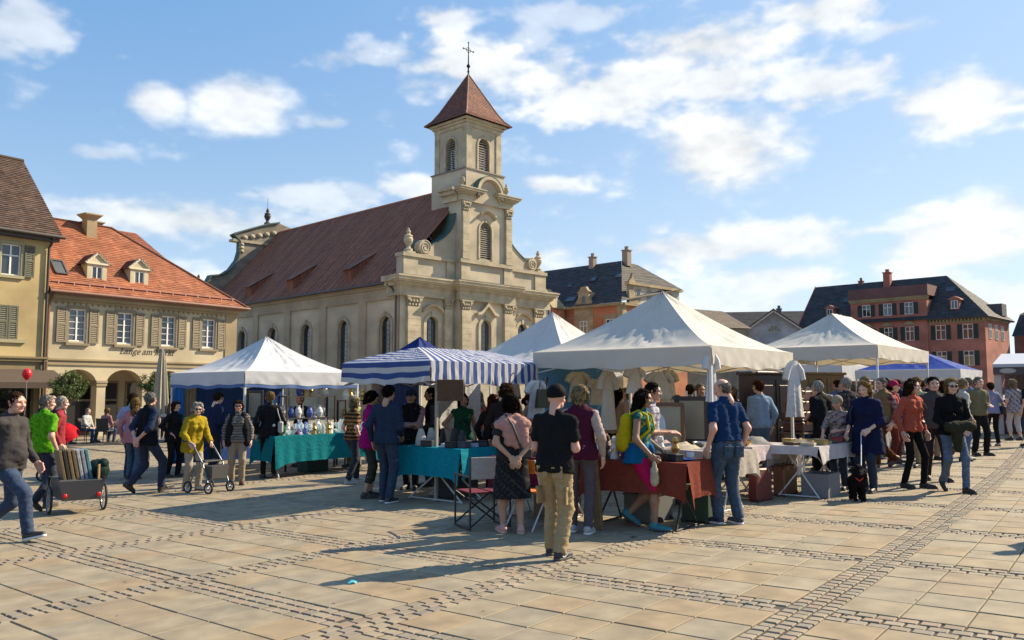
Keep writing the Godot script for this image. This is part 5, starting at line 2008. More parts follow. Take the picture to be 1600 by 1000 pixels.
func build_stalls() -> void:
	var white := mat(C(0.78, 0.78, 0.80), 0.8, "canvas")
	var cream := mat(C(0.78, 0.735, 0.65), 0.8, "canvas")
	var pale := mat(C(0.76, 0.745, 0.71), 0.8, "canvas")
	var teal := mat(C(0.004, 0.20, 0.235), 0.75, "cloth")
	var teal2 := mat(C(0.004, 0.275, 0.36), 0.7, "cloth")
	var blue := mat(C(0.03, 0.075, 0.26), 0.8, "cloth")
	var steel := mat(C(0.55, 0.54, 0.52), 0.35)
	var dark := mat(C(0.03, 0.028, 0.026), 0.5)
	# --- glassware stall
	var s1 := canopy("gazebo", "white peaked gazebo with blue trimmed valance over glassware stall", Vector2(-5.5, 17.3), 3.0, 3.0, 2.16, 3.0, 0.02, 0.26, white, {"trim": mat(C(0.10, 0.18, 0.42), 0.8, "canvas")})
	drape(s1, "backcloth", "dark blue cloth hung behind the glassware stall", "cloth", V(-1.45, 0, -1.42), V(1.45, 0, -1.42), 2.05, 0.1, blue, 0.03)
	drape(s1, "side_curtain", "blue side curtain of the white gazebo gathered at a corner", "curtain", V(-1.47, 0, -1.4), V(-1.47, 0, -0.95), 2.0, 0.2, mat(C(0.03, 0.16, 0.42), 0.8, "cloth"), 0.06)
	drape(s1, "patterned_curtain", "beige patterned curtain hanging in the white gazebo", "curtain", V(-1.38, 0, -1.3), V(-0.95, 0, -1.36), 1.95, 0.3, mat(C(0.42, 0.36, 0.28), 0.85, "tile"), 0.05)
	tabs.glass = cloth_table(Vector2(-4.10, 17.95), 50.0, 2.7, 0.75, 0.82, [0.52, 0.5, 0.4, 0.5], teal, "dark teal cloth draped over the long glassware table", "folding trestle table under the dark teal cloth", steel)
	# --- jewellery stall
	var st := [C(0.72, 0.72, 0.74), C(0.045, 0.10, 0.36)]
	var s2 := canopy("striped_stall", "blue and white striped canopy over the jewellery table", Vector2(-1.2, 12.4), 3.0, 2.05, 2.10, 2.36, 0.8, 0.30, white, {"stripes": st, "sag": 0.85, "droop": 0.05, "inset": 0.74, "frame": mat(C(0.33, 0.30, 0.26), 0.5)})
	drape(s2, "blue_drape", "pale blue sheet pinned behind the jewellery stall", "cloth", V(-0.6, 0, -1.0), V(0.25, 0, -1.05), 2.05, 0.35, mat(C(0.12, 0.20, 0.50), 0.8, "cloth"), 0.05)
	drape(s2, "white_backdrop", "white sheet behind the hanging handbags", "cloth", V(0.45, 0, -1.02), V(1.9, 0, -1.06), 2.05, 0.3, mat(C(0.58, 0.57, 0.57), 0.85, "cloth"), 0.02)
	tabs.jewel = cloth_table(Vector2(-1.02, 13.05), 50.0, 0.78, 1.35, 0.80, [0.36, 0.4, 0.3, 0.42], teal2, "bright turquoise cloth hanging in points over jewellery table", "jewellery table with crossed metal legs under turquoise cloth", steel)
	# --- big cream tent
	var s4 := canopy("cream_tent", "large cream peaked tent over the flea market tables", Vector2(2.9, 12.2), 3.05, 3.3, 2.24, 3.30, 0.02, 0.27, cream, {"sag": 1.3, "droop": 0.04})
	drape(s4, "blue_backdrop", "sky blue sheet behind hanging baby clothes", "cloth", V(-1.45, 0, -1.6), V(0.5, 0, -1.6), 2.15, 0.5, mat(C(0.12, 0.34, 0.68), 0.85, "cloth"), 0.015)
	tabs.wine = cloth_table(Vector2(0.42, 11.0), -34.0, 1.15, 0.75, 0.78, [0.34, 0.2, 0.3, 0.3], mat(C(0.13, 0.015, 0.04), 0.85, "cloth"), "wine red cloth on the table behind the orange chair", "folding table under the wine red cloth", steel)
	tabs.rust = cloth_table(Vector2(1.62, 10.22), -34.0, 1.34, 0.78, 0.78, [0.36, 0.4, 0.3, 0.2], mat(C(0.22, 0.05, 0.032), 0.85, "cloth"), "rust red cloth hanging from table beside green trunk", "folding table under the rust red cloth", dark)
	tabs.mid = cloth_table(Vector2(2.45, 11.75), -38.0, 1.6, 0.75, 0.78, [0.25, 0.3, 0.3, 0.2], mat(C(0.50, 0.44, 0.38), 0.85, "cloth"), "beige lace cloth on table in middle of cream tent", "folding table under the beige lace cloth", steel)
	tabs.white = cloth_table(Vector2(4.55, 12.85), 50.0, 1.45, 0.72, 0.74, [0.2, 0.0, 0.3, 0.12], mat(C(0.62, 0.57, 0.57), 0.85, "cloth"), "white cloth on folding table with books at tent corner", "white metal framed folding table beside the dog owner", mat(C(0.60, 0.60, 0.58), 0.4))
	tabs.linen = cloth_table(Vector2(3.55, 12.75), 50.0, 1.3, 0.7, 0.76, [0.2, 0.3, 0.3, 0.3], mat(C(0.60, 0.50, 0.50), 0.85, "cloth"), "pale pink linen cloth on table behind man in blue polo", "folding table under the pale pink linen", steel)
	drape(s4, "white_cloth", "white sheet hanging down from end of folding table", "cloth", V(1.25, 0, 1.72), V(1.95, 0, 1.62), 0.76, 0.16, mat(C(0.62, 0.60, 0.58), 0.85, "cloth"), 0.08)
	# --- grey tent behind
	canopy("gazebo", "grey white peaked gazebo with creased roof behind striped stall", Vector2(1.05, 15.6), 3.0, 3.0, 2.2, 3.28, 0.02, 0.25, pale, {"sag": 1.35})
	canopy("gazebo", "dark blue peaked gazebo showing behind the striped canopy", Vector2(-2.2, 19.6), 2.6, 2.6, 2.2, 3.06, 0.02, 0.2, mat(C(0.02, 0.045, 0.2), 0.7, "cloth"))
	# --- cream tent on the far side of the aisle
	var s5 := canopy("long_gazebo", "cream gazebo with long ridge and open scissor frame near red house", Vector2(8.28, 19.0), 4.4, 3.0, 2.52, 3.42, 0.75, 0.30, cream, {"sag": 1.3})
	canopy("blue_white_tent", "blue and white striped fair tent beyond the cream gazebo", Vector2(12.75, 23.9), 2.9, 2.9, 2.02, 2.66, 0.02, 0.26, mat(C(0.012, 0.06, 0.36), 0.7, "cloth"), {"valance_m": white, "sag": 1.1})
	canopy("gazebo", "white gazebo seen far behind under cream awning", Vector2(10.6, 27.0), 3.5, 3.5, 2.3, 3.0, 0.02, 0.5, white)
	booth()
	tabs.far = cloth_table(Vector2(8.6, 19.6), 50.0, 2.6, 0.8, 0.76, [0.5, 0.4, 0.3, 0.4], mat(C(0.35, 0.33, 0.32), 0.85, "cloth"), "grey cloth on long table beneath the cream gazebo", "long folding table beneath the cream gazebo", steel)

func booth() -> void:
	# fair booth with a lit sign, and a snack stall before it
	var b := thing("fair_booth", "fair booth with red and yellow lamp borders and painted sign", "booth", gp(23.6, 35.5), -28.0)
	var mb := MB.new()
	mb.span(-0.8, 6, 0, 2.6, -2.5, -0.3)
	part(mb, "booth_body", mat(C(0.16, 0.05, 0.04), 0.7, "wood"), b)
	mb = MB.new()
	mb.span(-0.6, 6, 3.0, 4.15, -0.3, -0.1)
	var sg := part(mb, "sign_board", mat(C(0.035, 0.028, 0.03), 0.6), b)
	lettering(sg, "Die", Vector3(1.85, 3.35, -0.095), 1.0, 0.55, C(0.75, 0.55, 0.05), 0.08)
	for k in 9:
		mb = MB.new()
		mb.tube([V(0.1, 3.0, -0.08), V(0.1 + 0.9 * cos(0.35 + k * 0.13), 3.0 + 1.05 * sin(0.15 + k * 0.16), -0.08)], [0.05, 0.01], 5)
		part(mb, "painted_frond", mat(C(0.45, 0.48, 0.36), 0.6), sg)
	for e in [[-0.75, 4.25, 6.0, 4.55], [-0.75, 2.95, 6.0, 2.75]]:
		for i in 30:
			mb = MB.new()
			var t := i / 29.0
			mb.box(V(lerpf(e[0], e[2], t), lerpf(e[1], e[3], t), -0.05), V(0.14, 0.12, 0.12))
			part(mb, "border_lamp", mat(C(0.45, 0.02, 0.02) if i % 2 == 0 else C(0.55, 0.40, 0.30), 0.4), b)
	mb = MB.new()
	for i in 3:
		mb.col = [C(0.42, 0.015, 0.02), C(0.75, 0.45, 0.02), C(0.42, 0.015, 0.02)][i]
		mb.span(-1.15, -0.65, 2.5 + 0.62 * i, 3.1 + 0.62 * i, -0.3, 0.1)
	part(mb, "corner_post", mat(Color.WHITE, 0.5, "", true), b)
	var s := thing("snack_stall", "low stall with grey sheet roof at edge of square", "stall", gp(15.6, 26.5), -36.0)
	mb = MB.new()
	mb.box(V(2.4, 2.32, -0.6), V(5.4, 0.1, 2.6), Basis(Vector3.RIGHT, 0.16))
	part(mb, "roof", mat(C(0.46, 0.46, 0.50), 0.4), s)
	mb = MB.new()
	mb.span(-0.3, 5, 1.84, 2.06, 0.55, 0.62)
	part(mb, "fascia", mat(C(0.16, 0.13, 0.12), 0.7, "wood"), s)
	for k in 5:
		mb = MB.new()
		mb.ball(V(0.1 + 0.75 * k, 1.95, 0.63), V(0.24, 0.09, 0.02), 10)
		part(mb, "fascia_medallion", mat(C(0.42, 0.38, 0.32), 0.6), s)
	for x in [-0.2, 4.9]:
		mb = MB.new()
		mb.span(x - 0.1, x + 0.1, 0, 2.15, 0.3, 0.5)
		part(mb, "post", mat(C(0.50, 0.42, 0.38), 0.6), s)
	mb = MB.new()
	mb.span(-0.2, 5, 0, 1.05, -1.5, 0.3)
	part(mb, "counter", mat(C(0.14, 0.03, 0.03), 0.7, "wood"), s)
	mb = MB.new()
	mb.span(-0.2, 5, 1.05, 2.2, -1.6, -1.5)
	part(mb, "back_panel", mat(C(0.30, 0.20, 0.16), 0.8, "wood"), s)

# ------------------------------------------------------------------ cafe terrace
func leafy(mb: MB, c: Vector3, r: Vector3, count: int, size: float, rg: RandomNumberGenerator, cols: Array) -> void:
	for i in count:
		var d := V(rg.randfn(), rg.randfn(), rg.randfn()).normalized()
		var q := pow(rg.randf(), 0.4)
		var p := c + d * r * q * (0.8 + 0.35 * sin(d.x * 5.0 + d.y * 7.0) * sin(d.z * 6.0 + 1.0))
		var u := V(rg.randfn(), rg.randfn(), rg.randfn()).normalized()
		var w := u.cross(d).normalized()
		var s := size * rg.randf_range(0.6, 1.3)
		mb.col = cols[rg.randi() % cols.size()] * rg.randf_range(0.7, 1.25)
		mb.tri(p - w * s * 0.35, p + u * s, p + w * s * 0.35)
		mb.tri(p + w * s * 0.35, p - u * s * 0.7, p - w * s * 0.35)

func build_cafe_terrace() -> void:
	var rg := RandomNumberGenerator.new()
	rg.seed = 5
	var wicker := mat(C(0.085, 0.062, 0.048), 0.8, "wood")
	# olive trees in tubs
	var greens := [C(0.085, 0.115, 0.032), C(0.12, 0.15, 0.045), C(0.06, 0.085, 0.025), C(0.15, 0.17, 0.07)]
	for q in [[-17.9, 33.8, 0.84, "round headed olive tree in a tub before the arcade"], [-15.3, 36.2, 0.80, "dark leafy tub tree behind the folded parasol"]]:
		var t := thing("tub_tree", q[3], "tree", gp(q[0], q[1]))
		var mb := MB.new()
		mb.lathe([[0.0, 0.0], [0.26, 0.0], [0.33, 0.55], [0.35, 0.58], [0.30, 0.58], [0.0, 0.5]], V(0, 0, 0), 16)
		part(mb, "tub", mat(C(0.16, 0.14, 0.12), 0.8, "stone"), t)
		mb = MB.new()
		mb.tube([V(0, 0.5, 0), V(0.02, 1.0, 0.01), V(-0.01, 1.5, 0), V(0.0, 1.9, 0)], [0.05, 0.045, 0.04, 0.02], 8)
		for k in 6:
			mb.tube([V(0, 1.45 + 0.05 * k, 0), V(cos(k * 1.05) * 0.45, 1.95 + 0.05 * k, sin(k * 1.05) * 0.45)], [0.025, 0.01], 5)
		part(mb, "trunk", mat(C(0.13, 0.10, 0.07), 0.9, "wood"), t)
		mb = MB.new()
		for k in 46:
			var d := V(rg.randfn(), rg.randfn() * 0.7 + 0.5, rg.randfn()).normalized()
			leafy(mb, V(0, 2.05, 0) + d * V(q[2], 0.75, q[2]) * rg.randf_range(0.25, 0.95), V(0.17, 0.24, 0.17), 90, 0.06, rg, greens)
		leafy(mb, V(0, 2.0, 0), V(q[2] * 0.8, 0.5, q[2] * 0.8), 1500, 0.06, rg, greens)
		part(mb, "crown", mat(Color.WHITE, 0.7, "leaf", true), t).set_meta("kind", "stuff")
	# folded parasol
	var p := thing("folded_parasol", "tall folded beige parasol tied up in front of arcade", "parasol", gp(-13.1, 31.4))
	var mb := MB.new()
	mb.tube([V(0, 0, 0), V(0, 3.5, 0)], 0.03, 8)
	part(mb, "pole", mat(C(0.45, 0.43, 0.40), 0.5), p)
	mb = MB.new()
	for i in 10:
		var a0 := TAU * i / 10
		var rib := []
		for j in 12:
			var y := 1.05 + 2.4 * j / 11.0
			var r0 := 0.05 + 0.27 * pow(1.0 - j / 11.0, 0.6)
			var row := []
			for k in 5:
				var a := a0 + TAU / 10 * k / 4.0
				var r := r0 * (0.62 + 0.38 * absf(cos(PI * k / 4.0)))
				row.append(V(cos(a) * r, y, sin(a) * r))
			rib.append(row)
		mb.sheet(rib, true)
	part(mb, "canopy", mat(C(0.52, 0.45, 0.34), 0.85, "cloth"), p)
	mb = MB.new()
	mb.box(V(0, 0.06, 0), V(0.8, 0.12, 0.8))
	part(mb, "base", mat(C(0.2, 0.2, 0.2), 0.8, "stone"), p)
	# brown awning over the corner shop, and its balloon
	var aw := thing("shop_awning", "brown shop awning stretched out from yellow house", "awning", V(-20.1, -0.4, -36.6) + V(0.81, 0, 0.585) * 0.35, 54.2)
	var g := []
	for j in 6:
		var t := j / 5.0
		var row := []
		for i in 13:
			var s := i / 12.0
			row.append(V(lerpf(-4.6, -0.05, s), 2.95 - 0.55 * t - 0.06 * sin(t * PI), 0.02 + 1.9 * t))
		g.append(row)
	mb = MB.new()
	mb.sheet(g, true)
	part(mb, "canvas", mat(C(0.10, 0.068, 0.05), 0.85, "canvas"), aw)
	mb = MB.new()
	mb.span(-4.6, -0.05, 2.16, 2.40, 1.90, 1.92)
	part(mb, "valance", mat(C(0.09, 0.06, 0.045), 0.85, "canvas"), aw)
	for x in [-4.5, -0.15]:
		mb = MB.new()
		mb.tube([V(x, 1.9, 0.02), V(x, 2.42, 1.9)], 0.02, 6)
		part(mb, "arm", mat(C(0.06, 0.05, 0.05), 0.5), aw)
	var bl := thing("balloon", "shiny red balloon floating beside the brown awning", "balloon", gp(-17.9, 31.0, 2.62))
	mb = MB.new()
	mb.lathe([[0.0, -0.22], [0.03, -0.21], [0.10, -0.15], [0.155, -0.04], [0.165, 0.05], [0.13, 0.15], [0.07, 0.20], [0.0, 0.22]], V(0, 0, 0), 20)
	mb.lathe([[0.03, -0.26], [0.008, -0.22], [0.0, -0.21]], V(0, 0, 0), 8)
	part(mb, "skin", mat(C(0.62, 0.012, 0.02), 0.2), bl)
	mb = MB.new()
	mb.tube([V(0, -0.24, 0), V(0.03, -0.8, 0.02), V(-0.02, -1.5, 0)], 0.004, 4)
	part(mb, "string", mat(C(0.6, 0.6, 0.6), 0.7), bl)
	# wicker chairs and tables
	var ch := cafe_chair(wicker)
	var spots := [[-15.55, 32.3, 170.0], [-14.45, 32.0, 200.0], [-16.6, 32.9, 80.0], [-13.2, 32.6, 150.0], [-17.0, 31.8, 120.0], [-12.4, 33.2, 220.0]]
	for i in spots.size():
		var q: Array = spots[i]
		var lab := "brown wicker cafe chair on the terrace before the arcade"
		if i == 0:
			ch.position = gp(q[0], q[1])
			ch.rotation.y = deg_to_rad(q[2])
		else:
			dup(ch, "cafe_chair", lab, gp(q[0], q[1]), q[2], "cafe chairs")
	for q in [[-15.3, 33.1, "round cafe table with drinks among the wicker chairs"], [-12.9, 33.4, "small cafe table near the folded parasol"]]:
		var t := thing("cafe_table", q[2], "table", gp(q[0], q[1]), 0.0, "cafe tables")
		mb = MB.new()
		mb.lathe([[0.0, 0.72], [0.38, 0.72], [0.39, 0.735], [0.38, 0.75], [0.0, 0.75]], V(0, 0, 0), 20)
		part(mb, "tabletop", mat(C(0.35, 0.33, 0.30), 0.4), t)
		mb = MB.new()
		mb.tube([V(0, 0, 0), V(0, 0.72, 0)], 0.03, 8)
		for k in 4:
			mb.tube([V(0, 0.06, 0), V(cos(k * PI / 2) * 0.3, 0.02, sin(k * PI / 2) * 0.3)], 0.02, 6)
		part(mb, "pedestal", mat(C(0.08, 0.08, 0.08), 0.5), t)

func cafe_chair(m: Material) -> Node3D:
	var t := thing("cafe_chair", "brown wicker cafe chair on the terrace before the arcade", "chair", Vector3.ZERO, 0.0, "cafe chairs")
	var mb := MB.new()
	mb.soft(V(0, 0.44, 0), V(0.48, 0.06, 0.46), 0.02)
	part(mb, "seat", m, t)
	mb = MB.new()
	var g := []
	for j in 7:
		var row := []
		for i in 9:
			var s := i / 8.0 * 2 - 1
			row.append(V(s * 0.25, 0.46 + 0.46 * j / 6.0, -0.22 - 0.06 * j / 6.0 + 0.06 * s * s))
		g.append(row)
	mb.sheet(g)
	var g2 := []
	for row in g:
		var r2 := []
		for p in row:
			r2.append(p + V(0, 0, -0.025))
		g2.append(r2)
	mb.sheet(g2, true)
	part(mb, "backrest", m, t)
	for s in [-1.0, 1.0]:
		mb = MB.new()
		mb.tube([V(s * 0.25, 0.44, 0.2), V(s * 0.26, 0.64, 0.2), V(s * 0.26, 0.66, -0.2)], 0.016, 6)
		part(mb, "armrest", m, t)
		for q in [-1.0, 1.0]:
			mb = MB.new()
			mb.tube([V(s * 0.21, 0.42, q * 0.19), V(s * 0.24, 0.0, q * 0.22)], 0.016, 6)
			part(mb, "leg", m, t)
	return t

# ------------------------------------------------------------------ bodies
# A body is a smooth union of tapered capsules, meshed as surface nets. A capsule is [a, b, radius a, radius b, flat end at b].
func net(caps: Array, cell: float, k: float, clips := [], wr := 0.0, seed_off := 0.0) -> Array:
	var lo := Vector3.ONE * 1e9
	var hi := -lo
	for c in caps:
		var r: float = maxf(c[2], c[3])
		lo = lo.min((c[0] as Vector3).min(c[1]) - Vector3.ONE * r)
		hi = hi.max((c[0] as Vector3).max(c[1]) + Vector3.ONE * r)
	lo -= Vector3.ONE * cell * 2.6
	hi += Vector3.ONE * cell * 2.6
	var nx := int((hi.x - lo.x) / cell) + 2
	var ny := int((hi.y - lo.y) / cell) + 2
	var nz := int((hi.z - lo.z) / cell) + 2
	var sy := nx
	var sz := nx * ny
	var f := PackedFloat32Array()
	f.resize(nx * ny * nz)
	f.fill(1.0)
	for c in caps:
		var a: Vector3 = c[0] - lo
		var b: Vector3 = c[1] - lo
		var ra: float = c[2]
		var dr: float = c[3] - ra
		var flat: bool = c.size() > 4 and c[4]
		var ba := b - a
		var l2 := maxf(ba.length_squared(), 1e-9)
		var len := sqrt(l2)
		var m: float = maxf(ra, ra + dr) + k + 2.0 * cell
		var i0 := maxi(0, int((minf(a.x, b.x) - m) / cell))
		var i1 := mini(nx - 1, int((maxf(a.x, b.x) + m) / cell) + 1)
		var j0 := maxi(0, int((minf(a.y, b.y) - m) / cell))
		var j1 := mini(ny - 1, int((maxf(a.y, b.y) + m) / cell) + 1)
		var k0 := maxi(0, int((minf(a.z, b.z) - m) / cell))
		var k1 := mini(nz - 1, int((maxf(a.z, b.z) + m) / cell) + 1)
		for z in range(k0, k1 + 1):
			for y in range(j0, j1 + 1):
				var at := z * sz + y * sy + i0
				var p := Vector3(i0 * cell, y * cell, z * cell) - a
				for x in range(i0, i1 + 1):
					var tr := p.dot(ba) / l2
					var t := clampf(tr, 0.0, 1.0)
					var d := (p - ba * t).length() - ra - dr * t
					if flat and tr > 1.0:
						d = maxf((p - ba * tr).length() - ra - dr, (tr - 1.0) * len)
					var o := f[at]
					var h := k - absf(d - o)
					f[at] = minf(d, o) - (h * h / (4.0 * k) if h > 0.0 else 0.0)
					at += 1
					p.x += cell
	for c in clips:
		var n: Vector3 = c[0]
		var off: float = c[1]
		for z in nz:
			for y in ny:
				var at := z * sz + y * sy
				var base := n.y * (lo.y + y * cell) + n.z * (lo.z + z * cell) - off
				for x in nx:
					if f[at] < 0.2:
						f[at] = maxf(f[at], base + n.x * (lo.x + x * cell))
					at += 1
	var id := PackedInt32Array()
	id.resize(f.size())
	id.fill(-1)
	var v := PackedVector3Array()
	var g := PackedVector3Array()
	var idx := PackedInt32Array()
	var lim := cell * 1.8
	var e8 := PackedFloat32Array()
	e8.resize(8)
	for z in nz - 1:
		for y in ny - 1:
			var at := z * sz + y * sy - 1
			for x in nx - 1:
				at += 1
				var c0 := f[at]
				if c0 > lim or c0 < -lim:
					continue
				var c1 := f[at + 1]
				var c2 := f[at + sy]
				var c3 := f[at + sy + 1]
				var c4 := f[at + sz]
				var c5 := f[at + sz + 1]
				var c6 := f[at + sz + sy]
				var c7 := f[at + sz + sy + 1]
				var mn := minf(minf(minf(c0, c1), minf(c2, c3)), minf(minf(c4, c5), minf(c6, c7)))
				var mx := maxf(maxf(maxf(c0, c1), maxf(c2, c3)), maxf(maxf(c4, c5), maxf(c6, c7)))
				if mn >= 0.0 or mx < 0.0:
					continue
				var s := Vector3.ZERO
				var n := 0
				if (c0 < 0) != (c1 < 0): s += Vector3(c0 / (c0 - c1), 0, 0); n += 1
				if (c2 < 0) != (c3 < 0): s += Vector3(c2 / (c2 - c3), 1, 0); n += 1
				if (c4 < 0) != (c5 < 0): s += Vector3(c4 / (c4 - c5), 0, 1); n += 1
				if (c6 < 0) != (c7 < 0): s += Vector3(c6 / (c6 - c7), 1, 1); n += 1
				if (c0 < 0) != (c2 < 0): s += Vector3(0, c0 / (c0 - c2), 0); n += 1
				if (c1 < 0) != (c3 < 0): s += Vector3(1, c1 / (c1 - c3), 0); n += 1
				if (c4 < 0) != (c6 < 0): s += Vector3(0, c4 / (c4 - c6), 1); n += 1
				if (c5 < 0) != (c7 < 0): s += Vector3(1, c5 / (c5 - c7), 1); n += 1
				if (c0 < 0) != (c4 < 0): s += Vector3(0, 0, c0 / (c0 - c4)); n += 1
				if (c1 < 0) != (c5 < 0): s += Vector3(1, 0, c1 / (c1 - c5)); n += 1
				if (c2 < 0) != (c6 < 0): s += Vector3(0, 1, c2 / (c2 - c6)); n += 1
				if (c3 < 0) != (c7 < 0): s += Vector3(1, 1, c3 / (c3 - c7)); n += 1
				id[at] = v.size()
				v.append(lo + (Vector3(x, y, z) + s / n) * cell)
				g.append(Vector3(c1 + c3 + c5 + c7 - c0 - c2 - c4 - c6, c2 + c3 + c6 + c7 - c0 - c1 - c4 - c5, c4 + c5 + c6 + c7 - c0 - c1 - c2 - c3).normalized())
	for z in range(1, nz - 1):
		for y in range(1, ny - 1):
			var at := z * sz + y * sy
			for x in range(1, nx - 1):
				at += 1
				if id[at] < 0:
					continue
				var in0 := f[at] < 0
				for ax in 3:
					var st: int = [1, sy, sz][ax]
					var u: int = [sy, sz, 1][ax]
					var w: int = [sz, 1, sy][ax]
					if in0 == (f[at + st] < 0):
						continue
					var q0 := id[at]
					var q1 := id[at - u]
					var q2 := id[at - u - w]
					var q3 := id[at - w]
					if q1 < 0 or q2 < 0 or q3 < 0:
						continue
					if in0:
						idx.append_array(PackedInt32Array([q0, q2, q1, q0, q3, q2]))
					else:
						idx.append_array(PackedInt32Array([q0, q1, q2, q0, q2, q3]))
	if wr > 0.0:
		var fn := FastNoiseLite.new()
		fn.seed = int(seed_off * 10.0) % 997
		fn.frequency = 7.0
		fn.fractal_octaves = 3
		if wr > 0.5:
			# hair: locks that run downwards
			fn.frequency = 26.0
			for i in v.size():
				var p := v[i]
				v[i] = p + g[i] * (wr - 1.0) * (fn.get_noise_3d(p.x * 1.6, p.y * 0.35, p.z * 1.6) + 0.7 * fn.get_noise_3d(p.x * 4.0, p.y * 0.6 + 5.0, p.z * 4.0))
			wr = 0.0
		for i in v.size():
			var p := v[i]
			v[i] = p + g[i] * wr * (fn.get_noise_3d(p.x * 1.3, p.y * 2.2 + p.x * 0.8, p.z * 1.3) + 0.6 * fn.get_noise_3d(p.x * 0.6, p.y * 4.0 + p.z * 2.5, p.z * 0.6 + 9.0))
		var nn := PackedVector3Array()
		nn.resize(v.size())
		for i in range(0, idx.size(), 3):
			var q := (v[idx[i + 2]] - v[idx[i]]).cross(v[idx[i + 1]] - v[idx[i]])
			nn[idx[i]] += q
			nn[idx[i + 1]] += q
			nn[idx[i + 2]] += q
		for i in v.size():
			g[i] = (nn[i].normalized() * 1.5 + g[i]).normalized()
	return [v, g, idx]

# one mesh out of nets: each item is [net, transform, colour or colour function]
func net_mesh(items: Array) -> ArrayMesh:
	var v := PackedVector3Array()
	var n := PackedVector3Array()
	var c := PackedColorArray()
	var ix := PackedInt32Array()
	for it in items:
		var t: Transform3D = it[1]
		var base := v.size()
		var plain_part: bool = t == Transform3D() and it[2] is Color
		if plain_part:
			v.append_array(it[0][0])
			n.append_array(it[0][1])
			var cc := PackedColorArray()
			cc.resize(it[0][0].size())
			cc.fill(it[2])
			c.append_array(cc)
			if base == 0:
				ix.append_array(it[0][2])
				continue
		for i in (0 if plain_part else it[0][0].size()):
			var p: Vector3 = it[0][0][i]
			v.append(t * p)
			n.append((t.basis * it[0][1][i]).normalized())
			c.append(it[2].call(p) if it[2] is Callable else it[2])
		if t.basis.determinant() < 0:
			for i in range(0, it[0][2].size(), 3):
				ix.append_array(PackedInt32Array([base + it[0][2][i], base + it[0][2][i + 2], base + it[0][2][i + 1]]))
		else:
			for i in it[0][2]:
				ix.append(base + i)
	var a := []
	a.resize(Mesh.ARRAY_MAX)
	a[Mesh.ARRAY_VERTEX] = v
	a[Mesh.ARRAY_NORMAL] = n
	a[Mesh.ARRAY_COLOR] = c
	a[Mesh.ARRAY_INDEX] = ix
	var m := ArrayMesh.new()
	m.add_surface_from_arrays(Mesh.PRIMITIVE_TRIANGLES, a)
	return m

var kit := {}

func V(x: float, y: float, z: float) -> Vector3:
	return Vector3(x, y, z)

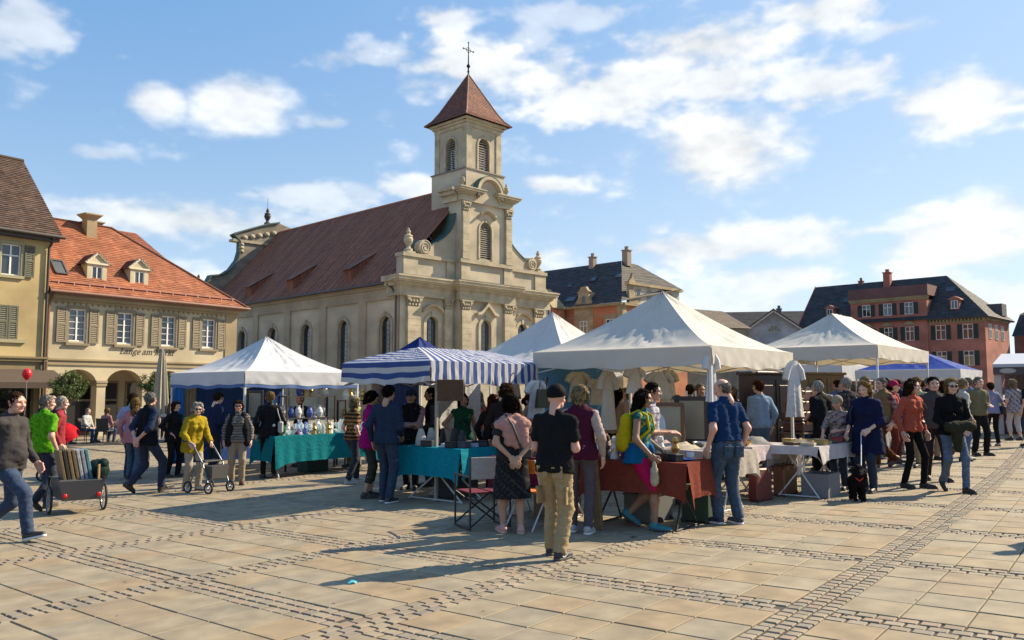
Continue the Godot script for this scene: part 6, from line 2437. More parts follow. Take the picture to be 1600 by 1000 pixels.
func make_kit() -> void:
	# heads, hair, hands and shoes are made once and reused
	var jobs := {}
	for w in [0, 1]:
		var jaw := 0.044 if w == 0 else 0.036
		jobs["head%d" % w] = [[[V(0, 0.030, -0.018), V(0, 0.034, -0.010), 0.090, 0.090], [V(0, -0.015, 0.020), V(0, 0.03, 0.030), 0.066, 0.070], [V(-0.024, -0.066, 0.036), V(0.024, -0.066, 0.036), jaw, jaw], [V(0, -0.082, 0.058), V(0, -0.084, 0.060), 0.026, 0.026], [V(0, 0.012, 0.094), V(0, -0.026, 0.108), 0.010, 0.016], [V(-0.014, -0.028, 0.096), V(0.014, -0.028, 0.096), 0.010, 0.010], [V(-0.05, 0.030, 0.078), V(0.05, 0.030, 0.078), 0.014, 0.014], [V(-0.05, -0.02, 0.062), V(0.05, -0.02, 0.062), 0.026, 0.026], [V(-0.018, -0.056, 0.088), V(0.018, -0.056, 0.088), 0.010, 0.010], [V(0.086, 0.018, -0.012), V(0.083, -0.028, -0.004), 0.016, 0.011], [V(-0.086, 0.018, -0.012), V(-0.083, -0.028, -0.004), 0.016, 0.011], [V(0, -0.05, -0.025), V(0, -0.18, -0.045), 0.054 - 0.008 * w, 0.058 - 0.01 * w]], 0.0065, 0.016, [], 0.0]
	var face := [V(0, -0.50, 0.866), 0.040]
	var skull := [[V(0, 0.036, -0.020), V(0, 0.042, -0.014), 0.098, 0.097]]
	jobs["short"] = [skull + [[V(0, -0.02, -0.045), V(0, -0.055, -0.05), 0.066, 0.05]], 0.007, 0.02, [face, [V(0, -1, 0), 0.085]], 1.012]
	jobs["fringe"] = [[[V(0, 0.02, -0.022), V(0, 0.024, -0.018), 0.099, 0.098], [V(0, -0.02, -0.045), V(0, -0.055, -0.05), 0.064, 0.05]], 0.009, 0.02, [[V(0, -0.35, 0.937), 0.004], [V(0, 1, 0), 0.055], [V(0, -1, 0), 0.085]], 1.010]
	jobs["bob"] = [skull + [[V(0.078, 0.02, -0.01), V(0.082, -0.085, 0.005), 0.034, 0.030], [V(-0.078, 0.02, -0.01), V(-0.082, -0.085, 0.005), 0.034, 0.030], [V(0, 0, -0.06), V(0, -0.09, -0.065), 0.07, 0.058], [V(-0.05, 0.085, 0.045), V(0.05, 0.075, 0.055), 0.030, 0.028]], 0.008, 0.03, [[V(0, -0.62, 0.785), 0.034]], 1.022]
	jobs["long"] = [skull + [[V(0.074, 0.02, -0.01), V(0.088, -0.14, 0.01), 0.032, 0.032], [V(0.088, -0.14, 0.01), V(0.09, -0.30, 0.03), 0.034, 0.022], [V(-0.074, 0.02, -0.01), V(-0.088, -0.14, 0.01), 0.032, 0.032], [V(-0.088, -0.14, 0.01), V(-0.09, -0.30, 0.03), 0.034, 0.022], [V(0, 0, -0.06), V(0, -0.16, -0.085), 0.075, 0.072], [V(0, -0.16, -0.085), V(0, -0.36, -0.10), 0.075, 0.04]], 0.009, 0.03, [[V(0, -0.55, 0.835), 0.036]], 1.026]
	jobs["curly"] = [skull + [[V(0.075, 0.03, -0.01), V(0.085, -0.07, -0.005), 0.045, 0.045], [V(-0.075, 0.03, -0.01), V(-0.085, -0.07, -0.005), 0.045, 0.045], [V(0, 0.02, -0.06), V(0, -0.11, -0.06), 0.085, 0.075], [V(-0.04, 0.10, 0.03), V(0.04, 0.10, 0.03), 0.045, 0.045]], 0.009, 0.03, [[V(0, -0.66, 0.75), 0.028]], 0.045]
	jobs["bun"] = [skull + [[V(0, 0.02, -0.115), V(0, 0.0, -0.13), 0.05, 0.048], [V(0, -0.02, -0.045), V(0, -0.055, -0.05), 0.064, 0.05]], 0.007, 0.02, [face, [V(0, -1, 0), 0.085]], 1.012]
	jobs["cap"] = [[[V(0, 0.048, -0.014), V(0, 0.052, -0.010), 0.103, 0.102]], 0.009, 0.012, [[V(0, -1, 0.29), -0.019]], 0.0]
	jobs["brim"] = [[[V(-0.04, 0.044, 0.075), V(0.04, 0.044, 0.075), 0.014, 0.014], [V(-0.045, 0.040, 0.12), V(0.045, 0.040, 0.12), 0.012, 0.012], [V(-0.028, 0.036, 0.155), V(0.028, 0.036, 0.155), 0.011, 0.011], [V(-0.05, 0.042, 0.10), V(0.05, 0.042, 0.10), 0.012, 0.012]], 0.009, 0.02, [], 0.0]
	for g in [["relaxed", 0.45], ["grip", 1.25]]:
		var caps := [[V(-0.026, 0.0, 0), V(-0.032, 0.085, 0), 0.017, 0.015], [V(-0.008, 0.0, 0), V(-0.010, 0.09, 0), 0.018, 0.015], [V(0.010, 0.0, 0), V(0.012, 0.09, 0), 0.018, 0.015], [V(0.024, 0.0, 0), V(0.033, 0.085, 0), 0.018, 0.015], [V(0.0, -0.04, 0), V(0.0, 0.01, 0), 0.026, 0.026]]
		for fi in 4:
			var x: float = [-0.034, -0.011, 0.012, 0.034][fi]
			var l: float = [0.060, 0.078, 0.084, 0.074][fi]
			var p: Vector3 = V(x, 0.088, 0)
			var ang := 0.0
			for s in 3:
				ang += g[1] * [0.6, 1.0, 0.7][s]
				var q: Vector3 = p + V(x * 0.08, cos(ang), sin(ang)) * l * [0.42, 0.33, 0.25][s]
				caps.append([p, q, 0.0098 - 0.0006 * s, 0.0092 - 0.0008 * s])
				p = q
		caps.append([V(0.030, 0.022, 0.006), V(0.056, 0.060, 0.020), 0.014, 0.012])
		caps.append([V(0.056, 0.060, 0.020), V(0.060 - 0.014 * g[1], 0.098, 0.030 + 0.012 * g[1]), 0.011, 0.0085])
		jobs["hand_" + g[0]] = [caps, 0.0055, 0.006, [], 0.0]
	jobs["shoe"] = [[[V(0, 0.045, -0.055), V(0, 0.040, 0.04), 0.043, 0.042], [V(0, 0.036, 0.05), V(0.006, 0.028, 0.155), 0.044, 0.034], [V(0, 0.05, -0.05), V(0, 0.085, -0.035), 0.040, 0.042]], 0.010, 0.02, [[V(0, -1, 0), -0.016]], 0.0]
	jobs["sole"] = [[[V(0, 0.010, -0.055), V(0, 0.010, 0.05), 0.047, 0.046], [V(0, 0.010, 0.05), V(0.006, 0.010, 0.16), 0.047, 0.037]], 0.011, 0.01, [[V(0, -1, 0), 0.0], [V(0, 1, 0), 0.028]], 0.0]
	var names := jobs.keys()
	var res := []
	res.resize(names.size())
	var id := WorkerThreadPool.add_group_task(func(i):
		var j: Array = jobs[names[i]]
		res[i] = net(j[0], j[1], j[2], j[3], j[4], 3.0 + i), names.size())
	WorkerThreadPool.wait_for_group_task_completion(id)
	for i in names.size():
		kit[names[i]] = res[i]
	# loose strands over the hair
	var r := RandomNumberGenerator.new()
	r.seed = 77
	for h in ["short", "fringe", "bob", "long", "curly", "bun"]:
		var v: PackedVector3Array = kit[h][0]
		var n: PackedVector3Array = kit[h][1]
		var ix: PackedInt32Array = kit[h][2]
		var len: float = {"short": 0.020, "fringe": 0.018, "bob": 0.045, "long": 0.06, "curly": 0.035, "bun": 0.022}[h]
		var many := v.size()
		for i in 420:
			var j := r.randi() % many
			var up := n[j]
			var d := Vector3.DOWN * 1.1 + V(r.randfn(), r.randfn(), r.randfn()) * (0.9 if h == "curly" else 0.35) + V(0, 0, -0.4)
			d = (d - up * d.dot(up)).normalized()
			var s := up.cross(d) * 0.0028
			var p := v[j] + up * 0.001
			var base := v.size()
			for k in 4:
				var q := p + d * len * k / 3.0 + up * 0.009 * sin(k * 1.05)
				v.append(q - s * (1.0 - k * 0.25))
				v.append(q + s * (1.0 - k * 0.25))
				n.append(up)
				n.append(up)
			for k in 3:
				var b := base + k * 2
				ix.append_array(PackedInt32Array([b, b + 2, b + 1, b + 1, b + 2, b + 3]))
		kit[h] = [v, n, ix]

func hair_colour(p: Vector3) -> Color:
	var h := 0.93 + 0.13 * sin(p.x * 190.0 + p.z * 140.0 + 9.0 * sin(p.y * 22.0)) + 0.12 * sin(p.x * 430.0 - p.z * 310.0)
	return Color(h, h, h)

func face_colour(p: Vector3) -> Color:
	# lips, eyes and brows are dyed into the skin
	if p.z > 0.05:
		var e := Vector2(absf(p.x) - 0.033, p.y - 0.012)
		if absf(e.x) < 0.014 and absf(e.y) < 0.006:
			return C(0.10, 0.08, 0.07)
		if absf(e.x) < 0.019 and absf(p.y - 0.031) < 0.005:
			return C(0.25, 0.18, 0.14)
		if absf(p.x) < 0.023 and absf(p.y + 0.056) < 0.0075:
			return C(0.72, 0.42, 0.40)
	return Color.WHITE

const ARMS := {
	"down": [Vector3(0.245, 1.15, -0.035), Vector3(0.265, 0.90, 0.045)],
	"swing_fwd": [Vector3(0.245, 1.16, 0.05), Vector3(0.235, 0.95, 0.19)],
	"swing_back": [Vector3(0.245, 1.16, -0.11), Vector3(0.265, 0.92, -0.14)],
	"hold": [Vector3(0.235, 1.14, 0.0), Vector3(0.10, 1.12, 0.24)],
	"hold_low": [Vector3(0.245, 1.13, -0.02), Vector3(0.13, 1.00, 0.22)],
	"behind": [Vector3(0.265, 1.16, -0.10), Vector3(0.055, 0.955, -0.185)],
	"crossed": [Vector3(0.235, 1.15, 0.06), Vector3(-0.06, 1.14, 0.19)],
	"mouth": [Vector3(0.24, 1.18, 0.15), Vector3(0.09, 1.40, 0.17)],
	"reach": [Vector3(0.235, 1.17, 0.12), Vector3(0.17, 1.04, 0.36)],
	"hip": [Vector3(0.33, 1.16, -0.06), Vector3(0.17, 1.02, 0.06)],
	"walker": [Vector3(0.245, 1.15, 0.04), Vector3(0.23, 1.00, 0.27)],
	"lap": [Vector3(0.225, 1.15, 0.06), Vector3(0.10, 0.98, 0.28)],
}

func two_bone(a: Vector3, b: Vector3, l1: float, l2: float, hint: Vector3) -> Vector3:
	var d := b - a
	var l := minf(d.length(), (l1 + l2) * 0.999)
	var x := (l1 * l1 - l2 * l2 + l * l) / (2 * l)
	var h := sqrt(maxf(0.0, l1 * l1 - x * x))
	var u := d.normalized()
	var w := (hint - u * hint.dot(u)).normalized()
	return a + u * x + w * h

# measures of a figure, from its description
func figure(s: Dictionary) -> Dictionary:
	var w: bool = s.get("w", false)
	var fat: float = s.get("fat", 1.0)
	var lean: float = deg_to_rad(s.get("lean", 3.0))
	var stride: float = s.get("stride", 0.06)
	var seat: float = s.get("sit", 0.0)
	var drop := 0.0 if seat > 0 else stride * stride * 0.75 + 0.004
	var piv := V(0, 0.95 - drop, 0)
	if seat > 0:
		piv = V(0, seat + 0.09, 0)
	var T := Transform3D(Basis(Vector3.RIGHT, lean), piv) * Transform3D(Basis(), V(0, -0.95, 0))
	var stoop: float = deg_to_rad(s.get("stoop", 0.0))
	var T2 := T * Transform3D(Basis(), V(0, 1.15, 0)) * Transform3D(Basis(Vector3.RIGHT, stoop), Vector3.ZERO) * Transform3D(Basis(), V(0, -1.15, 0))
	var sh := 0.165 if w else 0.188
	var F := {"w": w, "fat": fat, "T": T, "T2": T2, "sh": sh}
	for side in [1, -1]:
		var e := "l" if side == 1 else "r"
		var arm = s.get(e + "a", "down")
		var pts: Array = ARMS[arm] if arm is String else arm
		var S: Vector3 = T2 * V(side * sh, 1.392, -0.012)
		var W: Vector3 = T2 * (pts[1] * V(side, 1, 1))
		var hint: Vector3 = T2.basis * (pts[0] * V(side, 1, 1) - V(side * sh, 1.392, 0))
		if (W - S).length() > 0.545:
			W = S + (W - S).normalized() * 0.545
		F[e + "S"] = S
		F[e + "E"] = two_bone(S, W, 0.285, 0.262, hint)
		F[e + "W"] = W
		var hp: Vector3 = piv + V(side * 0.088, -0.03, 0)
		F[e + "H"] = hp
		var lead: float = 1.0 if (side == 1) == s.get("left_first", true) else -1.0
		var foot := V(side * s.get("apart", 0.10), 0.085, lead * stride)
		var pitch := 0.0
		if lead < 0 and stride > 0.15:
			foot.y += 0.075
			pitch = 0.6
		elif lead > 0 and stride > 0.2:
			foot.y += 0.02
			pitch = -0.22
		if seat > 0:
			foot = V(side * 0.11, 0.085, 0.36)
		F[e + "A"] = foot
		F[e + "K"] = two_bone(hp, foot, 0.425, 0.425, V(side * 0.12, 0.25, 1.0))
		F[e + "P"] = pitch
	F.head = T2 * Transform3D(Basis(Vector3.UP, deg_to_rad(s.get("hy", 0.0))) * Basis(Vector3.RIGHT, deg_to_rad(s.get("hp", 0.0)) - (lean + stoop) * 0.6) * Basis.from_scale(Vector3.ONE * 0.945), V(0, 1.612, 0.014))
	return F

# capsules of the skin body and of each garment
func person_nets(s: Dictionary) -> Dictionary:
	var F := figure(s)
	var T: Transform3D = F.T
	var T2: Transform3D = F.T2
	var fat: float = F.fat
	var w: bool = F.w
	var cell: float = s.get("cell", 0.024)
	var so: float = s.get("id", 0) * 3.7
	var out := {}
	var sw := 0.066 if w else 0.078
	var body := []
	var cov := 0.66 if s.get("skirt", 0.0) <= 0 and s.get("leg", 1.0) > 0.98 else 1.0
	for x in [-1, 1]:
		body.append([T * V(x * 0.06, 0.93, 0), T2 * V(x * sw * 0.9, 1.33, 0), 0.088 * fat, 0.088])
	body.append([T2 * V(-0.13, 1.385, -0.01), T2 * V(0.13, 1.385, -0.01), 0.042, 0.042])
	body.append([T2 * V(0, 1.40, -0.02), T2 * V(0, 1.53, -0.005), 0.058, 0.05])
	for e in ["l", "r"]:
		body.append([F[e + "S"], F[e + "E"], 0.048 * sqrt(fat), 0.040])
		body.append([F[e + "E"], F[e + "W"], 0.040, 0.026])
		body.append([F[e + "H"], F[e + "K"], 0.078 * sqrt(fat) * cov, 0.054 * cov])
		body.append([F[e + "K"], F[e + "K"].lerp(F[e + "A"], 0.35), 0.052 * cov, 0.056 * cov])
		body.append([F[e + "K"].lerp(F[e + "A"], 0.35), F[e + "A"], 0.056 * cov, 0.036])
	out.body = net(body, cell, 0.035)
	# upper garment
	var hem: float = s.get("hem", 0.88)
	var th: float = s.get("thick", 0.0)
	var top := []
	for x in [-1, 1]:
		var a: Vector3 = T2 * V(x * sw, 1.345, 0.002)
		var m: Vector3 = T * V(x * (0.060 if w else 0.072), 1.10, 0.0)
		top.append([a, m, (0.106 if not w else 0.098) + th, (0.092 if w else 0.102) * fat + th])
		top.append([m, T * V(x * 0.072, 0.95, 0), (0.092 if w else 0.102) * fat + th, 0.122 * fat + th])
		if hem < 0.9:
			top.append([T * V(x * 0.072, 0.95, 0), T * V(x * 0.078, hem - 0.05, 0), 0.122 * fat + th, 0.130 * fat + th + maxf(0.0, 0.85 - hem) * 0.12])
	if w:
		for x in [-1, 1]:
			top.append([T2 * V(x * 0.07, 1.27, 0.06), T2 * V(x * 0.07, 1.26, 0.075), 0.065 + th, 0.06 + th])
	elif fat > 1.05:
		top.append([T * V(0, 1.12, 0.05), T * V(0, 1.05, 0.06 * fat), 0.11 * fat, 0.11 * fat])
	for x in [-1, 1]:
		top.append([T2 * V(x * 0.03, 1.428, -0.018), T2 * V(x * (F.sh - 0.02), 1.388, -0.012), 0.062 + th, 0.056 + th])
	top.append([T2 * V(0, 1.42, -0.016), T2 * V(0, 1.476 + 0.03 * float(s.get("collar", 0.0)), -0.012), 0.078 + th * 0.5, 0.066])
	var sl: float = s.get("sleeve", 2.0)
	for e in ["l", "r"]:
		if sl <= 0.0:
			top.append([F[e + "S"], F[e + "S"] + (F[e + "E"] - F[e + "S"]) * 0.12, 0.064, 0.060, true])
		elif sl < 1.0:
			top.append([F[e + "S"], F[e + "S"].lerp(F[e + "E"], sl), 0.062 + th, 0.062 + th, true])
		else:
			top.append([F[e + "S"], F[e + "E"], 0.062 + th, 0.054 + th])
			top.append([F[e + "E"], F[e + "E"].lerp(F[e + "W"], minf(sl - 1.0, 1.0) * 0.97), 0.054 + th, 0.041 + th * 0.7, true])
	var down: Vector3 = T.basis * Vector3.DOWN
	out.top = net(top, cell, 0.03, [[down, down.dot(T * V(0, hem, 0))]], s.get("wr", 0.016), so)
	# lower garment
	var low := []
	var skirt: float = s.get("skirt", 0.0)
	var leg: float = s.get("leg", 1.0)
	var slim: float = s.get("slim", 1.0)
	for x in [-1, 1]:
		low.append([T * V(x * 0.068, 1.01, 0), T * V(x * 0.078, 0.93, -0.008), 0.100 * fat, 0.108 * fat])
		if w:
			low.append([T * V(x * 0.085, 0.93, -0.03), T * V(x * 0.085, 0.90, -0.03), 0.098, 0.095])
	if skirt > 0:
		for x in [-1, 1]:
			low.append([T * V(x * 0.075, 0.93, 0), V(x * 0.095, skirt - 0.03, 0.0), 0.115 * fat, 0.15 * fat])
	else:
		for e in ["l", "r"]:
			low.append([F[e + "H"], F[e + "K"], 0.098 * slim * sqrt(fat), 0.072 * slim])
			if leg > 0.5:
				var end: Vector3 = F[e + "K"].lerp(F[e + "A"], (leg - 0.5) * 2.0) + V(0, -0.02 if leg > 0.98 else 0.0, 0)
				low.append([F[e + "K"], end, 0.072 * slim, 0.062 * slim * lerpf(1.1, 1.0, leg), true])
			else:
				low[-1] = [F[e + "H"], F[e + "H"].lerp(F[e + "K"], leg * 2.0), 0.098 * slim, 0.095 * slim, true]
	var clips := [[-down, (-down).dot(T * V(0, minf(1.04, hem + 0.03), 0))]]
	if skirt > 0:
		clips.append([Vector3.DOWN, -skirt])
	out.low = net(low, cell, 0.028, clips, s.get("wr_low", 0.007) , so + 1.3)
	if s.has("vest"):
		var vest := []
		for c in top.slice(0, -4 if sl >= 1.0 else -2):
			vest.append([c[0], c[1], c[2] + 0.014, c[3] + 0.014])
		out.vest = net(vest, cell, 0.03, [[down, down.dot(T * V(0, s.vest, 0))]], 0.012, so + 2.0)
	out.F = F
	return out

func hand_frame(F: Dictionary, e: String, inward: Vector3) -> Transform3D:
	var y: Vector3 = (F[e + "W"] - F[e + "E"]).normalized()
	var z := (inward - y * inward.dot(y)).normalized()
	var x := y.cross(z)
	var sgn := 1.0 if e == "r" else -1.0
	return Transform3D(Basis(x * sgn, y, z), F[e + "W"] + y * 0.012)

const TONES := {"fair": Color(0.60, 0.36, 0.26), "rosy": Color(0.56, 0.30, 0.22), "tan": Color(0.42, 0.235, 0.15), "brown": Color(0.27, 0.145, 0.09)}
const HAIR := {"grey": Color(0.40, 0.37, 0.33), "white": Color(0.70, 0.65, 0.57), "dark": Color(0.025, 0.018, 0.014), "brown": Color(0.075, 0.042, 0.024), "blond": Color(0.42, 0.27, 0.11), "red": Color(0.13, 0.045, 0.025), "light": Color(0.52, 0.40, 0.23)}

func cloth_colour(spec, p: Vector3) -> Color:
	if spec is Color:
		return Color.WHITE
	var kind: String = spec[0]
	if kind == "stripes":
		return spec[1] if fposmod(p.y, spec[3]) < spec[3] * spec[4] else spec[2]
	if kind == "plaid":
		var a := fposmod(p.y, 0.09) < 0.03
		var b := fposmod(p.x + p.z, 0.09) < 0.03
		return spec[3] if a and b else (spec[2] if a or b else spec[1])
	# print: scattered motifs
	var h := sin(p.x * 71.0 + p.z * 50.0) * sin(p.y * 83.0 + 2.0) + 0.6 * sin(p.x * 33.0 - p.y * 41.0 + p.z * 29.0)
	return spec[2] if h > 0.45 else (spec[3] if h < -0.75 else spec[1])

func make_person(s: Dictionary, nets: Dictionary) -> Node3D:
	var F: Dictionary = nets.F
	var o := thing(s.get("name", "person"), s.label, "person", gp(s.x, s.d, s.get("y", 0.0)), s.get("turn", 0.0), s.get("group", "people at the market"))
	o.scale = Vector3.ONE * (float(s.get("h", 1.72)) / 1.75)
	var skin: Color = TONES[s.get("skin", "fair")]
	var hd: Transform3D = F.head
	var items := [[nets.body, Transform3D(), Color.WHITE], [kit["head1" if F.w else "head0"], hd, face_colour]]
	for e in ["l", "r"]:
		var side := 1.0 if e == "l" else -1.0
		var inw: Vector3 = F.T2.basis * (V(-side, 0, 0.2) if s.get(e + "a", "down") is String and s.get(e + "a", "down") in ["down", "swing_fwd", "swing_back"] else V(-side * 0.5, -0.6, 0.4))
		var g: String = s.get(e + "g", "relaxed")
		items.append([kit["hand_" + g], hand_frame(F, e, inw), Color.WHITE])
	place(net_mesh(items), "body", mat(skin, 0.55, "skin", true), o)
	var hair: String = "fringe" if s.has("cap") and s.get("hair", "") != "none" else s.get("hair", "short")
	if hair != "none":
		place(net_mesh([[kit[hair], hd, hair_colour]]), "hair", mat(HAIR[s.get("hc", "brown")], 0.95, "hair", true), o)
	if s.has("cap"):
		var ct := hd * Transform3D(Basis.from_scale(Vector3.ONE * 1.05), V(0, 0.002, 0))
		place(net_mesh([[kit.cap, ct, Color.WHITE], [kit.brim, ct, Color.WHITE]]), "cap", mat(s.cap, 0.8, "cloth"), o)
	if s.get("shades", false):
		var mb := MB.new()
		for x in [-0.034, 0.034]:
			mb.ball(V(x, 0.010, 0.104), V(0.027, 0.021, 0.010), 10)
			mb.tube([V(x * 1.8, 0.016, 0.098), V(signf(x) * 0.088, 0.016, 0.04), V(signf(x) * 0.09, 0.012, -0.01)], 0.004, 4)
		mb.tube([V(-0.015, 0.014, 0.112), V(0.015, 0.014, 0.112)], 0.004, 4)
		var g := part(mb, "sunglasses", mat(C(0.02, 0.012, 0.012), 0.12), o)
		g.transform = hd
	var tc = s.top
	var f = Color.WHITE if tc is Color else func(p): return cloth_colour(tc, p)
	place(net_mesh([[nets.top, Transform3D(), f]]), s.get("topname", "shirt"), mat(tc if tc is Color else Color.WHITE, s.get("toprough", 0.88), s.get("toplook", "cloth"), true), o)
	var lc = s.low
	var f2 = Color.WHITE if lc is Color else func(p): return cloth_colour(lc, p)
	var lname: String = s.get("lowname", "skirt" if s.get("skirt", 0.0) > 0 else "trousers")
	place(net_mesh([[nets.low, Transform3D(), f2]]), lname, mat(lc if lc is Color else Color.WHITE, 0.88, s.get("lowlook", "cloth"), true), o)
	if nets.has("vest"):
		place(net_mesh([[nets.vest, Transform3D(), Color.WHITE]]), "vest", mat(s.vestc, 0.8, "cloth"), o)
	var shoe: Color = s.get("shoe", C(0.03, 0.025, 0.022))
	for e in ["l", "r"]:
		var a: Vector3 = F[e + "A"]
		var bs := Basis(Vector3.UP, (0.16 if e == "l" else -0.16)) * Basis(Vector3.RIGHT, F[e + "P"])
		var t := Transform3D(bs, a + bs * V(0, -0.085, 0.03))
		if F[e + "P"] > 0.3:
			t.origin = a + bs * V(0, -0.085, 0.03)
			var toe := (t * V(0, 0.0, 0.17)).y
			t.origin.y -= toe - 0.003
		var so := place(net_mesh([[kit.shoe, t, Color.WHITE]]), "shoe", mat(shoe, 0.55), o)
		place(net_mesh([[kit.sole, t, Color.WHITE]]), "sole", mat(s.get("sole", C(0.05, 0.045, 0.04)), 0.7), so)
	return o

# ------------------------------------------------------------------ the people
func build_people() -> void:
	make_kit()
	var black := C(0.018, 0.018, 0.02)
	var navy := C(0.02, 0.03, 0.075)
	var jean := C(0.045, 0.085, 0.18)
	var jean_l := C(0.10, 0.17, 0.29)
	var beige := C(0.40, 0.31, 0.20)
	var wh := C(0.62, 0.61, 0.60)
	var P := []
	P.append({"label": "man in dark grey jumper and jeans striding past the trailer", "x": -6.0, "d": 10.07, "turn": 84.0, "h": 1.86, "stride": 0.36, "left_first": false, "la": "swing_fwd", "ra": "swing_back", "hair": "short", "hc": "brown", "skin": "rosy", "fat": 1.22, "lean": 5.0, "hy": -6.0, "top": C(0.075, 0.068, 0.068), "low": jean, "lowlook": "denim", "topname": "jumper", "sole": wh, "cell": 0.019})
	P.append({"label": "man in bright green checked shirt walking beside bicycle trailer", "x": -7.05, "d": 12.71, "turn": 158.0, "h": 1.76, "stride": 0.2, "hair": "short", "hc": "grey", "skin": "rosy", "sleeve": 0.8, "hy": -30.0, "top": ["plaid", C(0.11, 0.36, 0.008), C(0.16, 0.50, 0.02), C(0.07, 0.24, 0.01)], "low": C(0.03, 0.04, 0.075), "lowlook": "denim", "cell": 0.021})
	P.append({"label": "person in red shirt half hidden behind green shirted man", "x": -7.85, "d": 14.6, "turn": 120.0, "h": 1.72, "hair": "short", "hc": "white", "top": C(0.36, 0.05, 0.06), "low": navy})
	P.append({"label": "man in navy t-shirt with hand raised to his mouth", "x": -10.0, "d": 18.3, "turn": 40.0, "h": 1.80, "ra": "mouth", "sleeve": 0.7, "hair": "short", "hc": "dark", "skin": "tan", "fat": 1.1, "top": C(0.022, 0.026, 0.06), "low": jean})
	P.append({"label": "person in white shirt standing by the arcade pier", "x": -14.1, "d": 34.2, "turn": 180.0, "h": 1.72, "hair": "short", "hc": "light", "top": wh, "low": black, "cell": 0.042})
	P.append({"label": "man in pale blue t-shirt with red carrier bag", "x": -7.95, "d": 17.6, "turn": 165.0, "h": 1.77, "sleeve": 0.7, "hair": "short", "hc": "brown", "top": C(0.36, 0.44, 0.66), "low": C(0.05, 0.07, 0.11)})
	P.append({"label": "blonde woman in pink tunic and light jeans", "x": -7.72, "d": 17.2, "turn": 172.0, "h": 1.66, "w": true, "hair": "long", "hc": "blond", "hem": 0.78, "top": C(0.56, 0.24, 0.26), "low": jean_l, "lowlook": "denim", "slim": 0.85, "hy": 30.0})
	P.append({"label": "man in black waistcoat strolling with hands clasped behind", "x": -6.37, "d": 14.74, "turn": 148.0, "h": 1.80, "stride": 0.24, "left_first": false, "la": "behind", "ra": "behind", "hair": "short", "hc": "grey", "skin": "rosy", "hy": 22.0, "top": C(0.03, 0.045, 0.10), "sleeve": 1.4, "vest": 0.84, "vestc": C(0.012, 0.013, 0.018), "low": C(0.022, 0.04, 0.10), "lowlook": "denim", "topname": "shirt", "cell": 0.020})
	P.append({"label": "short woman with auburn hair all in black", "x": -7.05, "d": 17.6, "turn": 70.0, "h": 1.58, "w": true, "hair": "bob", "hc": "red", "ra": "hip", "top": black, "low": black, "hem": 0.8})
	P.append({"label": "elderly woman in mustard yellow jacket leaning on walking frame", "x": -5.66, "d": 15.0, "turn": 52.0, "h": 1.56, "w": true, "lean": 10.0, "la": "walker", "ra": "walker", "lg": "grip", "rg": "grip", "hair": "curly", "hc": "white", "shades": true, "top": C(0.46, 0.32, 0.022), "thick": 0.014, "hem": 0.76, "topname": "jacket", "low": C(0.47, 0.40, 0.31), "shoe": C(0.42, 0.38, 0.32), "hy": -22.0, "cell": 0.02})
	P.append({"label": "man in dark blue jumper bent over the glassware", "x": -6.1, "d": 17.2, "turn": 150.0, "h": 1.76, "la": "hold", "ra": "hold", "hair": "short", "hc": "brown", "stoop": 10.0, "hp": 15.0, "top": C(0.018, 0.03, 0.075), "low": C(0.03, 0.035, 0.05), "topname": "jumper"})
	P.append({"label": "woman in striped jumper, open waistcoat and sunglasses", "x": -5.14, "d": 15.84, "turn": 16.0, "h": 1.58, "w": true, "fat": 1.12, "hair": "bob", "hc": "brown", "shades": true, "skin": "rosy", "top": ["stripes", C(0.30, 0.27, 0.24), C(0.09, 0.08, 0.075), 0.055, 0.6], "low": C(0.40, 0.32, 0.23), "shoe": C(0.10, 0.03, 0.02), "cell": 0.021, "topname": "jumper"})
	P.append({"label": "person in black leather jacket carrying a grey bag", "x": -4.85, "d": 16.9, "turn": 200.0, "h": 1.74, "w": true, "hair": "short", "hc": "blond", "top": C(0.015, 0.014, 0.015), "toprough": 0.42, "thick": 0.012, "hem": 0.80, "topname": "jacket", "low": black, "slim": 0.85})
	P.append({"label": "woman in pale green jacket browsing behind the glassware table", "x": -3.55, "d": 19.1, "turn": -120.0, "h": 1.62, "w": true, "hair": "curly", "hc": "white", "top": C(0.44, 0.47, 0.20), "thick": 0.012, "topname": "jacket", "low": C(0.2, 0.2, 0.18), "la": "hold"})
	P.append({"label": "glassware seller in dark clothes behind the teal table", "x": -4.9, "d": 19.6, "turn": -40.0, "h": 1.68, "hair": "short", "hc": "grey", "top": C(0.03, 0.03, 0.04), "low": black, "la": "hold_low"})
	P.append({"label": "blonde woman in black and orange striped t-shirt", "x": -2.97, "d": 15.75, "turn": 130.0, "h": 1.60, "w": true, "stride": 0.15, "hair": "bob", "hc": "light", "sleeve": 0.8, "top": ["stripes", C(0.025, 0.02, 0.022), C(0.42, 0.20, 0.07), 0.075, 0.55], "low": C(0.03, 0.04, 0.06), "lowlook": "denim", "shoe": C(0.4, 0.38, 0.36), "sole": wh, "fat": 1.08})
	P.append({"label": "dark haired woman in magenta top and cropped leggings", "x": -2.28, "d": 13.38, "turn": 112.0, "h": 1.70, "w": true, "sleeve": 0.25, "hair": "bob", "hc": "dark", "skin": "tan", "hp": 18.0, "la": "hold_low", "ra": "hold_low", "hem": 0.80, "top": C(0.40, 0.008, 0.17), "low": C(0.05, 0.055, 0.045), "leg": 0.8, "slim": 0.98, "cell": 0.020})
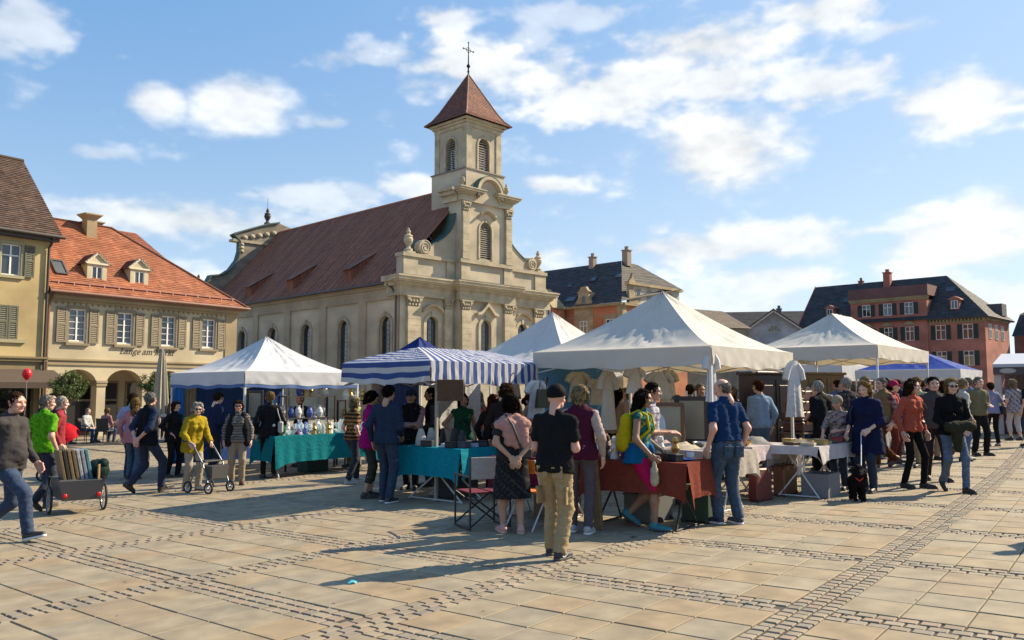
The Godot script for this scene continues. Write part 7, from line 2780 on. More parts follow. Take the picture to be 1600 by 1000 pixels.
	P.append({"label": "man in dark blue jumper and jeans facing the jewellery table", "x": -1.90, "d": 12.80, "turn": 158.0, "h": 1.78, "hair": "short", "hc": "dark", "skin": "tan", "stride": 0.08, "hp": 12.0, "ra": "hold_low", "top": C(0.028, 0.045, 0.09), "low": C(0.03, 0.06, 0.125), "lowlook": "denim", "sole": wh, "topname": "jumper", "hem": 0.86, "cell": 0.019})
	P.append({"label": "jewellery seller in cap and dark waistcoat with folded arms", "x": -1.72, "d": 14.5, "turn": -12.0, "h": 1.70, "la": "crossed", "ra": "crossed", "hair": "short", "hc": "dark", "skin": "tan", "cap": C(0.03, 0.05, 0.08), "top": C(0.48, 0.34, 0.38), "vest": 0.88, "vestc": C(0.018, 0.016, 0.022), "low": black})
	P.append({"label": "dark haired man in black waistcoat looking across the jewellery", "x": -1.40, "d": 14.9, "turn": -80.0, "h": 1.74, "hair": "short", "hc": "dark", "skin": "tan", "top": C(0.10, 0.10, 0.11), "vest": 0.86, "vestc": C(0.02, 0.018, 0.02), "low": jean, "la": "hold_low"})
	P.append({"label": "woman in green top standing behind jewellery busts", "x": -0.86, "d": 14.6, "turn": 20.0, "h": 1.62, "w": true, "hair": "long", "hc": "dark", "skin": "tan", "sleeve": 0.0, "ra": "hip", "top": C(0.02, 0.10, 0.06), "low": black})
	P.append({"label": "woman with pink shawl and black dress, hands clasped behind", "x": 0.0, "d": 9.80, "turn": 192.0, "h": 1.60, "w": true, "fat": 1.06, "la": "behind", "ra": "behind", "sleeve": 0.7, "hair": "bob", "hc": "dark", "skin": "tan", "hy": -12.0, "top": C(0.035, 0.035, 0.038), "low": ["print", C(0.022, 0.022, 0.024), C(0.06, 0.06, 0.06), C(0.03, 0.03, 0.03)], "skirt": 0.44, "hem": 0.9, "shoe": C(0.52, 0.27, 0.23), "sole": C(0.55, 0.35, 0.30), "cell": 0.017})
	P.append({"label": "tall dark haired shopper in black near the hanging handbags", "x": -0.10, "d": 12.9, "turn": 165.0, "h": 1.76, "hair": "curly", "hc": "brown", "top": C(0.03, 0.02, 0.02), "low": black, "hy": 25.0})
	P.append({"label": "woman in dark coat bending beneath the handbags", "x": -0.32, "d": 13.6, "turn": 150.0, "h": 1.6, "w": true, "hair": "long", "hc": "red", "top": C(0.03, 0.018, 0.018), "low": black, "hem": 0.7})
	P.append({"label": "girl in pale pink cardigan beside hanging white dress", "x": 0.25, "d": 14.0, "turn": 60.0, "h": 1.58, "w": true, "hair": "bun", "hc": "red", "top": C(0.52, 0.30, 0.27), "la": "hold", "low": C(0.10, 0.10, 0.11)})
	P.append({"label": "man in black t-shirt, black cap and khaki cargo trousers", "x": 0.42, "d": 8.35, "turn": 150.0, "h": 1.69, "la": "hold", "ra": "hold", "sleeve": 0.78, "hair": "none", "skin": "rosy", "cap": C(0.012, 0.012, 0.013), "hp": 6.0, "fat": 1.04, "stride": 0.10, "top": C(0.016, 0.016, 0.018), "hem": 0.86, "topname": "tshirt", "low": C(0.47, 0.345, 0.185), "slim": 1.06, "wr_low": 0.018, "shoe": C(0.018, 0.018, 0.02), "sole": C(0.06, 0.06, 0.06), "cell": 0.015})
	P.append({"label": "woman in maroon quilted waistcoat turned to rust red table", "x": 0.78, "d": 9.72, "turn": 165.0, "h": 1.70, "w": true, "hair": "bob", "hc": "light", "top": C(0.55, 0.42, 0.36), "vest": 0.86, "vestc": C(0.085, 0.012, 0.035), "low": C(0.12, 0.10, 0.12), "slim": 0.88, "shoe": C(0.35, 0.33, 0.32), "sole": wh, "cell": 0.02})
	P.append({"label": "woman with yellow backpack, teal top and pink shorts walking", "x": 1.51, "d": 9.94, "turn": 66.0, "h": 1.66, "w": true, "stride": 0.19, "left_first": false, "la": "hold_low", "ra": "swing_fwd", "rg": "grip", "sleeve": 0.0, "hair": "long", "hc": "dark", "skin": "brown", "top": ["print", C(0.008, 0.13, 0.16), C(0.42, 0.36, 0.02), C(0.02, 0.20, 0.22)], "low": C(0.56, 0.012, 0.11), "lowname": "shorts", "leg": 0.52, "slim": 1.18, "hy": 12.0, "shoe": C(0.02, 0.16, 0.20), "cell": 0.017})
	P.append({"label": "man in white striped polo shirt behind yellow backpack woman", "x": 1.72, "d": 10.55, "turn": 78.0, "h": 1.72, "sleeve": 0.7, "la": "hold", "ra": "hold", "hair": "short", "hc": "dark", "skin": "tan", "top": ["stripes", C(0.58, 0.56, 0.60), C(0.20, 0.14, 0.26), 0.09, 0.82], "low": C(0.03, 0.035, 0.06), "lowlook": "denim", "cell": 0.021})
	P.append({"label": "seller in denim jacket stooping inside the cream tent", "x": 2.95, "d": 13.3, "turn": -70.0, "h": 1.66, "lean": 38.0, "la": "reach", "ra": "reach", "hair": "short", "hc": "grey", "top": C(0.19, 0.27, 0.36), "toplook": "denim", "topname": "jacket", "low": C(0.10, 0.09, 0.08)})
	P.append({"label": "bald man in dark blue polo shirt and jeans by the trunk", "x": 2.58, "d": 10.15, "turn": 206.0, "h": 1.75, "fat": 1.14, "sleeve": 0.72, "hair": "fringe", "hc": "grey", "skin": "rosy", "hy": 36.0, "hp": 16.0, "lean": 5.0, "top": C(0.012, 0.045, 0.13), "hem": 0.97, "topname": "polo_shirt", "low": C(0.055, 0.115, 0.20), "lowlook": "denim", "slim": 1.05, "shoe": C(0.02, 0.025, 0.045), "sole": wh, "cell": 0.016})
	P.append({"label": "elderly man in black suit bending over white folding table", "x": 5.20, "d": 14.0, "turn": 205.0, "h": 1.74, "stoop": 14.0, "la": "hold", "hair": "short", "hc": "white", "skin": "rosy", "fat": 1.08, "thick": 0.012, "hem": 0.76, "top": C(0.014, 0.015, 0.02), "topname": "jacket", "low": C(0.012, 0.012, 0.014), "cell": 0.02})
	P.append({"label": "grey haired man in dark checked jacket beneath cream gazebo", "x": 6.30, "d": 15.8, "turn": 200.0, "h": 1.78, "hair": "short", "hc": "white", "skin": "rosy", "thick": 0.01, "top": ["plaid", C(0.10, 0.085, 0.09), C(0.05, 0.04, 0.045), C(0.03, 0.025, 0.03)], "topname": "jacket", "low": navy})
	P.append({"label": "woman with curly fair hair and navy coat holding dog lead", "x": 5.43, "d": 12.91, "turn": -48.0, "h": 1.68, "w": true, "fat": 1.1, "hair": "curly", "hc": "blond", "thick": 0.016, "hem": 0.60, "sleeve": 1.5, "la": "hold_low", "lg": "grip", "ra": [Vector3(0.25, 1.14, 0.03), Vector3(0.27, 0.93, 0.14)], "rg": "grip", "hp": 12.0, "top": C(0.016, 0.02, 0.065), "topname": "coat", "low": C(0.025, 0.045, 0.09), "lowlook": "denim", "cell": 0.019})
	P.append({"label": "short woman in grey floral blouse and sun visor pointing", "x": 5.15, "d": 13.3, "turn": -42.0, "h": 1.46, "w": true, "la": "hold", "ra": "reach", "sleeve": 1.3, "hair": "short", "hc": "grey", "cap": C(0.38, 0.33, 0.24), "skin": "rosy", "hp": 14.0, "top": ["print", C(0.36, 0.34, 0.33), C(0.08, 0.07, 0.08), C(0.34, 0.10, 0.10)], "hem": 0.78, "low": C(0.03, 0.06, 0.12), "lowlook": "denim", "cell": 0.02})
	P.append({"label": "man in plaid shirt, tan waistcoat and rust brown trousers walking", "x": 7.28, "d": 16.48, "turn": -78.0, "h": 1.82, "stride": 0.27, "hair": "short", "hc": "grey", "skin": "rosy", "la": "down", "ra": "swing_fwd", "hy": 8.0, "top": ["plaid", C(0.40, 0.26, 0.27), C(0.20, 0.07, 0.09), C(0.10, 0.035, 0.06)], "vest": 0.92, "vestc": C(0.27, 0.18, 0.085), "low": C(0.115, 0.038, 0.016), "slim": 1.08, "shoe": C(0.12, 0.05, 0.035), "cell": 0.020})
	P.append({"label": "woman in raspberry sun hat behind man in tan waistcoat", "x": 7.85, "d": 17.4, "turn": 60.0, "h": 1.70, "w": true, "hair": "bob", "hc": "brown", "cap": C(0.42, 0.02, 0.09), "top": C(0.48, 0.08, 0.06), "low": C(0.2, 0.05, 0.04)})
	P.append({"label": "long haired woman in salmon blouse and black trousers", "x": 6.28, "d": 13.27, "turn": 26.0, "h": 1.72, "w": true, "hair": "long", "hc": "brown", "skin": "fair", "stride": 0.1, "hy": 30.0, "top": C(0.56, 0.125, 0.075), "hem": 0.90, "topname": "blouse", "low": C(0.015, 0.015, 0.017), "slim": 0.78, "cell": 0.019})
	P.append({"label": "blonde woman in black top and ripped jeans with sunglasses", "x": 6.62, "d": 12.71, "turn": -4.0, "h": 1.72, "w": true, "hair": "long", "hc": "blond", "shades": true, "stride": 0.16, "la": "hold_low", "ra": "hold_low", "top": C(0.012, 0.012, 0.013), "low": C(0.15, 0.235, 0.36), "lowlook": "denim", "slim": 0.82, "cell": 0.018})
	P.append({"label": "dark haired person walking behind blonde woman with sunglasses", "x": 7.10, "d": 14.2, "turn": -10.0, "h": 1.76, "hair": "short", "hc": "dark", "stride": 0.15, "top": C(0.10, 0.08, 0.08), "low": C(0.05, 0.03, 0.04)})
	P.append({"label": "grey haired man in steel blue shirt seen from behind", "x": 11.29, "d": 20.79, "turn": 172.0, "h": 1.76, "sleeve": 1.3, "hair": "short", "hc": "grey", "skin": "tan", "top": C(0.15, 0.20, 0.34), "low": C(0.05, 0.085, 0.15), "lowlook": "denim"})
	P.append({"label": "man in dark denim shirt beside the steel blue shirt", "x": 10.55, "d": 20.2, "turn": 150.0, "h": 1.66, "hair": "short", "hc": "dark", "top": C(0.04, 0.065, 0.11), "low": jean})
	P.append({"label": "woman in lilac t-shirt with black shoulder bag", "x": 12.23, "d": 21.47, "turn": 178.0, "h": 1.63, "w": true, "fat": 1.08, "sleeve": 0.75, "hair": "bun", "hc": "brown", "skin": "rosy", "top": C(0.34, 0.34, 0.52), "low": C(0.018, 0.018, 0.02), "slim": 0.9, "shoe": C(0.35, 0.3, 0.28)})
	P.append({"label": "woman in floral blouse and white cropped trousers", "x": 13.95, "d": 23.4, "turn": 185.0, "h": 1.70, "w": true, "hair": "curly", "hc": "light", "sleeve": 0.8, "top": ["print", C(0.50, 0.46, 0.47), C(0.14, 0.10, 0.14), C(0.30, 0.18, 0.22)], "low": C(0.60, 0.57, 0.55), "leg": 0.82, "hem": 0.78})
	P.append({"label": "person in dark top walking at the edge of the square", "x": 12.95, "d": 21.0, "turn": 190.0, "h": 1.74, "sleeve": 0.75, "hair": "short", "hc": "dark", "top": C(0.02, 0.02, 0.03), "low": jean, "ra": "swing_fwd"})
	P.append({"label": "passer-by in grey coat whose shadow falls across the paving", "x": 6.75, "d": 9.1, "turn": -80.0, "h": 1.75, "hair": "short", "hc": "brown", "thick": 0.012, "hem": 0.7, "top": C(0.14, 0.14, 0.15), "low": jean})
	P.append({"label": "passer-by in blue anorak just beyond the square's open edge", "x": 9.2, "d": 12.4, "turn": -95.0, "h": 1.72, "w": true, "hair": "bob", "hc": "dark", "stride": 0.2, "top": C(0.04, 0.08, 0.2), "low": black})
	# shoppers further off, deep between the stalls
	var far := [[6.2, 18.6, "olive jumper", C(0.10, 0.09, 0.04), 0], [6.9, 19.4, "white blouse", C(0.55, 0.54, 0.52), 1], [7.6, 18.2, "brown jacket", C(0.11, 0.06, 0.035), 0], [8.9, 18.0, "black coat", C(0.02, 0.02, 0.022), 0], [9.6, 21.8, "pale pink cardigan", C(0.50, 0.33, 0.33), 1], [10.2, 23.0, "grey hooded top", C(0.16, 0.16, 0.17), 0], [9.2, 24.5, "red anorak", C(0.32, 0.03, 0.03), 1], [11.0, 24.0, "navy jacket", C(0.02, 0.03, 0.07), 0], [12.2, 25.5, "sand shirt", C(0.42, 0.34, 0.22), 0], [13.0, 26.2, "turquoise t-shirt", C(0.05, 0.30, 0.33), 1], [11.8, 28.0, "white polo shirt", C(0.55, 0.55, 0.55), 0], [13.9, 28.5, "purple jumper", C(0.10, 0.04, 0.16), 1], [15.2, 29.0, "dark green coat", C(0.03, 0.06, 0.04), 0], [16.6, 29.8, "beige raincoat", C(0.40, 0.33, 0.24), 1], [3.6, 17.0, "grey shirt", C(0.20, 0.20, 0.21), 1], [4.3, 16.4, "black fleece", C(0.025, 0.025, 0.03), 1], [5.6, 17.3, "burgundy jumper", C(0.12, 0.02, 0.03), 0], [-8.9, 27.5, "red and navy jacket", C(0.36, 0.03, 0.04), 0], [-8.2, 28.5, "white pullover", C(0.55, 0.54, 0.53), 1], [-12.6, 31.2, "brown jumper", C(0.14, 0.08, 0.05), 0], [-11.2, 30.4, "blue blouse", C(0.10, 0.15, 0.30), 1], [17.6, 27.5, "dark red jacket", C(0.16, 0.02, 0.03), 0], [2.3, 16.8, "pale grey dress", C(0.40, 0.39, 0.38), 1], [16.9, 25.6, "black t-shirt", C(0.02, 0.02, 0.022), 0], [7.4, 20.6, "striped brown shawl", C(0.17, 0.11, 0.08), 1], [8.3, 21.4, "cornflower shirt", C(0.12, 0.20, 0.46), 0], [9.0, 20.1, "coral cardigan", C(0.46, 0.15, 0.12), 1], [6.6, 21.5, "ash grey suit", C(0.12, 0.12, 0.13), 0], [9.9, 19.3, "mint blouse", C(0.34, 0.46, 0.38), 1], [7.9, 23.3, "yellow polo shirt", C(0.50, 0.36, 0.04), 0], [10.9, 26.8, "crimson dress", C(0.34, 0.02, 0.04), 1], [12.6, 30.5, "slate jumper", C(0.09, 0.10, 0.12), 0], [0.9, 18.6, "tan blouson", C(0.30, 0.20, 0.10), 0], [1.9, 19.4, "plum coat", C(0.10, 0.03, 0.07), 1], [-0.7, 18.2, "rose pink scarf and coat", C(0.36, 0.12, 0.15), 1], [-2.5, 18.4, "graphite jacket", C(0.05, 0.05, 0.055), 0], [5.0, 19.6, "ivory pullover", C(0.52, 0.48, 0.40), 1], [3.0, 20.4, "teal windbreaker", C(0.02, 0.16, 0.18), 0], [3.5, 15.7, "cream trench coat", C(0.50, 0.42, 0.30), 1], [4.45, 15.1, "sky blue shirt", C(0.28, 0.40, 0.60), 0], [1.9, 15.3, "peach blouse", C(0.56, 0.34, 0.24), 1], [6.75, 17.0, "white sun top", C(0.58, 0.57, 0.55), 1], [5.85, 16.0, "light grey jacket", C(0.34, 0.34, 0.35), 0], [8.0, 16.6, "pale lemon shirt", C(0.56, 0.52, 0.28), 0], [9.4, 17.6, "white linen jacket", C(0.58, 0.55, 0.50), 1], [10.4, 18.8, "khaki parka", C(0.22, 0.19, 0.11), 0], [9.9, 25.6, "orange t-shirt", C(0.52, 0.20, 0.05), 0], [14.6, 27.0, "pale blue dress", C(0.34, 0.42, 0.56), 1]]
	var hk := ["short", "bob", "short", "long", "curly", "short"]
	var hcs := ["brown", "dark", "grey", "blond", "white", "red", "light"]
	for i in far.size():
		var q: Array = far[i]
		var wo: bool = q[4] == 1
		P.append({"label": "shopper in %s in the crowd between the stalls" % q[2], "x": q[0], "d": q[1], "turn": [170.0, -60.0, 90.0, 10.0, 200.0, 140.0, -120.0][i % 7], "h": 1.76 - 0.10 * q[4] + 0.03 * (i % 3), "w": wo, "hair": hk[(i * 5 + q[4]) % 6] if wo else "short", "hc": hcs[(i * 3) % 7], "skin": ["fair", "rosy", "tan"][i % 3], "top": q[3], "low": [black, jean, navy, beige, jean_l][i % 5], "stride": [0.06, 0.18, 0.1][i % 3], "cell": 0.042, "la": ["down", "hold", "down", "hold_low"][i % 4]})
	# guests seated on the terrace
	var seated := [[-15.55, 32.32, 170.0, "pink blouse", C(0.45, 0.22, 0.24)], [-16.6, 32.9, 80.0, "white shirt", C(0.55, 0.54, 0.52)], [-17.0, 31.8, 120.0, "dark jumper", C(0.03, 0.03, 0.04)], [-13.2, 32.6, 150.0, "black cardigan", C(0.02, 0.02, 0.022)]]
	for i in seated.size():
		var q: Array = seated[i]
		P.append({"label": "guest in %s sitting on a wicker cafe chair" % q[3], "x": q[0], "d": q[1], "turn": q[2], "h": 1.7, "sit": 0.47, "lean": 4.0, "la": "lap", "ra": "lap", "w": i % 2 == 0, "hair": ["bob", "short", "curly", "short"][i], "hc": ["blond", "grey", "white", "dark"][i], "top": q[4], "low": jean, "cell": 0.042, "hem": 0.93})
	for i in P.size():
		P[i]["id"] = i + 1
	var res := []
	res.resize(P.size())
	var id := WorkerThreadPool.add_group_task(func(i): res[i] = person_nets(P[i]), P.size())
	WorkerThreadPool.wait_for_group_task_completion(id)
	var made := {}
	for i in P.size():
		made[P[i].label] = [make_person(P[i], res[i]), res[i].F]
	belongings(made)
	dog()

# a thing worn or carried, built in the figure's own frame
func worn(who: Array, called: String, label: String, category: String) -> Node3D:
	var o := thing(called, label, category)
	o.transform = (who[0] as Node3D).transform
	return o

func belongings(made: Dictionary) -> void:
	var find := func(s: String) -> Array:
		for k in made:
			if s in k:
				return made[k]
		return []
	var black := mat(C(0.02, 0.018, 0.018), 0.55)
	# yellow backpack
	var who: Array = find.call("yellow backpack, teal")
	var F: Dictionary = who[1]
	var o := worn(who, "backpack", "bright yellow backpack on the woman in teal top", "backpack")
	var ye := mat(C(0.62, 0.52, 0.012), 0.7, "cloth")
	var T2: Transform3D = F.T2
	place(net_mesh([[net([[T2 * V(-0.08, 1.36, -0.17), T2 * V(-0.09, 1.05, -0.19), 0.075, 0.095], [T2 * V(0.08, 1.36, -0.17), T2 * V(0.09, 1.05, -0.19), 0.075, 0.095], [T2 * V(0, 1.12, -0.24), T2 * V(0, 1.02, -0.24), 0.08, 0.08]], 0.018, 0.03, [], 0.012, 4.0), Transform3D(), Color.WHITE]]), "pack", ye, o)
	for s in [-1.0, 1.0]:
		var mb := MB.new()
		mb.tube([T2 * V(s * 0.09, 1.42, -0.12), T2 * V(s * 0.10, 1.475, -0.02), T2 * V(s * 0.11, 1.42, 0.09), T2 * V(s * 0.12, 1.25, 0.13), T2 * V(s * 0.15, 1.12, 0.0), T2 * V(s * 0.12, 1.05, -0.12)], 0.018, 6)
		part(mb, "strap", ye, o)
	o = worn(who, "tied_jumper", "bright blue jumper tied round the waist above pink shorts", "jumper")
	var T: Transform3D = F.T
	place(net_mesh([[net([[T * V(-0.08, 1.03, -0.01), T * V(-0.10, 0.78, -0.05), 0.125, 0.16], [T * V(0.08, 1.03, -0.01), T * V(0.10, 0.78, -0.05), 0.125, 0.16], [T * V(0.06, 1.02, 0.10), T * V(0.08, 0.75, 0.15), 0.05, 0.045]], 0.018, 0.03, [[Vector3.DOWN, -0.80], [Vector3.UP, 1.06]], 0.02, 9.0), Transform3D(), Color.WHITE]]), "knit", mat(C(0.006, 0.13, 0.32), 0.85, "cloth"), o)
	var rw: Vector3 = F.rW
	o = worn(who, "cloth_bag", "cream cloth bag held by woman in pink shorts", "bag")
	place(net_mesh([[net([[rw + V(-0.03, -0.08, 0.05), rw + V(-0.03, -0.18, 0.05), 0.025, 0.04], [rw + V(-0.03, -0.18, 0.05), rw + V(-0.03, -0.31, 0.05), 0.045, 0.05]], 0.015, 0.02, [], 0.012, 2.0), Transform3D(), Color.WHITE]]), "pouch", mat(C(0.55, 0.48, 0.35), 0.9, "cloth"), o)
	# pink shawl
	who = find.call("pink shawl")
	F = who[1]
	T2 = F.T2
	o = worn(who, "shawl", "pale pink shawl over shoulders of woman in black dress", "shawl")
	place(net_mesh([[net([[T2 * V(-0.05, 1.44, -0.05), T2 * V(-0.17, 1.36, -0.07), 0.07, 0.07], [T2 * V(0.05, 1.44, -0.05), T2 * V(0.17, 1.36, -0.07), 0.07, 0.07], [T2 * V(-0.11, 1.38, -0.09), T2 * V(-0.15, 1.08, -0.10), 0.07, 0.075], [T2 * V(0.10, 1.38, -0.09), T2 * V(0.06, 1.14, -0.11), 0.07, 0.06], [T2 * V(0.02, 1.36, -0.10), T2 * V(-0.04, 1.12, -0.11), 0.07, 0.065], [T2 * V(-0.17, 1.36, 0.0), T2 * V(-0.20, 1.14, 0.02), 0.06, 0.06]], 0.016, 0.03, [], 0.016, 6.0), Transform3D(), Color.WHITE]]), "wrap", mat(C(0.58, 0.31, 0.26), 0.85, "cloth"), o)
	o = worn(who, "shoulder_bag", "small black bag on strap across the pink shawl", "bag")
	var mb := MB.new()
	mb.tube([T2 * V(0.10, 1.49, -0.09), T2 * V(0.03, 1.36, -0.185), T2 * V(-0.03, 1.2, -0.195), T2 * V(-0.10, 1.02, -0.16)], 0.013, 6)
	part(mb, "strap", black, o)
	mb = MB.new()
	mb.soft(T2 * V(-0.14, 1.0, -0.14), V(0.17, 0.13, 0.05), 0.015)
	part(mb, "pouch", black, o)
	# jacket in the arms of the blonde woman
	who = find.call("ripped jeans")
	F = who[1]
	var c: Vector3 = (F.lW + F.rW) / 2
	o = worn(who, "folded_jacket", "olive jacket carried over arms of blonde woman with sunglasses", "jacket")
	place(net_mesh([[net([[c + V(-0.14, 0.02, 0.03), c + V(0.15, 0.03, 0.03), 0.085, 0.085], [c + V(-0.06, -0.02, 0.06), c + V(-0.04, -0.30, 0.05), 0.085, 0.055]], 0.018, 0.03, [], 0.02, 8.0), Transform3D(), Color.WHITE]]), "cloth", mat(C(0.045, 0.042, 0.025), 0.85, "cloth"), o)
	# handbags, bags and lead
	for q in [["black leather jacket", "grey_bag", "pale grey shoulder bag on the leather jacketed person", C(0.34, 0.33, 0.32), -0.20, 1.02], ["salmon blouse", "shoulder_bag", "black shoulder bag of woman in salmon blouse", C(0.02, 0.018, 0.02), 0.24, 0.95], ["lilac t-shirt", "shoulder_bag", "black bag on the hip of woman in lilac t-shirt", C(0.02, 0.018, 0.02), -0.22, 0.98], ["curly fair hair", "shoulder_bag", "dark blue bag behind the woman with dog lead", C(0.02, 0.03, 0.06), -0.25, 0.9]]:
		who = find.call(q[0])
		T2 = who[1].T2
		o = worn(who, q[1], q[2], "bag")
		mb = MB.new()
		mb.soft(T2 * V(q[4], q[5], -0.10), V(0.10, 0.24, 0.30), 0.03)
		part(mb, "pouch", mat(q[3], 0.6), o)
		mb = MB.new()
		mb.tube([T2 * V(q[4], q[5] + 0.12, -0.16), T2 * V(q[4] * 0.75, 1.3, -0.15), T2 * V(q[4] * 0.6, 1.49, -0.02), T2 * V(q[4] * 0.85, 1.25, 0.13), T2 * V(q[4], q[5] + 0.12, -0.02)], 0.010, 6)
		part(mb, "strap", mat(q[3], 0.6), o)
	who = find.call("pale blue t-shirt")
	o = worn(who, "carrier_bag", "red carrier bag held by man in pale blue t-shirt", "bag")
	c = who[1].rW
	mb = MB.new()
	mb.hexa([c + V(-0.07, -0.52, -0.16), c + V(0.05, -0.52, -0.16), c + V(-0.04, -0.16, -0.15), c + V(0.02, -0.16, -0.15), c + V(-0.07, -0.52, 0.16), c + V(0.05, -0.52, 0.16), c + V(-0.04, -0.16, 0.15), c + V(0.02, -0.16, 0.15)])
	part(mb, "bag_body", mat(C(0.42, 0.01, 0.015), 0.5), o)
	mb = MB.new()
	mb.tube([c + V(-0.01, -0.16, -0.08), c + V(0, -0.06, 0), c + V(-0.01, -0.16, 0.08)], 0.006, 5)
	part(mb, "handle", mat(C(0.42, 0.01, 0.015), 0.5), o)
	# dark waistcoat edges of the striped jumper woman
	who = find.call("open waistcoat")
	T2 = who[1].T2
	o = worn(who, "open_gilet", "dark open gilet over the striped jumper", "gilet")
	for s in [-1.0, 1.0]:
		place(net_mesh([[net([[T2 * V(s * 0.10, 1.42, 0.0), T2 * V(s * 0.15, 1.15, 0.06), 0.075, 0.075], [T2 * V(s * 0.15, 1.15, 0.05), T2 * V(s * 0.17, 0.86, 0.06), 0.075, 0.08], [T2 * V(s * 0.12, 1.40, -0.06), T2 * V(s * 0.12, 0.88, -0.07), 0.08, 0.09]], 0.02, 0.03, [], 0.012, 5.0 + s), Transform3D(), Color.WHITE]]), "front_panel", mat(C(0.02, 0.02, 0.024), 0.8, "cloth"), o)
	pockets(find.call("black cap"), [[0.155, 0.62, -0.01, 1.45, 0.15, 0.17], [-0.155, 0.62, -0.01, -1.45, 0.15, 0.17], [0.085, 0.86, -0.112, PI, 0.12, 0.12], [-0.085, 0.86, -0.112, PI, 0.12, 0.12]], C(0.45, 0.33, 0.175), "cloth")
	pockets(find.call("dark blue polo"), [[0.085, 0.855, -0.125, PI, 0.125, 0.13], [-0.085, 0.855, -0.125, PI, 0.125, 0.13]], C(0.05, 0.105, 0.185), "denim")
	# phone of the man with the cap; belt of the polo shirt
	who = find.call("black cap")
	c = (who[1].lW + who[1].rW) / 2
	o = worn(who, "phone", "phone held by the man in black cap", "phone")
	mb = MB.new()
	mb.soft(c + V(0.0, 0.05, 0.10), V(0.075, 0.15, 0.01), 0.004, Basis(Vector3.RIGHT, -0.7))
	part(mb, "casing", black, o)
	for e in ["l", "r"]:
		# white tick on the side of each of his trainers
		var sd := 1.0 if e == "l" else -1.0
		var bs := Basis(Vector3.UP, 0.16 * sd) * Basis(Vector3.RIGHT, who[1][e + "P"])
		mb = MB.new()
		mb.prism(PackedVector2Array([Vector2(0.05, 0.064), Vector2(-0.02, 0.040), Vector2(-0.045, 0.042), Vector2(-0.052, 0.055), Vector2(-0.058, 0.040), Vector2(-0.045, 0.030), Vector2(-0.015, 0.031)]), -0.001, 0.001)
		var lg := part(mb, "logo", mat(C(0.7, 0.7, 0.7), 0.5), (who[0] as Node3D).find_children("shoe*", "MeshInstance3D", false, false)[0 if e == "l" else 1])
		lg.transform = Transform3D(bs, who[1][e + "A"] + bs * V(0, -0.085, 0.03)) * Transform3D(Basis(Vector3.UP, -PI / 2), V(sd * 0.047, 0, 0.02))
	who = find.call("dark blue polo")
	T = who[1].T
	o = worn(who, "belt", "brown leather belt of man in blue polo shirt", "belt")
	place(net_mesh([[net([[T * V(-0.075, 0.99, -0.004), T * V(-0.075, 0.97, -0.004), 0.125, 0.126], [T * V(0.075, 0.99, -0.004), T * V(0.075, 0.97, -0.004), 0.125, 0.126]], 0.016, 0.03, [[T.basis * Vector3.DOWN, (T.basis * Vector3.DOWN).dot(T * V(0, 0.955, 0))], [T.basis * Vector3.UP, (T.basis * Vector3.UP).dot(T * V(0, 0.995, 0))]]), Transform3D(), Color.WHITE]]), "strap", mat(C(0.09, 0.03, 0.015), 0.5), o)

# patch pockets sewn to trousers: [side, height, depth behind, turn]
func pockets(who: Array, spots: Array, c: Color, look: String) -> void:
	var legs: Node = (who[0] as Node3D).find_children("trousers*", "MeshInstance3D", false, false)[0]
	for q in spots:
		var mb := MB.new()
		mb.soft(V(0, 0, 0), V(q[4], q[5], 0.016), 0.006)
		mb.soft(V(0, q[5] * 0.42, 0.008), V(q[4] * 1.04, q[5] * 0.24, 0.012), 0.004)
		var o := part(mb, "pocket", mat(c, 0.9, look), legs)
		o.transform = Transform3D(Basis(Vector3.UP, q[3]), V(q[0], q[1], q[2]))

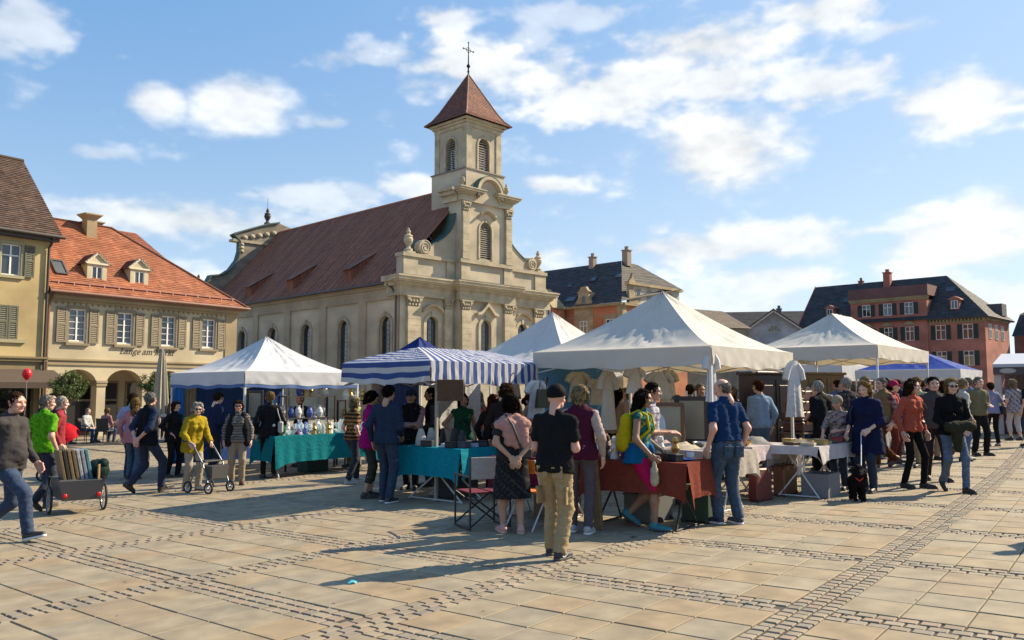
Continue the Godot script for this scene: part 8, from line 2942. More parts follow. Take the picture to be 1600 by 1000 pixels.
func dog() -> void:
	var at := gp(4.86, 11.95)
	var o := thing("dog", "small curly black poodle standing on a lead", "dog", at, -12.0)
	var caps := [[V(0, 0.27, -0.14), V(0, 0.28, 0.06), 0.085, 0.095], [V(0, 0.30, 0.06), V(0, 0.36, 0.12), 0.085, 0.065], [V(0, 0.36, 0.12), V(0, 0.41, 0.15), 0.06, 0.058], [V(0, 0.41, 0.15), V(0, 0.385, 0.235), 0.066, 0.034], [V(0, 0.45, 0.14), V(0, 0.46, 0.14), 0.055, 0.05], [V(0, 0.32, -0.20), V(0, 0.42, -0.26), 0.03, 0.026]]
	for s in [-1.0, 1.0]:
		caps.append([V(s * 0.055, 0.42, 0.13), V(s * 0.088, 0.33, 0.14), 0.03, 0.03])
		caps.append([V(s * 0.05, 0.26, 0.08), V(s * 0.055, 0.13, 0.07), 0.045, 0.034])
		caps.append([V(s * 0.055, 0.13, 0.07), V(s * 0.055, 0.02, 0.085), 0.034, 0.032])
		caps.append([V(s * 0.055, 0.26, -0.13), V(s * 0.06, 0.17, -0.10), 0.06, 0.042])
		caps.append([V(s * 0.06, 0.17, -0.10), V(s * 0.06, 0.10, -0.17), 0.040, 0.032])
		caps.append([V(s * 0.06, 0.10, -0.17), V(s * 0.06, 0.02, -0.15), 0.032, 0.032])
	place(net_mesh([[net(caps, 0.009, 0.018, [[Vector3.DOWN, 0.0]], 0.022, 7.0), Transform3D(), Color.WHITE]]), "coat", mat(C(0.02, 0.018, 0.018), 0.8, "hair"), o)
	var mb := MB.new()
	mb.ball(V(0, 0.39, 0.27), V(0.014, 0.011, 0.010), 8)
	for s in [-0.028, 0.028]:
		mb.ball(V(s, 0.435, 0.195), V(0.009, 0.009, 0.007), 8)
	part(mb, "nose_and_eyes", mat(C(0.03, 0.02, 0.018), 0.2), o)
	mb = MB.new()
	mb.tube([V(-0.05, 0.33, 0.15), V(0, 0.29, 0.175), V(0.05, 0.33, 0.15)], 0.012, 6)
	part(mb, "collar", mat(C(0.42, 0.02, 0.015), 0.6), o)
	# lead up to the owner's hand
	mb = MB.new()
	var a := at + V(0.02, 0.36, 0.08)
	var b := gp(5.23, 12.66, 0.90)
	mb.tube([a, a.lerp(b, 0.33) + V(0, -0.06, 0), a.lerp(b, 0.66) + V(0, -0.04, 0), b], 0.008, 5)
	single(mb, "dog_lead", mat(C(0.45, 0.46, 0.50), 0.6), "grey lead running from poodle up to its owner", "lead")

# ------------------------------------------------------------------ goods and furniture
const PROFILES := {
	"vase": [[0.0, 0.0], [0.045, 0.0], [0.05, 0.02], [0.075, 0.10], [0.06, 0.17], [0.032, 0.21], [0.045, 0.25]],
	"goblet": [[0.0, 0.0], [0.038, 0.0], [0.036, 0.006], [0.007, 0.014], [0.006, 0.08], [0.03, 0.10], [0.04, 0.14], [0.036, 0.18]],
	"bowl": [[0.0, 0.0], [0.05, 0.0], [0.055, 0.015], [0.11, 0.06], [0.125, 0.085], [0.115, 0.085], [0.05, 0.02], [0.0, 0.018]],
	"bottle": [[0.0, 0.0], [0.04, 0.0], [0.042, 0.15], [0.02, 0.20], [0.014, 0.26], [0.017, 0.27], [0.0, 0.27]],
	"cup": [[0.0, 0.0], [0.028, 0.0], [0.04, 0.03], [0.045, 0.075], [0.041, 0.075], [0.03, 0.012], [0.0, 0.01]],
	"jug": [[0.0, 0.0], [0.055, 0.0], [0.075, 0.05], [0.07, 0.11], [0.04, 0.16], [0.045, 0.20], [0.04, 0.20], [0.03, 0.16]],
	"figurine": [[0.0, 0.0], [0.045, 0.0], [0.04, 0.02], [0.03, 0.06], [0.04, 0.10], [0.022, 0.14], [0.03, 0.165], [0.024, 0.195], [0.0, 0.205]],
	"plate": [[0.0, 0.0], [0.06, 0.0], [0.115, 0.018], [0.112, 0.022], [0.06, 0.006], [0.0, 0.006]],
	"candlestick": [[0.0, 0.0], [0.05, 0.0], [0.045, 0.015], [0.012, 0.03], [0.018, 0.08], [0.010, 0.11], [0.020, 0.17], [0.028, 0.185], [0.012, 0.19], [0.012, 0.27], [0.0, 0.27]],
	"teapot": [[0.0, 0.0], [0.05, 0.0], [0.085, 0.05], [0.08, 0.09], [0.045, 0.12], [0.012, 0.13], [0.016, 0.15], [0.0, 0.155]],
}

func ware(kind: String, scale: float) -> MB:
	var mb := MB.new()
	if PROFILES.has(kind):
		var p := []
		for q in PROFILES[kind]:
			p.append([q[0] * scale, q[1] * scale])
		mb.lathe(p, Vector3.ZERO, 14)
		if kind in ["cup", "jug", "teapot"]:
			var r: float = p[2][0]
			var h: float = p[-1][1]
			mb.tube([V(r * 0.8, h * 0.25, 0), V(r * 1.5, h * 0.35, 0), V(r * 1.5, h * 0.65, 0), V(r * 0.7, h * 0.75, 0)], 0.007 * scale, 5)
		if kind == "teapot":
			mb.tube([V(-0.07, 0.05, 0) * scale, V(-0.11, 0.08, 0) * scale, V(-0.13, 0.12, 0) * scale], [0.014 * scale, 0.010 * scale, 0.007 * scale], 6)
	elif kind == "box":
		mb.soft(V(0, 0.04 * scale, 0), V(0.18, 0.08, 0.13) * scale, 0.006)
		mb.soft(V(0, 0.086 * scale, 0), V(0.186, 0.012, 0.136) * scale, 0.003)
	elif kind == "book":
		mb.soft(V(0, 0.018 * scale, 0), V(0.21, 0.006, 0.15) * scale + V(0, 0.03, 0) * scale, 0.003)
		mb.box(V(0.004, 0.018 * scale, 0), V(0.212, 0.024, 0.142) * scale)
	elif kind == "frame":
		var s := scale
		for q in [[0.0, 0.0, 0.20, 0.025], [0.0, 0.25, 0.20, 0.025], [-0.0875, 0.125, 0.025, 0.225], [0.0875, 0.125, 0.025, 0.225]]:
			mb.box(V(q[0], q[1] + 0.012, 0) * s, V(q[2], q[3], 0.02) * s, Basis())
	elif kind == "cloth":
		var g := []
		var fn := FastNoiseLite.new()
		fn.frequency = 5.0
		for j in 9:
			var row := []
			for i in 9:
				var x := i / 4.0 - 1
				var z := j / 4.0 - 1
				var e := (1 - x * x) * (1 - z * z)
				row.append(V(x * 0.2, 0.002 + e * (0.07 + 0.06 * fn.get_noise_2d(x * 1.1 + scale, z)), z * 0.16) * scale)
			g.append(row)
		mb.sheet(g, true)
	elif kind == "bust":
		var g := []
		for j in 8:
			var t := j / 7.0
			var row := []
			for i in 9:
				var a := PI * i / 8.0
				var r := (0.085 - 0.055 * t * t) * scale
				row.append(V(cos(a) * r, (0.02 + 0.22 * t) * scale, sin(a) * r * 0.5))
			g.append(row)
		mb.sheet(g, true)
		mb.box(V(0, 0.12, -0.005) * scale, V(0.08, 0.22, 0.01) * scale)
		mb.box(V(0, 0.012, 0) * scale, V(0.14, 0.02, 0.09) * scale)
	return mb

# goods set out on a table: [kind, count, label, category, materials, scale]
func stock(tab: String, area: Rect2, sorts: Array, sd: int, group: String) -> void:
	var t: Transform3D = tabs[tab]
	var rg := RandomNumberGenerator.new()
	rg.seed = sd
	var spots := []
	for s in sorts:
		var mesh: ArrayMesh = ware(s[0], s[5]).mesh()
		var bb := mesh.get_aabb()
		var r := maxf(bb.size.x, bb.size.z) * 0.5
		for i in s[1]:
			var p := Vector2.ZERO
			var ok := false
			for tries in 50:
				p = Vector2(rg.randf_range(area.position.x + r, area.end.x - r), rg.randf_range(area.position.y + r, area.end.y - r))
				ok = true
				for q in spots:
					if p.distance_to(q[0]) < (r + q[1]) * 0.88:
						ok = false
						break
				if ok:
					break
			if not ok:
				continue
			spots.append([p, r])
			var m: Material = s[4][i % s[4].size()]
			var nm: String = s[6] if s.size() > 6 else s[0]
			var o := place(mesh, numbered(nm), m, self)
			o.transform = t * Transform3D(Basis(Vector3.UP, rg.randf_range(-0.5, 0.5) + (rg.randf() * TAU if s[0] != "frame" and s[0] != "bust" and s[0] != "book" else 0.0)), V(p.x, 0, p.y))
			tag(o, s[2] % s[7][i % s[4].size()] if s.size() > 7 else s[2], s[3], group)

func build_goods() -> void:
	var clear := clear_glass(Color(0.86, 0.92, 0.92))
	var green_g := clear_glass(Color(0.25, 0.55, 0.35))
	var blue_g := clear_glass(Color(0.15, 0.25, 0.7))
	var china := mat(C(0.68, 0.67, 0.63), 0.25)
	var china_blue := mat(C(0.12, 0.18, 0.50), 0.25)
	var brass := mat(C(0.45, 0.28, 0.08), 0.35, "metal")
	var silver := mat(C(0.55, 0.54, 0.52), 0.25, "metal")
	var brown := mat(C(0.14, 0.065, 0.03), 0.6, "wood")
	var gold := mat(C(0.40, 0.26, 0.08), 0.5)
	var red := mat(C(0.35, 0.03, 0.03), 0.5)
	var cream := mat(C(0.55, 0.47, 0.35), 0.9, "cloth")
	var grey := mat(C(0.30, 0.29, 0.28), 0.8, "cloth")
	var black := mat(C(0.02, 0.02, 0.022), 0.6)
	stock("glass", Rect2(-1.32, -0.36, 2.64, 0.72), [
		["goblet", 26, "stemmed clear glass goblet on the teal glassware table", "glass", [clear], 1.15],
		["vase", 9, "%s vase among the goblets on glassware table", "vase", [clear, blue_g, china, green_g], 1.15, "vase", ["clear glass", "blue glass", "white china", "green glass"]],
		["bowl", 5, "%s bowl on the teal glassware table", "bowl", [clear, china, brown], 1.0, "bowl", ["cut glass", "white china", "dark wooden"]],
		["figurine", 12, "%s figurine on the teal glassware table", "figurine", [china, brass, china_blue], 1.2, "figurine", ["white porcelain", "brass", "blue porcelain"]],
		["candlestick", 8, "%s candlestick on the teal glassware table", "candlestick", [silver, brass], 1.1, "candlestick", ["silver", "brass"]],
		["cup", 12, "small %s cup on the teal glassware table", "cup", [china, china_blue, red], 1.0, "cup", ["white china", "blue china", "red china"]],
		["bottle", 6, "%s bottle among the glassware", "bottle", [green_g, clear], 1.0, "bottle", ["green", "clear"]]], 31, "glassware for sale")
	stock("jewel", Rect2(-0.36, -0.62, 0.72, 1.24), [
		["bust", 5, "%s necklace bust on the turquoise jewellery table", "display bust", [black, mat(C(0.50, 0.49, 0.46), 0.8)], 1.1, "necklace_bust", ["black velvet", "pale linen"]],
		["box", 6, "flat %s jewellery case on turquoise table", "case", [black, mat(C(0.06, 0.055, 0.07), 0.6)], 1.0, "jewellery_case", ["black", "charcoal"]],
		["box", 4, "small white card box on the jewellery table", "box", [mat(C(0.45, 0.42, 0.50), 0.7)], 0.6, "card_box"]], 32, "jewellery for sale")
	stock("wine", Rect2(-0.55, -0.35, 1.1, 0.7), [
		["cloth", 2, "white %s heaped on the wine red table", "linen", [mat(C(0.62, 0.60, 0.62), 0.9, "cloth"), cream], 1.0, "linen", ["linen cloth", "lace cloth"]],
		["figurine", 11, "%s figurine on the wine red table", "figurine", [brass, brown, china], 1.2, "figurine", ["brass", "wooden", "white"]],
		["box", 3, "old wooden box on the wine red table", "box", [brown], 1.1, "wooden_box"],
		["jug", 5, "%s jug on the wine red table", "jug", [brass, china], 1.1, "jug", ["brass", "white china"]]], 33, "curios for sale")
	stock("rust", Rect2(-0.64, -0.36, 1.28, 0.72), [
		["cup", 9, "%s cup on the rust red table", "cup", [china, china_blue], 1.1, "cup", ["white", "blue patterned"]],
		["box", 7, "%s box on the rust red table", "box", [black, brown, red], 0.9, "small_box", ["black", "brown wooden", "red"]],
		["plate", 4, "%s plate on the rust red table", "plate", [china, china_blue], 1.0, "plate", ["white china", "blue china"]],
		["book", 3, "old book lying on the rust red table", "book", [brown, cream], 1.0],
		["figurine", 9, "%s figurine on the rust red table", "figurine", [brass, brown, china], 1.3, "figurine", ["brass", "wooden", "white"]],
		["teapot", 2, "%s teapot on the rust red table", "teapot", [silver, china], 1.0, "teapot", ["silver", "white china"]]], 34, "curios for sale")
	stock("mid", Rect2(-0.78, -0.36, 1.56, 0.72), [
		["cloth", 11, "folded %s on the beige lace table", "linen", [cream, mat(C(0.60, 0.54, 0.46), 0.9, "cloth"), mat(C(0.55, 0.42, 0.38), 0.9, "cloth")], 1.15, "linen", ["cream linen", "ivory lace", "pink linen"]],
		["bowl", 5, "%s bowl on the beige lace table", "bowl", [silver, brown], 1.0, "bowl", ["silver", "wooden"]]], 35, "old linen for sale")
	stock("white", Rect2(-0.70, -0.34, 1.4, 0.68), [
		["book", 12, "%s book lying on the white folding table", "book", [gold, brown, cream, black], 1.25, "book", ["yellowed", "brown leather", "cream", "black"]],
		["cloth", 2, "crumpled %s on the white folding table", "linen", [mat(C(0.52, 0.48, 0.47), 0.9, "cloth"), grey], 1.1, "linen", ["pale cloth", "grey cloth"]],
		["box", 4, "%s box on the white folding table", "box", [red, gold], 0.9, "small_box", ["red", "gilt"]]], 36, "books for sale")
	stock("linen", Rect2(-0.62, -0.33, 1.24, 0.66), [
		["cloth", 7, "%s piled on the pale pink linen table", "linen", [grey, cream, mat(C(0.20, 0.25, 0.33), 0.9, "denim")], 1.3, "linen", ["grey cloth", "cream cloth", "blue denim"]],
		["bowl", 6, "%s bowl on the pink linen table", "bowl", [china, brass], 0.9, "bowl", ["white", "brass"]]], 37, "old linen for sale")
	stock("far", Rect2(-1.25, -0.38, 2.5, 0.76), [
		["vase", 7, "%s vase on long table beneath cream gazebo", "vase", [china, brass, blue_g], 1.2, "vase", ["white", "brass", "blue"]],
		["box", 7, "%s box on long table beneath cream gazebo", "box", [brown, red, black], 1.2, "small_box", ["brown", "red", "black"]]], 38, "curios for sale")
	furniture()
	hangings()
	vehicles()

func suitcase(label: String, at: Vector3, turn: float, size: Vector3, m: Material, trim: Material) -> void:
	var o := thing("suitcase", label, "suitcase", at, turn, "old cases")
	var mb := MB.new()
	mb.soft(V(0, size.y / 2, 0), size, 0.02)
	part(mb, "shell", m, o)
	for s in [-1.0, 1.0]:
		for q in [-1.0, 1.0]:
			mb = MB.new()
			mb.soft(V(s * (size.x / 2 - 0.02), size.y / 2 + q * (size.y / 2 - 0.02), size.z / 2 - 0.02), V(0.055, 0.055, 0.055), 0.01)
			part(mb, "corner_guard", trim, o)
	mb = MB.new()
	mb.tube([V(-0.06, size.y, 0), V(-0.05, size.y + 0.035, 0), V(0.05, size.y + 0.035, 0), V(0.06, size.y, 0)], 0.008, 6)
	part(mb, "handle", trim, o)
	for s in [-0.25, 0.25]:
		mb = MB.new()
		mb.box(V(s * size.x, size.y * 0.92, size.z / 2 + 0.006), V(0.03, 0.05, 0.012))
		part(mb, "latch", mat(C(0.42, 0.33, 0.16), 0.4, "metal"), o)

func furniture() -> void:
	var mb := MB.new()
	var dark := mat(C(0.02, 0.02, 0.022), 0.45)
	var steel := mat(C(0.55, 0.54, 0.52), 0.35)
	# green trunk by the rust red table
	suitcase("dark green studded trunk standing on end beside rust table", gp(2.28, 10.42), -34.0, V(0.34, 0.44, 0.26), mat(C(0.020, 0.045, 0.026), 0.5), mat(C(0.03, 0.04, 0.03), 0.5))
	suitcase("tan leather suitcase under the white folding table", gp(4.12, 12.80), 50.0, V(0.5, 0.44, 0.18), mat(C(0.20, 0.07, 0.03), 0.55), mat(C(0.1, 0.04, 0.02), 0.5))
	suitcase("dark red suitcase leaning beside the pink linen table", gp(3.55, 12.15), 42.0, V(0.40, 0.46, 0.15), mat(C(0.13, 0.025, 0.018), 0.55), mat(C(0.06, 0.02, 0.015), 0.5))
	for i in 4:
		suitcase(["lowest", "second", "third", "topmost"][i] + " case in the stack of old brown suitcases inside cream tent", gp(5.35, 15.6, 0.78 + 0.19 * i), 40.0, V(0.62 - 0.05 * i, 0.18, 0.42 - 0.03 * i), mat([C(0.07, 0.022, 0.016), C(0.09, 0.03, 0.02), C(0.06, 0.02, 0.015), C(0.08, 0.028, 0.02)][i], 0.55), mat(C(0.04, 0.02, 0.012), 0.5))
	var st := thing("case_stand", "plain wooden stand beneath the stacked brown suitcases", "stand", gp(5.35, 15.6), 40.0)
	mb.soft(V(0, 0.76, 0), V(0.7, 0.03, 0.5), 0.006)
	part(mb, "top", mat(C(0.20, 0.12, 0.06), 0.7, "wood"), st)
	for k in 4:
		mb = MB.new()
		mb.box(V([-0.3, 0.3, 0.3, -0.3][k], 0.37, [-0.2, -0.2, 0.2, 0.2][k]), V(0.04, 0.74, 0.04))
		part(mb, "leg", mat(C(0.20, 0.12, 0.06), 0.7, "wood"), st)
	# grey crate
	var c := thing("plastic_crate", "grey plastic crate under the white folding table", "crate", gp(4.55, 12.52), 50.0)
	for q in [[0.0, 0.17, 0.19, 0.5, 0.34, 0.015], [0.0, 0.17, -0.19, 0.5, 0.34, 0.015]]:
		mb = MB.new()
		mb.box(V(q[0], q[1], q[2]), V(q[3], q[4], q[5]))
		part(mb, "side_panel", mat(C(0.16, 0.17, 0.19), 0.6), c)
	for s in [-0.25, 0.25]:
		mb = MB.new()
		mb.box(V(s, 0.17, 0), V(0.015, 0.34, 0.365))
		part(mb, "end_panel", mat(C(0.16, 0.17, 0.19), 0.6), c)
	mb = MB.new()
	mb.box(V(0, 0.02, 0), V(0.485, 0.02, 0.365))
	part(mb, "floor_panel", mat(C(0.14, 0.15, 0.17), 0.6), c)
	# orange folding chair
	var o := thing("folding_chair", "orange folding chair with chrome legs beside shawled woman", "chair", gp(0.20, 10.15), 150.0, "folding chairs")
	var om := mat(C(0.70, 0.19, 0.02), 0.5)
	mb = MB.new()
	mb.soft(V(0, 0.44, 0), V(0.40, 0.025, 0.36), 0.008)
	part(mb, "seat", om, o)
	mb = MB.new()
	mb.soft(V(0, 0.74, -0.20), V(0.40, 0.16, 0.02), 0.008, Basis(Vector3.RIGHT, -0.15))
	part(mb, "backrest", om, o)
	for s in [-0.2, 0.2]:
		mb = MB.new()
		mb.tube([V(s, 0.82, -0.22), V(s, 0.44, -0.06), V(s, 0.0, 0.24)], 0.011, 6)
		part(mb, "leg", steel, o)
		mb = MB.new()
		mb.tube([V(s * 0.92, 0.44, 0.16), V(s * 0.92, 0.0, -0.26)], 0.011, 6)
		part(mb, "leg", steel, o)
	# director's chair: black tube frame, white back
	o = thing("camping_chair", "camping chair with white canvas back and black tube frame", "chair", gp(-0.36, 10.35), 205.0, "folding chairs")
	var wm := mat(C(0.60, 0.58, 0.54), 0.85, "cloth")
	mb = MB.new()
	mb.soft(V(0, 0.72, -0.24), V(0.5, 0.26, 0.012), 0.004)
	part(mb, "backrest", wm, o)
	mb = MB.new()
	mb.soft(V(0, 0.43, 0), V(0.5, 0.015, 0.44), 0.004)
	part(mb, "seat", mat(C(0.20, 0.05, 0.07), 0.85, "cloth"), o)
	for s in [-0.26, 0.26]:
		mb = MB.new()
		mb.tube([V(s, 0.0, -0.24), V(s, 0.86, -0.24)], 0.013, 6)
		mb.tube([V(s, 0.0, 0.24), V(s, 0.62, 0.24)], 0.013, 6)
		mb.tube([V(s, 0.62, 0.26), V(s, 0.62, -0.24)], 0.013, 6)
		mb.tube([V(s, 0.015, 0.24), V(s, 0.015, -0.24)], 0.013, 6)
		part(mb, "side_frame", dark, o)
	for q in [-0.24, 0.24]:
		mb = MB.new()
		mb.tube([V(-0.26, 0.03, q), V(0.26, 0.42, q)], 0.011, 6)
		mb.tube([V(0.26, 0.03, q), V(-0.26, 0.42, q)], 0.011, 6)
		part(mb, "cross_brace", dark, o)
	# plank propped against the wine red table
	mb = MB.new()
	mb.soft(V(0, 0.55, 0), V(0.11, 1.2, 0.05), 0.008, Basis(Vector3.BACK, 0.16) * Basis(Vector3.RIGHT, -0.14))
	single(mb, "curtain_board", mat(C(0.30, 0.17, 0.06), 0.6, "wood"), "carved wooden board leaning against the rust red table", "board", gp(0.98, 10.02), -34.0)
	# picture frames on the ground and on the tables
	for q in [["small gilt picture frame leaning by the orange chair", 0.62, 10.62, 0.0, 1.9, C(0.35, 0.22, 0.07)], ["dark framed picture hanging on the glassware stall post", -5.30, 17.35, 1.15, 2.2, C(0.03, 0.025, 0.02)], ["old wooden mirror frame standing inside cream tent", 2.35, 12.6, 0.78, 2.3, C(0.22, 0.10, 0.04)], ["dark mirror frame standing behind the linen", 2.75, 12.9, 0.78, 2.6, C(0.06, 0.04, 0.03)]]:
		var p := thing("picture_frame", q[0], "picture frame", gp(q[1], q[2], q[3]), -25.0, "picture frames")
		var k: float = q[4]
		for e in [[0.0, 0.0, 0.2, 0.025], [0.0, 0.25, 0.2, 0.025], [-0.0875, 0.125, 0.025, 0.225], [0.0875, 0.125, 0.025, 0.225]]:
			mb = MB.new()
			mb.soft(V(e[0], e[1] + 0.0125, 0) * k, V(e[2], e[3], 0.016) * k, 0.006)
			part(mb, "frame_bar", mat(q[5], 0.5, "wood"), p)
		mb = MB.new()
		mb.box(V(0, 0.137, -0.003) * k, V(0.15, 0.225, 0.004) * k)
		part(mb, "picture", mat(C(0.42, 0.38, 0.28), 0.4, "tile"), p)
	# oval dish on a stand
	mb = MB.new()
	mb.lathe([[0.0, 0.0], [0.12, 0.0], [0.19, 0.02], [0.19, 0.026], [0.0, 0.012]], V(0, 0.30, 0), 24, Basis(Vector3.RIGHT, 1.25) * Basis.from_scale(V(0.85, 1, 1.3)))
	single(mb, "oval_dish", mat(C(0.50, 0.54, 0.50), 0.25), "pale oval dish propped upright behind man in striped shirt", "dish", gp(1.95, 11.6, 0.78), -20.0)
	# teal litter
	mb = MB.new()
	mb.sheet([[V(-0.05, 0.004, -0.03), V(0.0, 0.03, -0.035), V(0.05, 0.006, -0.03)], [V(-0.055, 0.012, 0.0), V(0.0, 0.042, 0.0), V(0.06, 0.02, 0.0)], [V(-0.04, 0.004, 0.03), V(0.01, 0.022, 0.035), V(0.05, 0.004, 0.03)]], true)
	single(mb, "paper_scrap", mat(C(0.06, 0.42, 0.50), 0.6), "crumpled turquoise paper scrap lying on the paving", "litter", gp(-1.38, 7.39, 0.002), 20.0).scale = Vector3.ONE * 0.75
	# boxes stored under the tables
	for q in [[-0.85, 13.3, "dark"], [0.6, 11.2, "brown"], [1.7, 10.6, "grey"], [2.6, 12.0, "black"], [-4.3, 18.3, "green"], [9.0, 20.0, "blue"]]:
		mb = MB.new()
		mb.soft(V(0, 0.16, 0), V(0.55, 0.32, 0.38), 0.01)
		mb.soft(V(0, 0.33, 0), V(0.57, 0.03, 0.40), 0.006)
		single(mb, "storage_box", mat({"dark": C(0.03, 0.03, 0.03), "brown": C(0.14, 0.08, 0.04), "grey": C(0.12, 0.12, 0.12), "black": C(0.02, 0.02, 0.02), "green": C(0.02, 0.06, 0.05), "blue": C(0.10, 0.25, 0.33)}[q[2]], 0.7), q[2] + " storage box pushed under a market table", "box", gp(q[0], q[1]), 50.0, "storage boxes")

# open rack with boards; goods stand on it
func rack(called: String, label: String, at: Vector3, turn: float, size: Vector3, boards: int, m: Material, wares: Array, sd: int, group: String) -> void:
	var o := thing(called, label, "rack", at, turn)
	var mb := MB.new()
	for sx in [-0.5, 0.5]:
		for sz in [-0.5, 0.5]:
			mb = MB.new()
			mb.box(V(sx * size.x, size.y / 2, sz * size.z), V(0.035, size.y, 0.035))
			part(mb, "upright", m, o)
	var rg := RandomNumberGenerator.new()
	rg.seed = sd
	for b in boards:
		var y := size.y * (0.42 + 0.58 * b / maxf(1.0, boards - 1.0)) - 0.02
		mb = MB.new()
		mb.box(V(0, y, 0), V(size.x - 0.04, 0.022, size.z))
		part(mb, "board", m, o)
		var x := -size.x / 2 + 0.08
		while x < size.x / 2 - 0.1:
			var w: Array = wares[rg.randi() % wares.size()]
			var g := place(ware(w[0], w[1]).mesh(), numbered(w[0]), w[2], self)
			g.transform = o.transform * Transform3D(Basis(Vector3.UP, rg.randf() * TAU), V(x, y + 0.012, rg.randf_range(-0.08, 0.08)))
			tag(g, w[3], w[0], group)
			x += rg.randf_range(0.11, 0.19) * w[1]

func wardrobe(label: String, at: Vector3, turn: float, size: Vector3, m: Material) -> void:
	var o := thing("wardrobe", label, "wardrobe", at, turn, "old furniture")
	var mb := MB.new()
	mb.soft(V(0, size.y / 2, 0), size, 0.01)
	part(mb, "carcass", m, o)
	for s in [-1.0, 1.0]:
		mb = MB.new()
		mb.soft(V(s * size.x * 0.245, size.y * 0.52, size.z / 2 + 0.012), V(size.x * 0.46, size.y * 0.86, 0.024), 0.006)
		for q in [0.3, 0.74]:
			mb.soft(V(s * size.x * 0.245, size.y * q, size.z / 2 + 0.03), V(size.x * 0.30, size.y * 0.30, 0.016), 0.008)
		part(mb, "door", m, o)
		mb = MB.new()
		mb.ball(V(s * 0.05, size.y * 0.52, size.z / 2 + 0.045), V(0.014, 0.014, 0.018), 8)
		part(mb, "knob", mat(C(0.35, 0.24, 0.08), 0.4, "metal"), o)
	mb = MB.new()
	mb.soft(V(0, size.y + 0.03, 0.01), V(size.x + 0.1, 0.07, size.z + 0.08), 0.02)
	part(mb, "cornice", m, o)

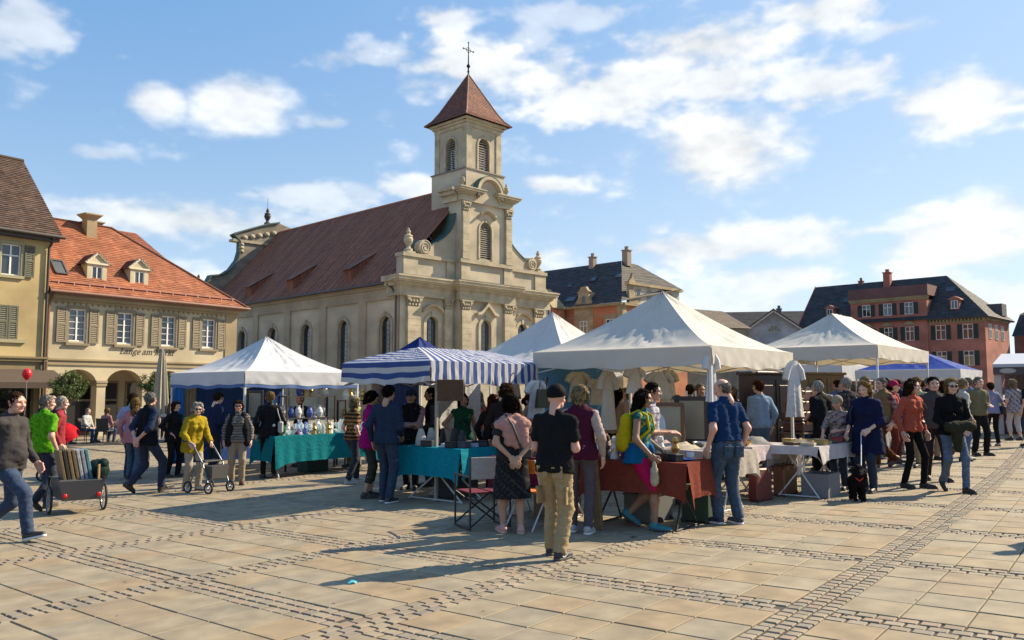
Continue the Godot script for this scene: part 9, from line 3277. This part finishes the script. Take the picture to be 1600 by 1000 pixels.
func hangings() -> void:
	var china := mat(C(0.68, 0.67, 0.63), 0.25)
	var brass := mat(C(0.45, 0.28, 0.08), 0.35, "metal")
	var silver := mat(C(0.55, 0.54, 0.52), 0.25, "metal")
	var blue := mat(C(0.06, 0.10, 0.34), 0.3)
	var clear := clear_glass(Color(0.86, 0.92, 0.92))
	var wood := mat(C(0.07, 0.035, 0.02), 0.6, "wood")
	var gw := [["goblet", 1.2, clear, "clear goblet on the rack of the glassware stall"], ["vase", 1.1, china, "white vase on the rack of the glassware stall"], ["candlestick", 1.1, silver, "silver candlestick on the rack of the glassware stall"], ["vase", 1.0, blue, "blue vase on the rack of the glassware stall"], ["figurine", 1.3, brass, "brass figurine on the rack of the glassware stall"], ["jug", 1.1, china, "white jug on the rack of the glassware stall"]]
	rack("display_rack", "tall dark rack crowded with glass behind the teal table", gp(-4.55, 18.75), 50.0, V(1.3, 1.62, 0.3), 3, wood, gw, 51, "wares on the glass racks")
	rack("display_rack", "second dark rack with vases near the brown screen", gp(-3.55, 19.95), 50.0, V(1.2, 1.5, 0.3), 3, wood, gw, 52, "wares on the glass racks")
	rack("plate_rack", "low wooden rack of brass and china inside cream tent", gp(3.3, 14.35), 40.0, V(1.3, 1.25, 0.3), 2, wood, [["teapot", 1.2, brass, "brass teapot on the rack inside cream tent"], ["jug", 1.3, china, "white jug on the rack inside cream tent"], ["candlestick", 1.2, silver, "silver candlestick on the rack inside cream tent"], ["bowl", 1.0, wood, "wooden bowl on the rack inside cream tent"]], 53, "wares on the plate rack")
	wardrobe("dark brown carved wardrobe beside the stacked suitcases", gp(5.0, 16.6), 30.0, V(0.95, 1.85, 0.5), mat(C(0.055, 0.022, 0.014), 0.5, "wood"))
	wardrobe("plain brown cupboard behind the glassware racks", gp(-2.85, 20.6), 30.0, V(1.0, 1.9, 0.45), mat(C(0.16, 0.075, 0.03), 0.6, "wood"))
	wardrobe("pale cupboard at the rear of the cream gazebo", gp(8.2, 22.4), 20.0, V(1.2, 1.9, 0.5), mat(C(0.34, 0.25, 0.14), 0.6, "wood"))
	# brown board under the striped canopy
	var mb := MB.new()
	mb.soft(V(0, 1.66, 0), V(0.40, 0.32, 0.03), 0.004)
	single(mb, "card_board", mat(C(0.16, 0.075, 0.03), 0.8, "wood"), "brown board hung on the pole under the striped canopy", "board", gp(-0.92, 12.58), 18.0)
	# handbags
	for q in [["black handbag hanging from the striped stall", 0.02, 13.35, 1.50, C(0.025, 0.02, 0.018), 0.24, 0.24], ["dark brown fringed handbag hanging under the black one", 0.0, 13.3, 1.22, C(0.05, 0.02, 0.015), 0.26, 0.22], ["ochre yellow handbag hanging low on the striped stall", 0.10, 13.25, 1.10, C(0.36, 0.17, 0.02), 0.25, 0.17], ["olive green shoulder bag hanging beside dark haired shopper", 0.50, 13.55, 1.35, C(0.05, 0.045, 0.02), 0.26, 0.30]]:
		var o := thing("handbag", q[0], "handbag", gp(q[1], q[2], q[3]), 30.0, "handbags for sale")
		mb = MB.new()
		var w: float = q[5]
		var h: float = q[6]
		mb.hexa([V(-w * 0.5, 0, -0.05), V(w * 0.5, 0, -0.05), V(-w * 0.40, h, -0.025), V(w * 0.40, h, -0.025), V(-w * 0.5, 0, 0.05), V(w * 0.5, 0, 0.05), V(-w * 0.40, h, 0.025), V(w * 0.40, h, 0.025)])
		part(mb, "pouch", mat(q[4], 0.6), o)
		mb = MB.new()
		mb.tube([V(-w * 0.3, h, 0), V(-w * 0.2, h + 0.13, 0), V(0, h + 0.18, 0), V(w * 0.2, h + 0.13, 0), V(w * 0.3, h, 0)], 0.009, 6)
		part(mb, "handle", mat(q[4], 0.6), o)
	# baby clothes and dresses
	for q in [["white child's dress hanging at corner of the cream tent", 0.40, 13.75, 1.18, 0.62, 0.16, C(0.80, 0.78, 0.76)], ["cream knitted baby coat on the sky blue sheet", 1.15, 14.65, 1.42, 0.52, 0.2, C(0.76, 0.66, 0.48)], ["small cream baby jacket beside the knitted coat", 1.48, 14.75, 1.36, 0.45, 0.14, C(0.78, 0.69, 0.53)], ["long ivory christening gown hanging inside cream tent", 1.62, 14.2, 0.95, 1.02, 0.15, C(0.80, 0.74, 0.64)], ["white sleeved blouse hanging above the linen", 2.0, 13.7, 1.55, 0.42, 0.16, C(0.80, 0.77, 0.71)], ["white lace nightdress hung on the right tent pole", 4.78, 14.25, 1.10, 0.95, 0.18, C(0.80, 0.79, 0.77)], ["pale grey shawl hung on the line in cream tent", 2.5, 14.3, 1.45, 0.45, 0.24, C(0.72, 0.71, 0.70)], ["cream linen shirt on the line in cream tent", 2.75, 14.8, 1.35, 0.6, 0.17, C(0.78, 0.72, 0.60)], ["white lace blouse pinned beneath the front tent corner", 2.92, 12.3, 1.42, 0.72, 0.10, C(0.80, 0.79, 0.78)]]:
		var o := thing("hanging_garment", q[0], "garment", gp(q[1], q[2], q[3]), 30.0, "clothes for sale")
		mb = MB.new()
		var h: float = q[4]
		var w: float = q[5]
		var g := []
		for j in 10:
			var t := j / 9.0
			var row := []
			var r := w * lerpf(1.15, 0.62, pow(t, 0.7)) if t < 0.85 else w * lerpf(0.62, 0.5, (t - 0.85) / 0.15)
			for i in 25:
				var a := TAU * i / 24.0
				row.append(V(cos(a) * r, h * t, sin(a) * r * 0.3 + 0.012 * sin(a * 7.0) * (1.0 - t)))
			g.append(row)
		mb.sheet(g)
		part(mb, "cloth", mat(q[6], 0.9, "cloth"), o)
		for s in [-1.0, 1.0]:
			mb = MB.new()
			mb.tube([V(s * w * 0.4, h * 0.94, 0), V(s * w * 0.9, h * 0.82, 0), V(s * w * 1.15, h * 0.66, 0)], [0.05, 0.06, 0.055], 8)
			part(mb, "sleeve", mat(q[6], 0.9, "cloth"), o)
		mb = MB.new()
		mb.tube([V(-w * 0.5, h * 0.95, 0), V(0, h * 1.02, 0), V(w * 0.5, h * 0.95, 0)], 0.006, 5)
		mb.tube([V(0, h * 1.02, 0), V(0, h * 1.02 + 0.10, 0)], 0.004, 5)
		part(mb, "hanger", mat(C(0.25, 0.15, 0.07), 0.6), o)

func wheel(parent: Node3D, at: Vector3, r: float, w: float, spokes: int, axis := 0.0) -> void:
	var o := Node3D.new()
	o.name = "wheel"
	parent.add_child(o, true)
	o.position = at
	o.rotation.y = axis
	var mb := MB.new()
	var path := []
	for i in 25:
		path.append(V(0, cos(TAU * i / 24) * r, sin(TAU * i / 24) * r))
	mb.tube(path, w, 8, false)
	part(mb, "tyre", mat(C(0.015, 0.015, 0.016), 0.7), o)
	mb = MB.new()
	path = []
	for i in 25:
		path.append(V(0, cos(TAU * i / 24) * (r - w), sin(TAU * i / 24) * (r - w)))
	mb.tube(path, w * 0.4, 6, false)
	part(mb, "rim", mat(C(0.5, 0.5, 0.5), 0.3, "metal"), o)
	mb = MB.new()
	for i in spokes:
		var a := TAU * i / spokes
		mb.tube([V(0.01 * (1 if i % 2 else -1), 0, 0), V(0, cos(a) * (r - w), sin(a) * (r - w))], 0.003 if spokes > 8 else 0.012, 4)
	mb.lathe([[0.0, -0.03], [0.02, -0.03], [0.02, 0.03], [0.0, 0.03]], Vector3.ZERO, 8, Basis(Vector3.BACK, PI / 2))
	part(mb, "spokes", mat(C(0.4, 0.4, 0.4), 0.4, "metal"), o)

func vehicles() -> void:
	var grey := mat(C(0.06, 0.06, 0.065), 0.6)
	var black := mat(C(0.02, 0.02, 0.022), 0.6)
	# bicycle trailer loaded with folded chairs
	var t := thing("bike_trailer", "grey two wheeled bicycle trailer loaded with folded chairs", "trailer", gp(-6.35, 12.42), 38.0)
	var mb := MB.new()
	mb.hexa([V(-0.24, 0.20, -0.36), V(0.24, 0.20, -0.36), V(-0.30, 0.50, -0.42), V(0.30, 0.50, -0.42), V(-0.24, 0.20, 0.30), V(0.24, 0.20, 0.30), V(-0.30, 0.48, 0.34), V(0.30, 0.48, 0.34)])
	part(mb, "tub", grey, t)
	for s in [-1.0, 1.0]:
		wheel(t, V(s * 0.36, 0.20, -0.02), 0.185, 0.018, 16)
		mb = MB.new()
		mb.ball(V(s * 0.22, 0.27, 0.32), V(0.035, 0.035, 0.012), 10)
		part(mb, "reflector", mat(C(0.50, 0.01, 0.01), 0.3), t)
		mb = MB.new()
		mb.tube([V(s * 0.31, 0.50, 0.35), V(s * 0.31, 0.50, -0.40), V(s * 0.31, 0.20, -0.38)], 0.013, 6)
		part(mb, "side_rail", black, t)
	mb = MB.new()
	mb.tube([V(0, 0.25, -0.36), V(0, 0.30, -0.8), V(-0.05, 0.75, -1.0)], 0.015, 6)
	part(mb, "tow_bar", black, t)
	# its load
	for i in 7:
		mb = MB.new()
		mb.soft(V(0, 0.31, 0), V(0.045, 0.62, 0.34), 0.008)
		var cm: Color = [C(0.30, 0.20, 0.09), C(0.05, 0.04, 0.03), C(0.33, 0.22, 0.10), C(0.30, 0.19, 0.085), C(0.62, 0.62, 0.64), C(0.45, 0.48, 0.52), C(0.14, 0.34, 0.40)][i]
		var o := single(mb, "folded_chair", mat(cm, 0.7, "wood"), ["tan", "black", "light brown", "ochre", "white", "silver", "pale teal"][i] + " folded chair standing in the bicycle trailer", "folded chair", Vector3.ZERO, 0.0, "folded chairs in the trailer")
		o.transform = t.transform * Transform3D(Basis(Vector3.BACK, 0.2), V(-0.16 + 0.058 * i, 0.30, -0.02))
	mb = MB.new()
	mb.ball(V(0, 0.16, 0), V(0.17, 0.17, 0.15), 12)
	mb.ball(V(0.08, 0.26, 0.03), V(0.08, 0.08, 0.10), 10)
	single(mb, "duffel_bag", mat(C(0.015, 0.035, 0.03), 0.6, "cloth"), "dark green bag bulging out of the bicycle trailer", "bag", gp(-6.17, 12.62, 0.42), 20.0)
	mb = MB.new()
	mb.soft(V(0, 0.12, 0), V(0.02, 0.24, 0.2), 0.004)
	single(mb, "cardboard_sheet", mat(C(0.36, 0.23, 0.11), 0.85, "wood"), "torn cardboard sheet stuck in the bicycle trailer", "cardboard", gp(-6.05, 12.42, 0.44), 20.0)
	# rollator
	var r := thing("rollator", "four wheeled walking frame held by woman in yellow jacket", "walking frame", gp(-5.27, 14.72), 62.0)
	var alu := mat(C(0.22, 0.23, 0.24), 0.4, "metal")
	for s in [-1.0, 1.0]:
		wheel(r, V(s * 0.24, 0.09, 0.28), 0.085, 0.018, 6)
		wheel(r, V(s * 0.24, 0.09, -0.22), 0.085, 0.018, 6)
		mb = MB.new()
		mb.tube([V(s * 0.23, 0.10, 0.28), V(s * 0.22, 0.5, 0.10), V(s * 0.21, 0.82, -0.16), V(s * 0.21, 0.86, -0.30)], 0.014, 6)
		mb.tube([V(s * 0.23, 0.10, -0.22), V(s * 0.22, 0.52, 0.02)], 0.014, 6)
		part(mb, "side_frame", alu, r)
		mb = MB.new()
		mb.tube([V(s * 0.21, 0.86, -0.28), V(s * 0.21, 0.87, -0.40)], 0.02, 8)
		part(mb, "handgrip", black, r)
	mb = MB.new()
	mb.soft(V(0, 0.53, 0.03), V(0.42, 0.03, 0.24), 0.01)
	part(mb, "seat", black, r)
	mb = MB.new()
	mb.hexa([V(-0.17, 0.25, 0.1), V(0.17, 0.25, 0.1), V(-0.19, 0.46, 0.08), V(0.19, 0.46, 0.08), V(-0.17, 0.25, 0.28), V(0.17, 0.25, 0.28), V(-0.19, 0.46, 0.30), V(0.19, 0.46, 0.30)])
	part(mb, "basket", mat(C(0.05, 0.05, 0.05), 0.6), r)
	# pushchair with red hood
	var p := thing("pushchair", "pushchair with bright red hood beside man in navy t-shirt", "pushchair", gp(-9.05, 17.2), 130.0)
	mb = MB.new()
	mb.lathe([[0.0, 0.32], [0.12, 0.30], [0.22, 0.22], [0.29, 0.10], [0.32, -0.06]], V(0, 0.86, -0.05), 18, Basis(Vector3.RIGHT, -0.5))
	part(mb, "hood", mat(C(0.55, 0.008, 0.02), 0.7, "cloth"), p)
	mb = MB.new()
	mb.soft(V(0, 0.52, 0.05), V(0.42, 0.2, 0.62), 0.06)
	part(mb, "seat", black, p)
	mb = MB.new()
	for s in [-0.24, 0.24]:
		mb.tube([V(s, 0.12, 0.36), V(s, 0.6, -0.1), V(s, 1.02, -0.48)], 0.014, 6)
		mb.tube([V(s, 0.12, -0.36), V(s, 0.5, 0.05)], 0.014, 6)
	mb.tube([V(-0.24, 1.02, -0.48), V(0.24, 1.02, -0.48)], 0.014, 6)
	part(mb, "frame", mat(C(0.35, 0.35, 0.36), 0.4, "metal"), p)
	for s in [-0.26, 0.26]:
		wheel(p, V(s, 0.12, 0.36), 0.11, 0.02, 6)
		wheel(p, V(s, 0.12, -0.36), 0.11, 0.02, 6)
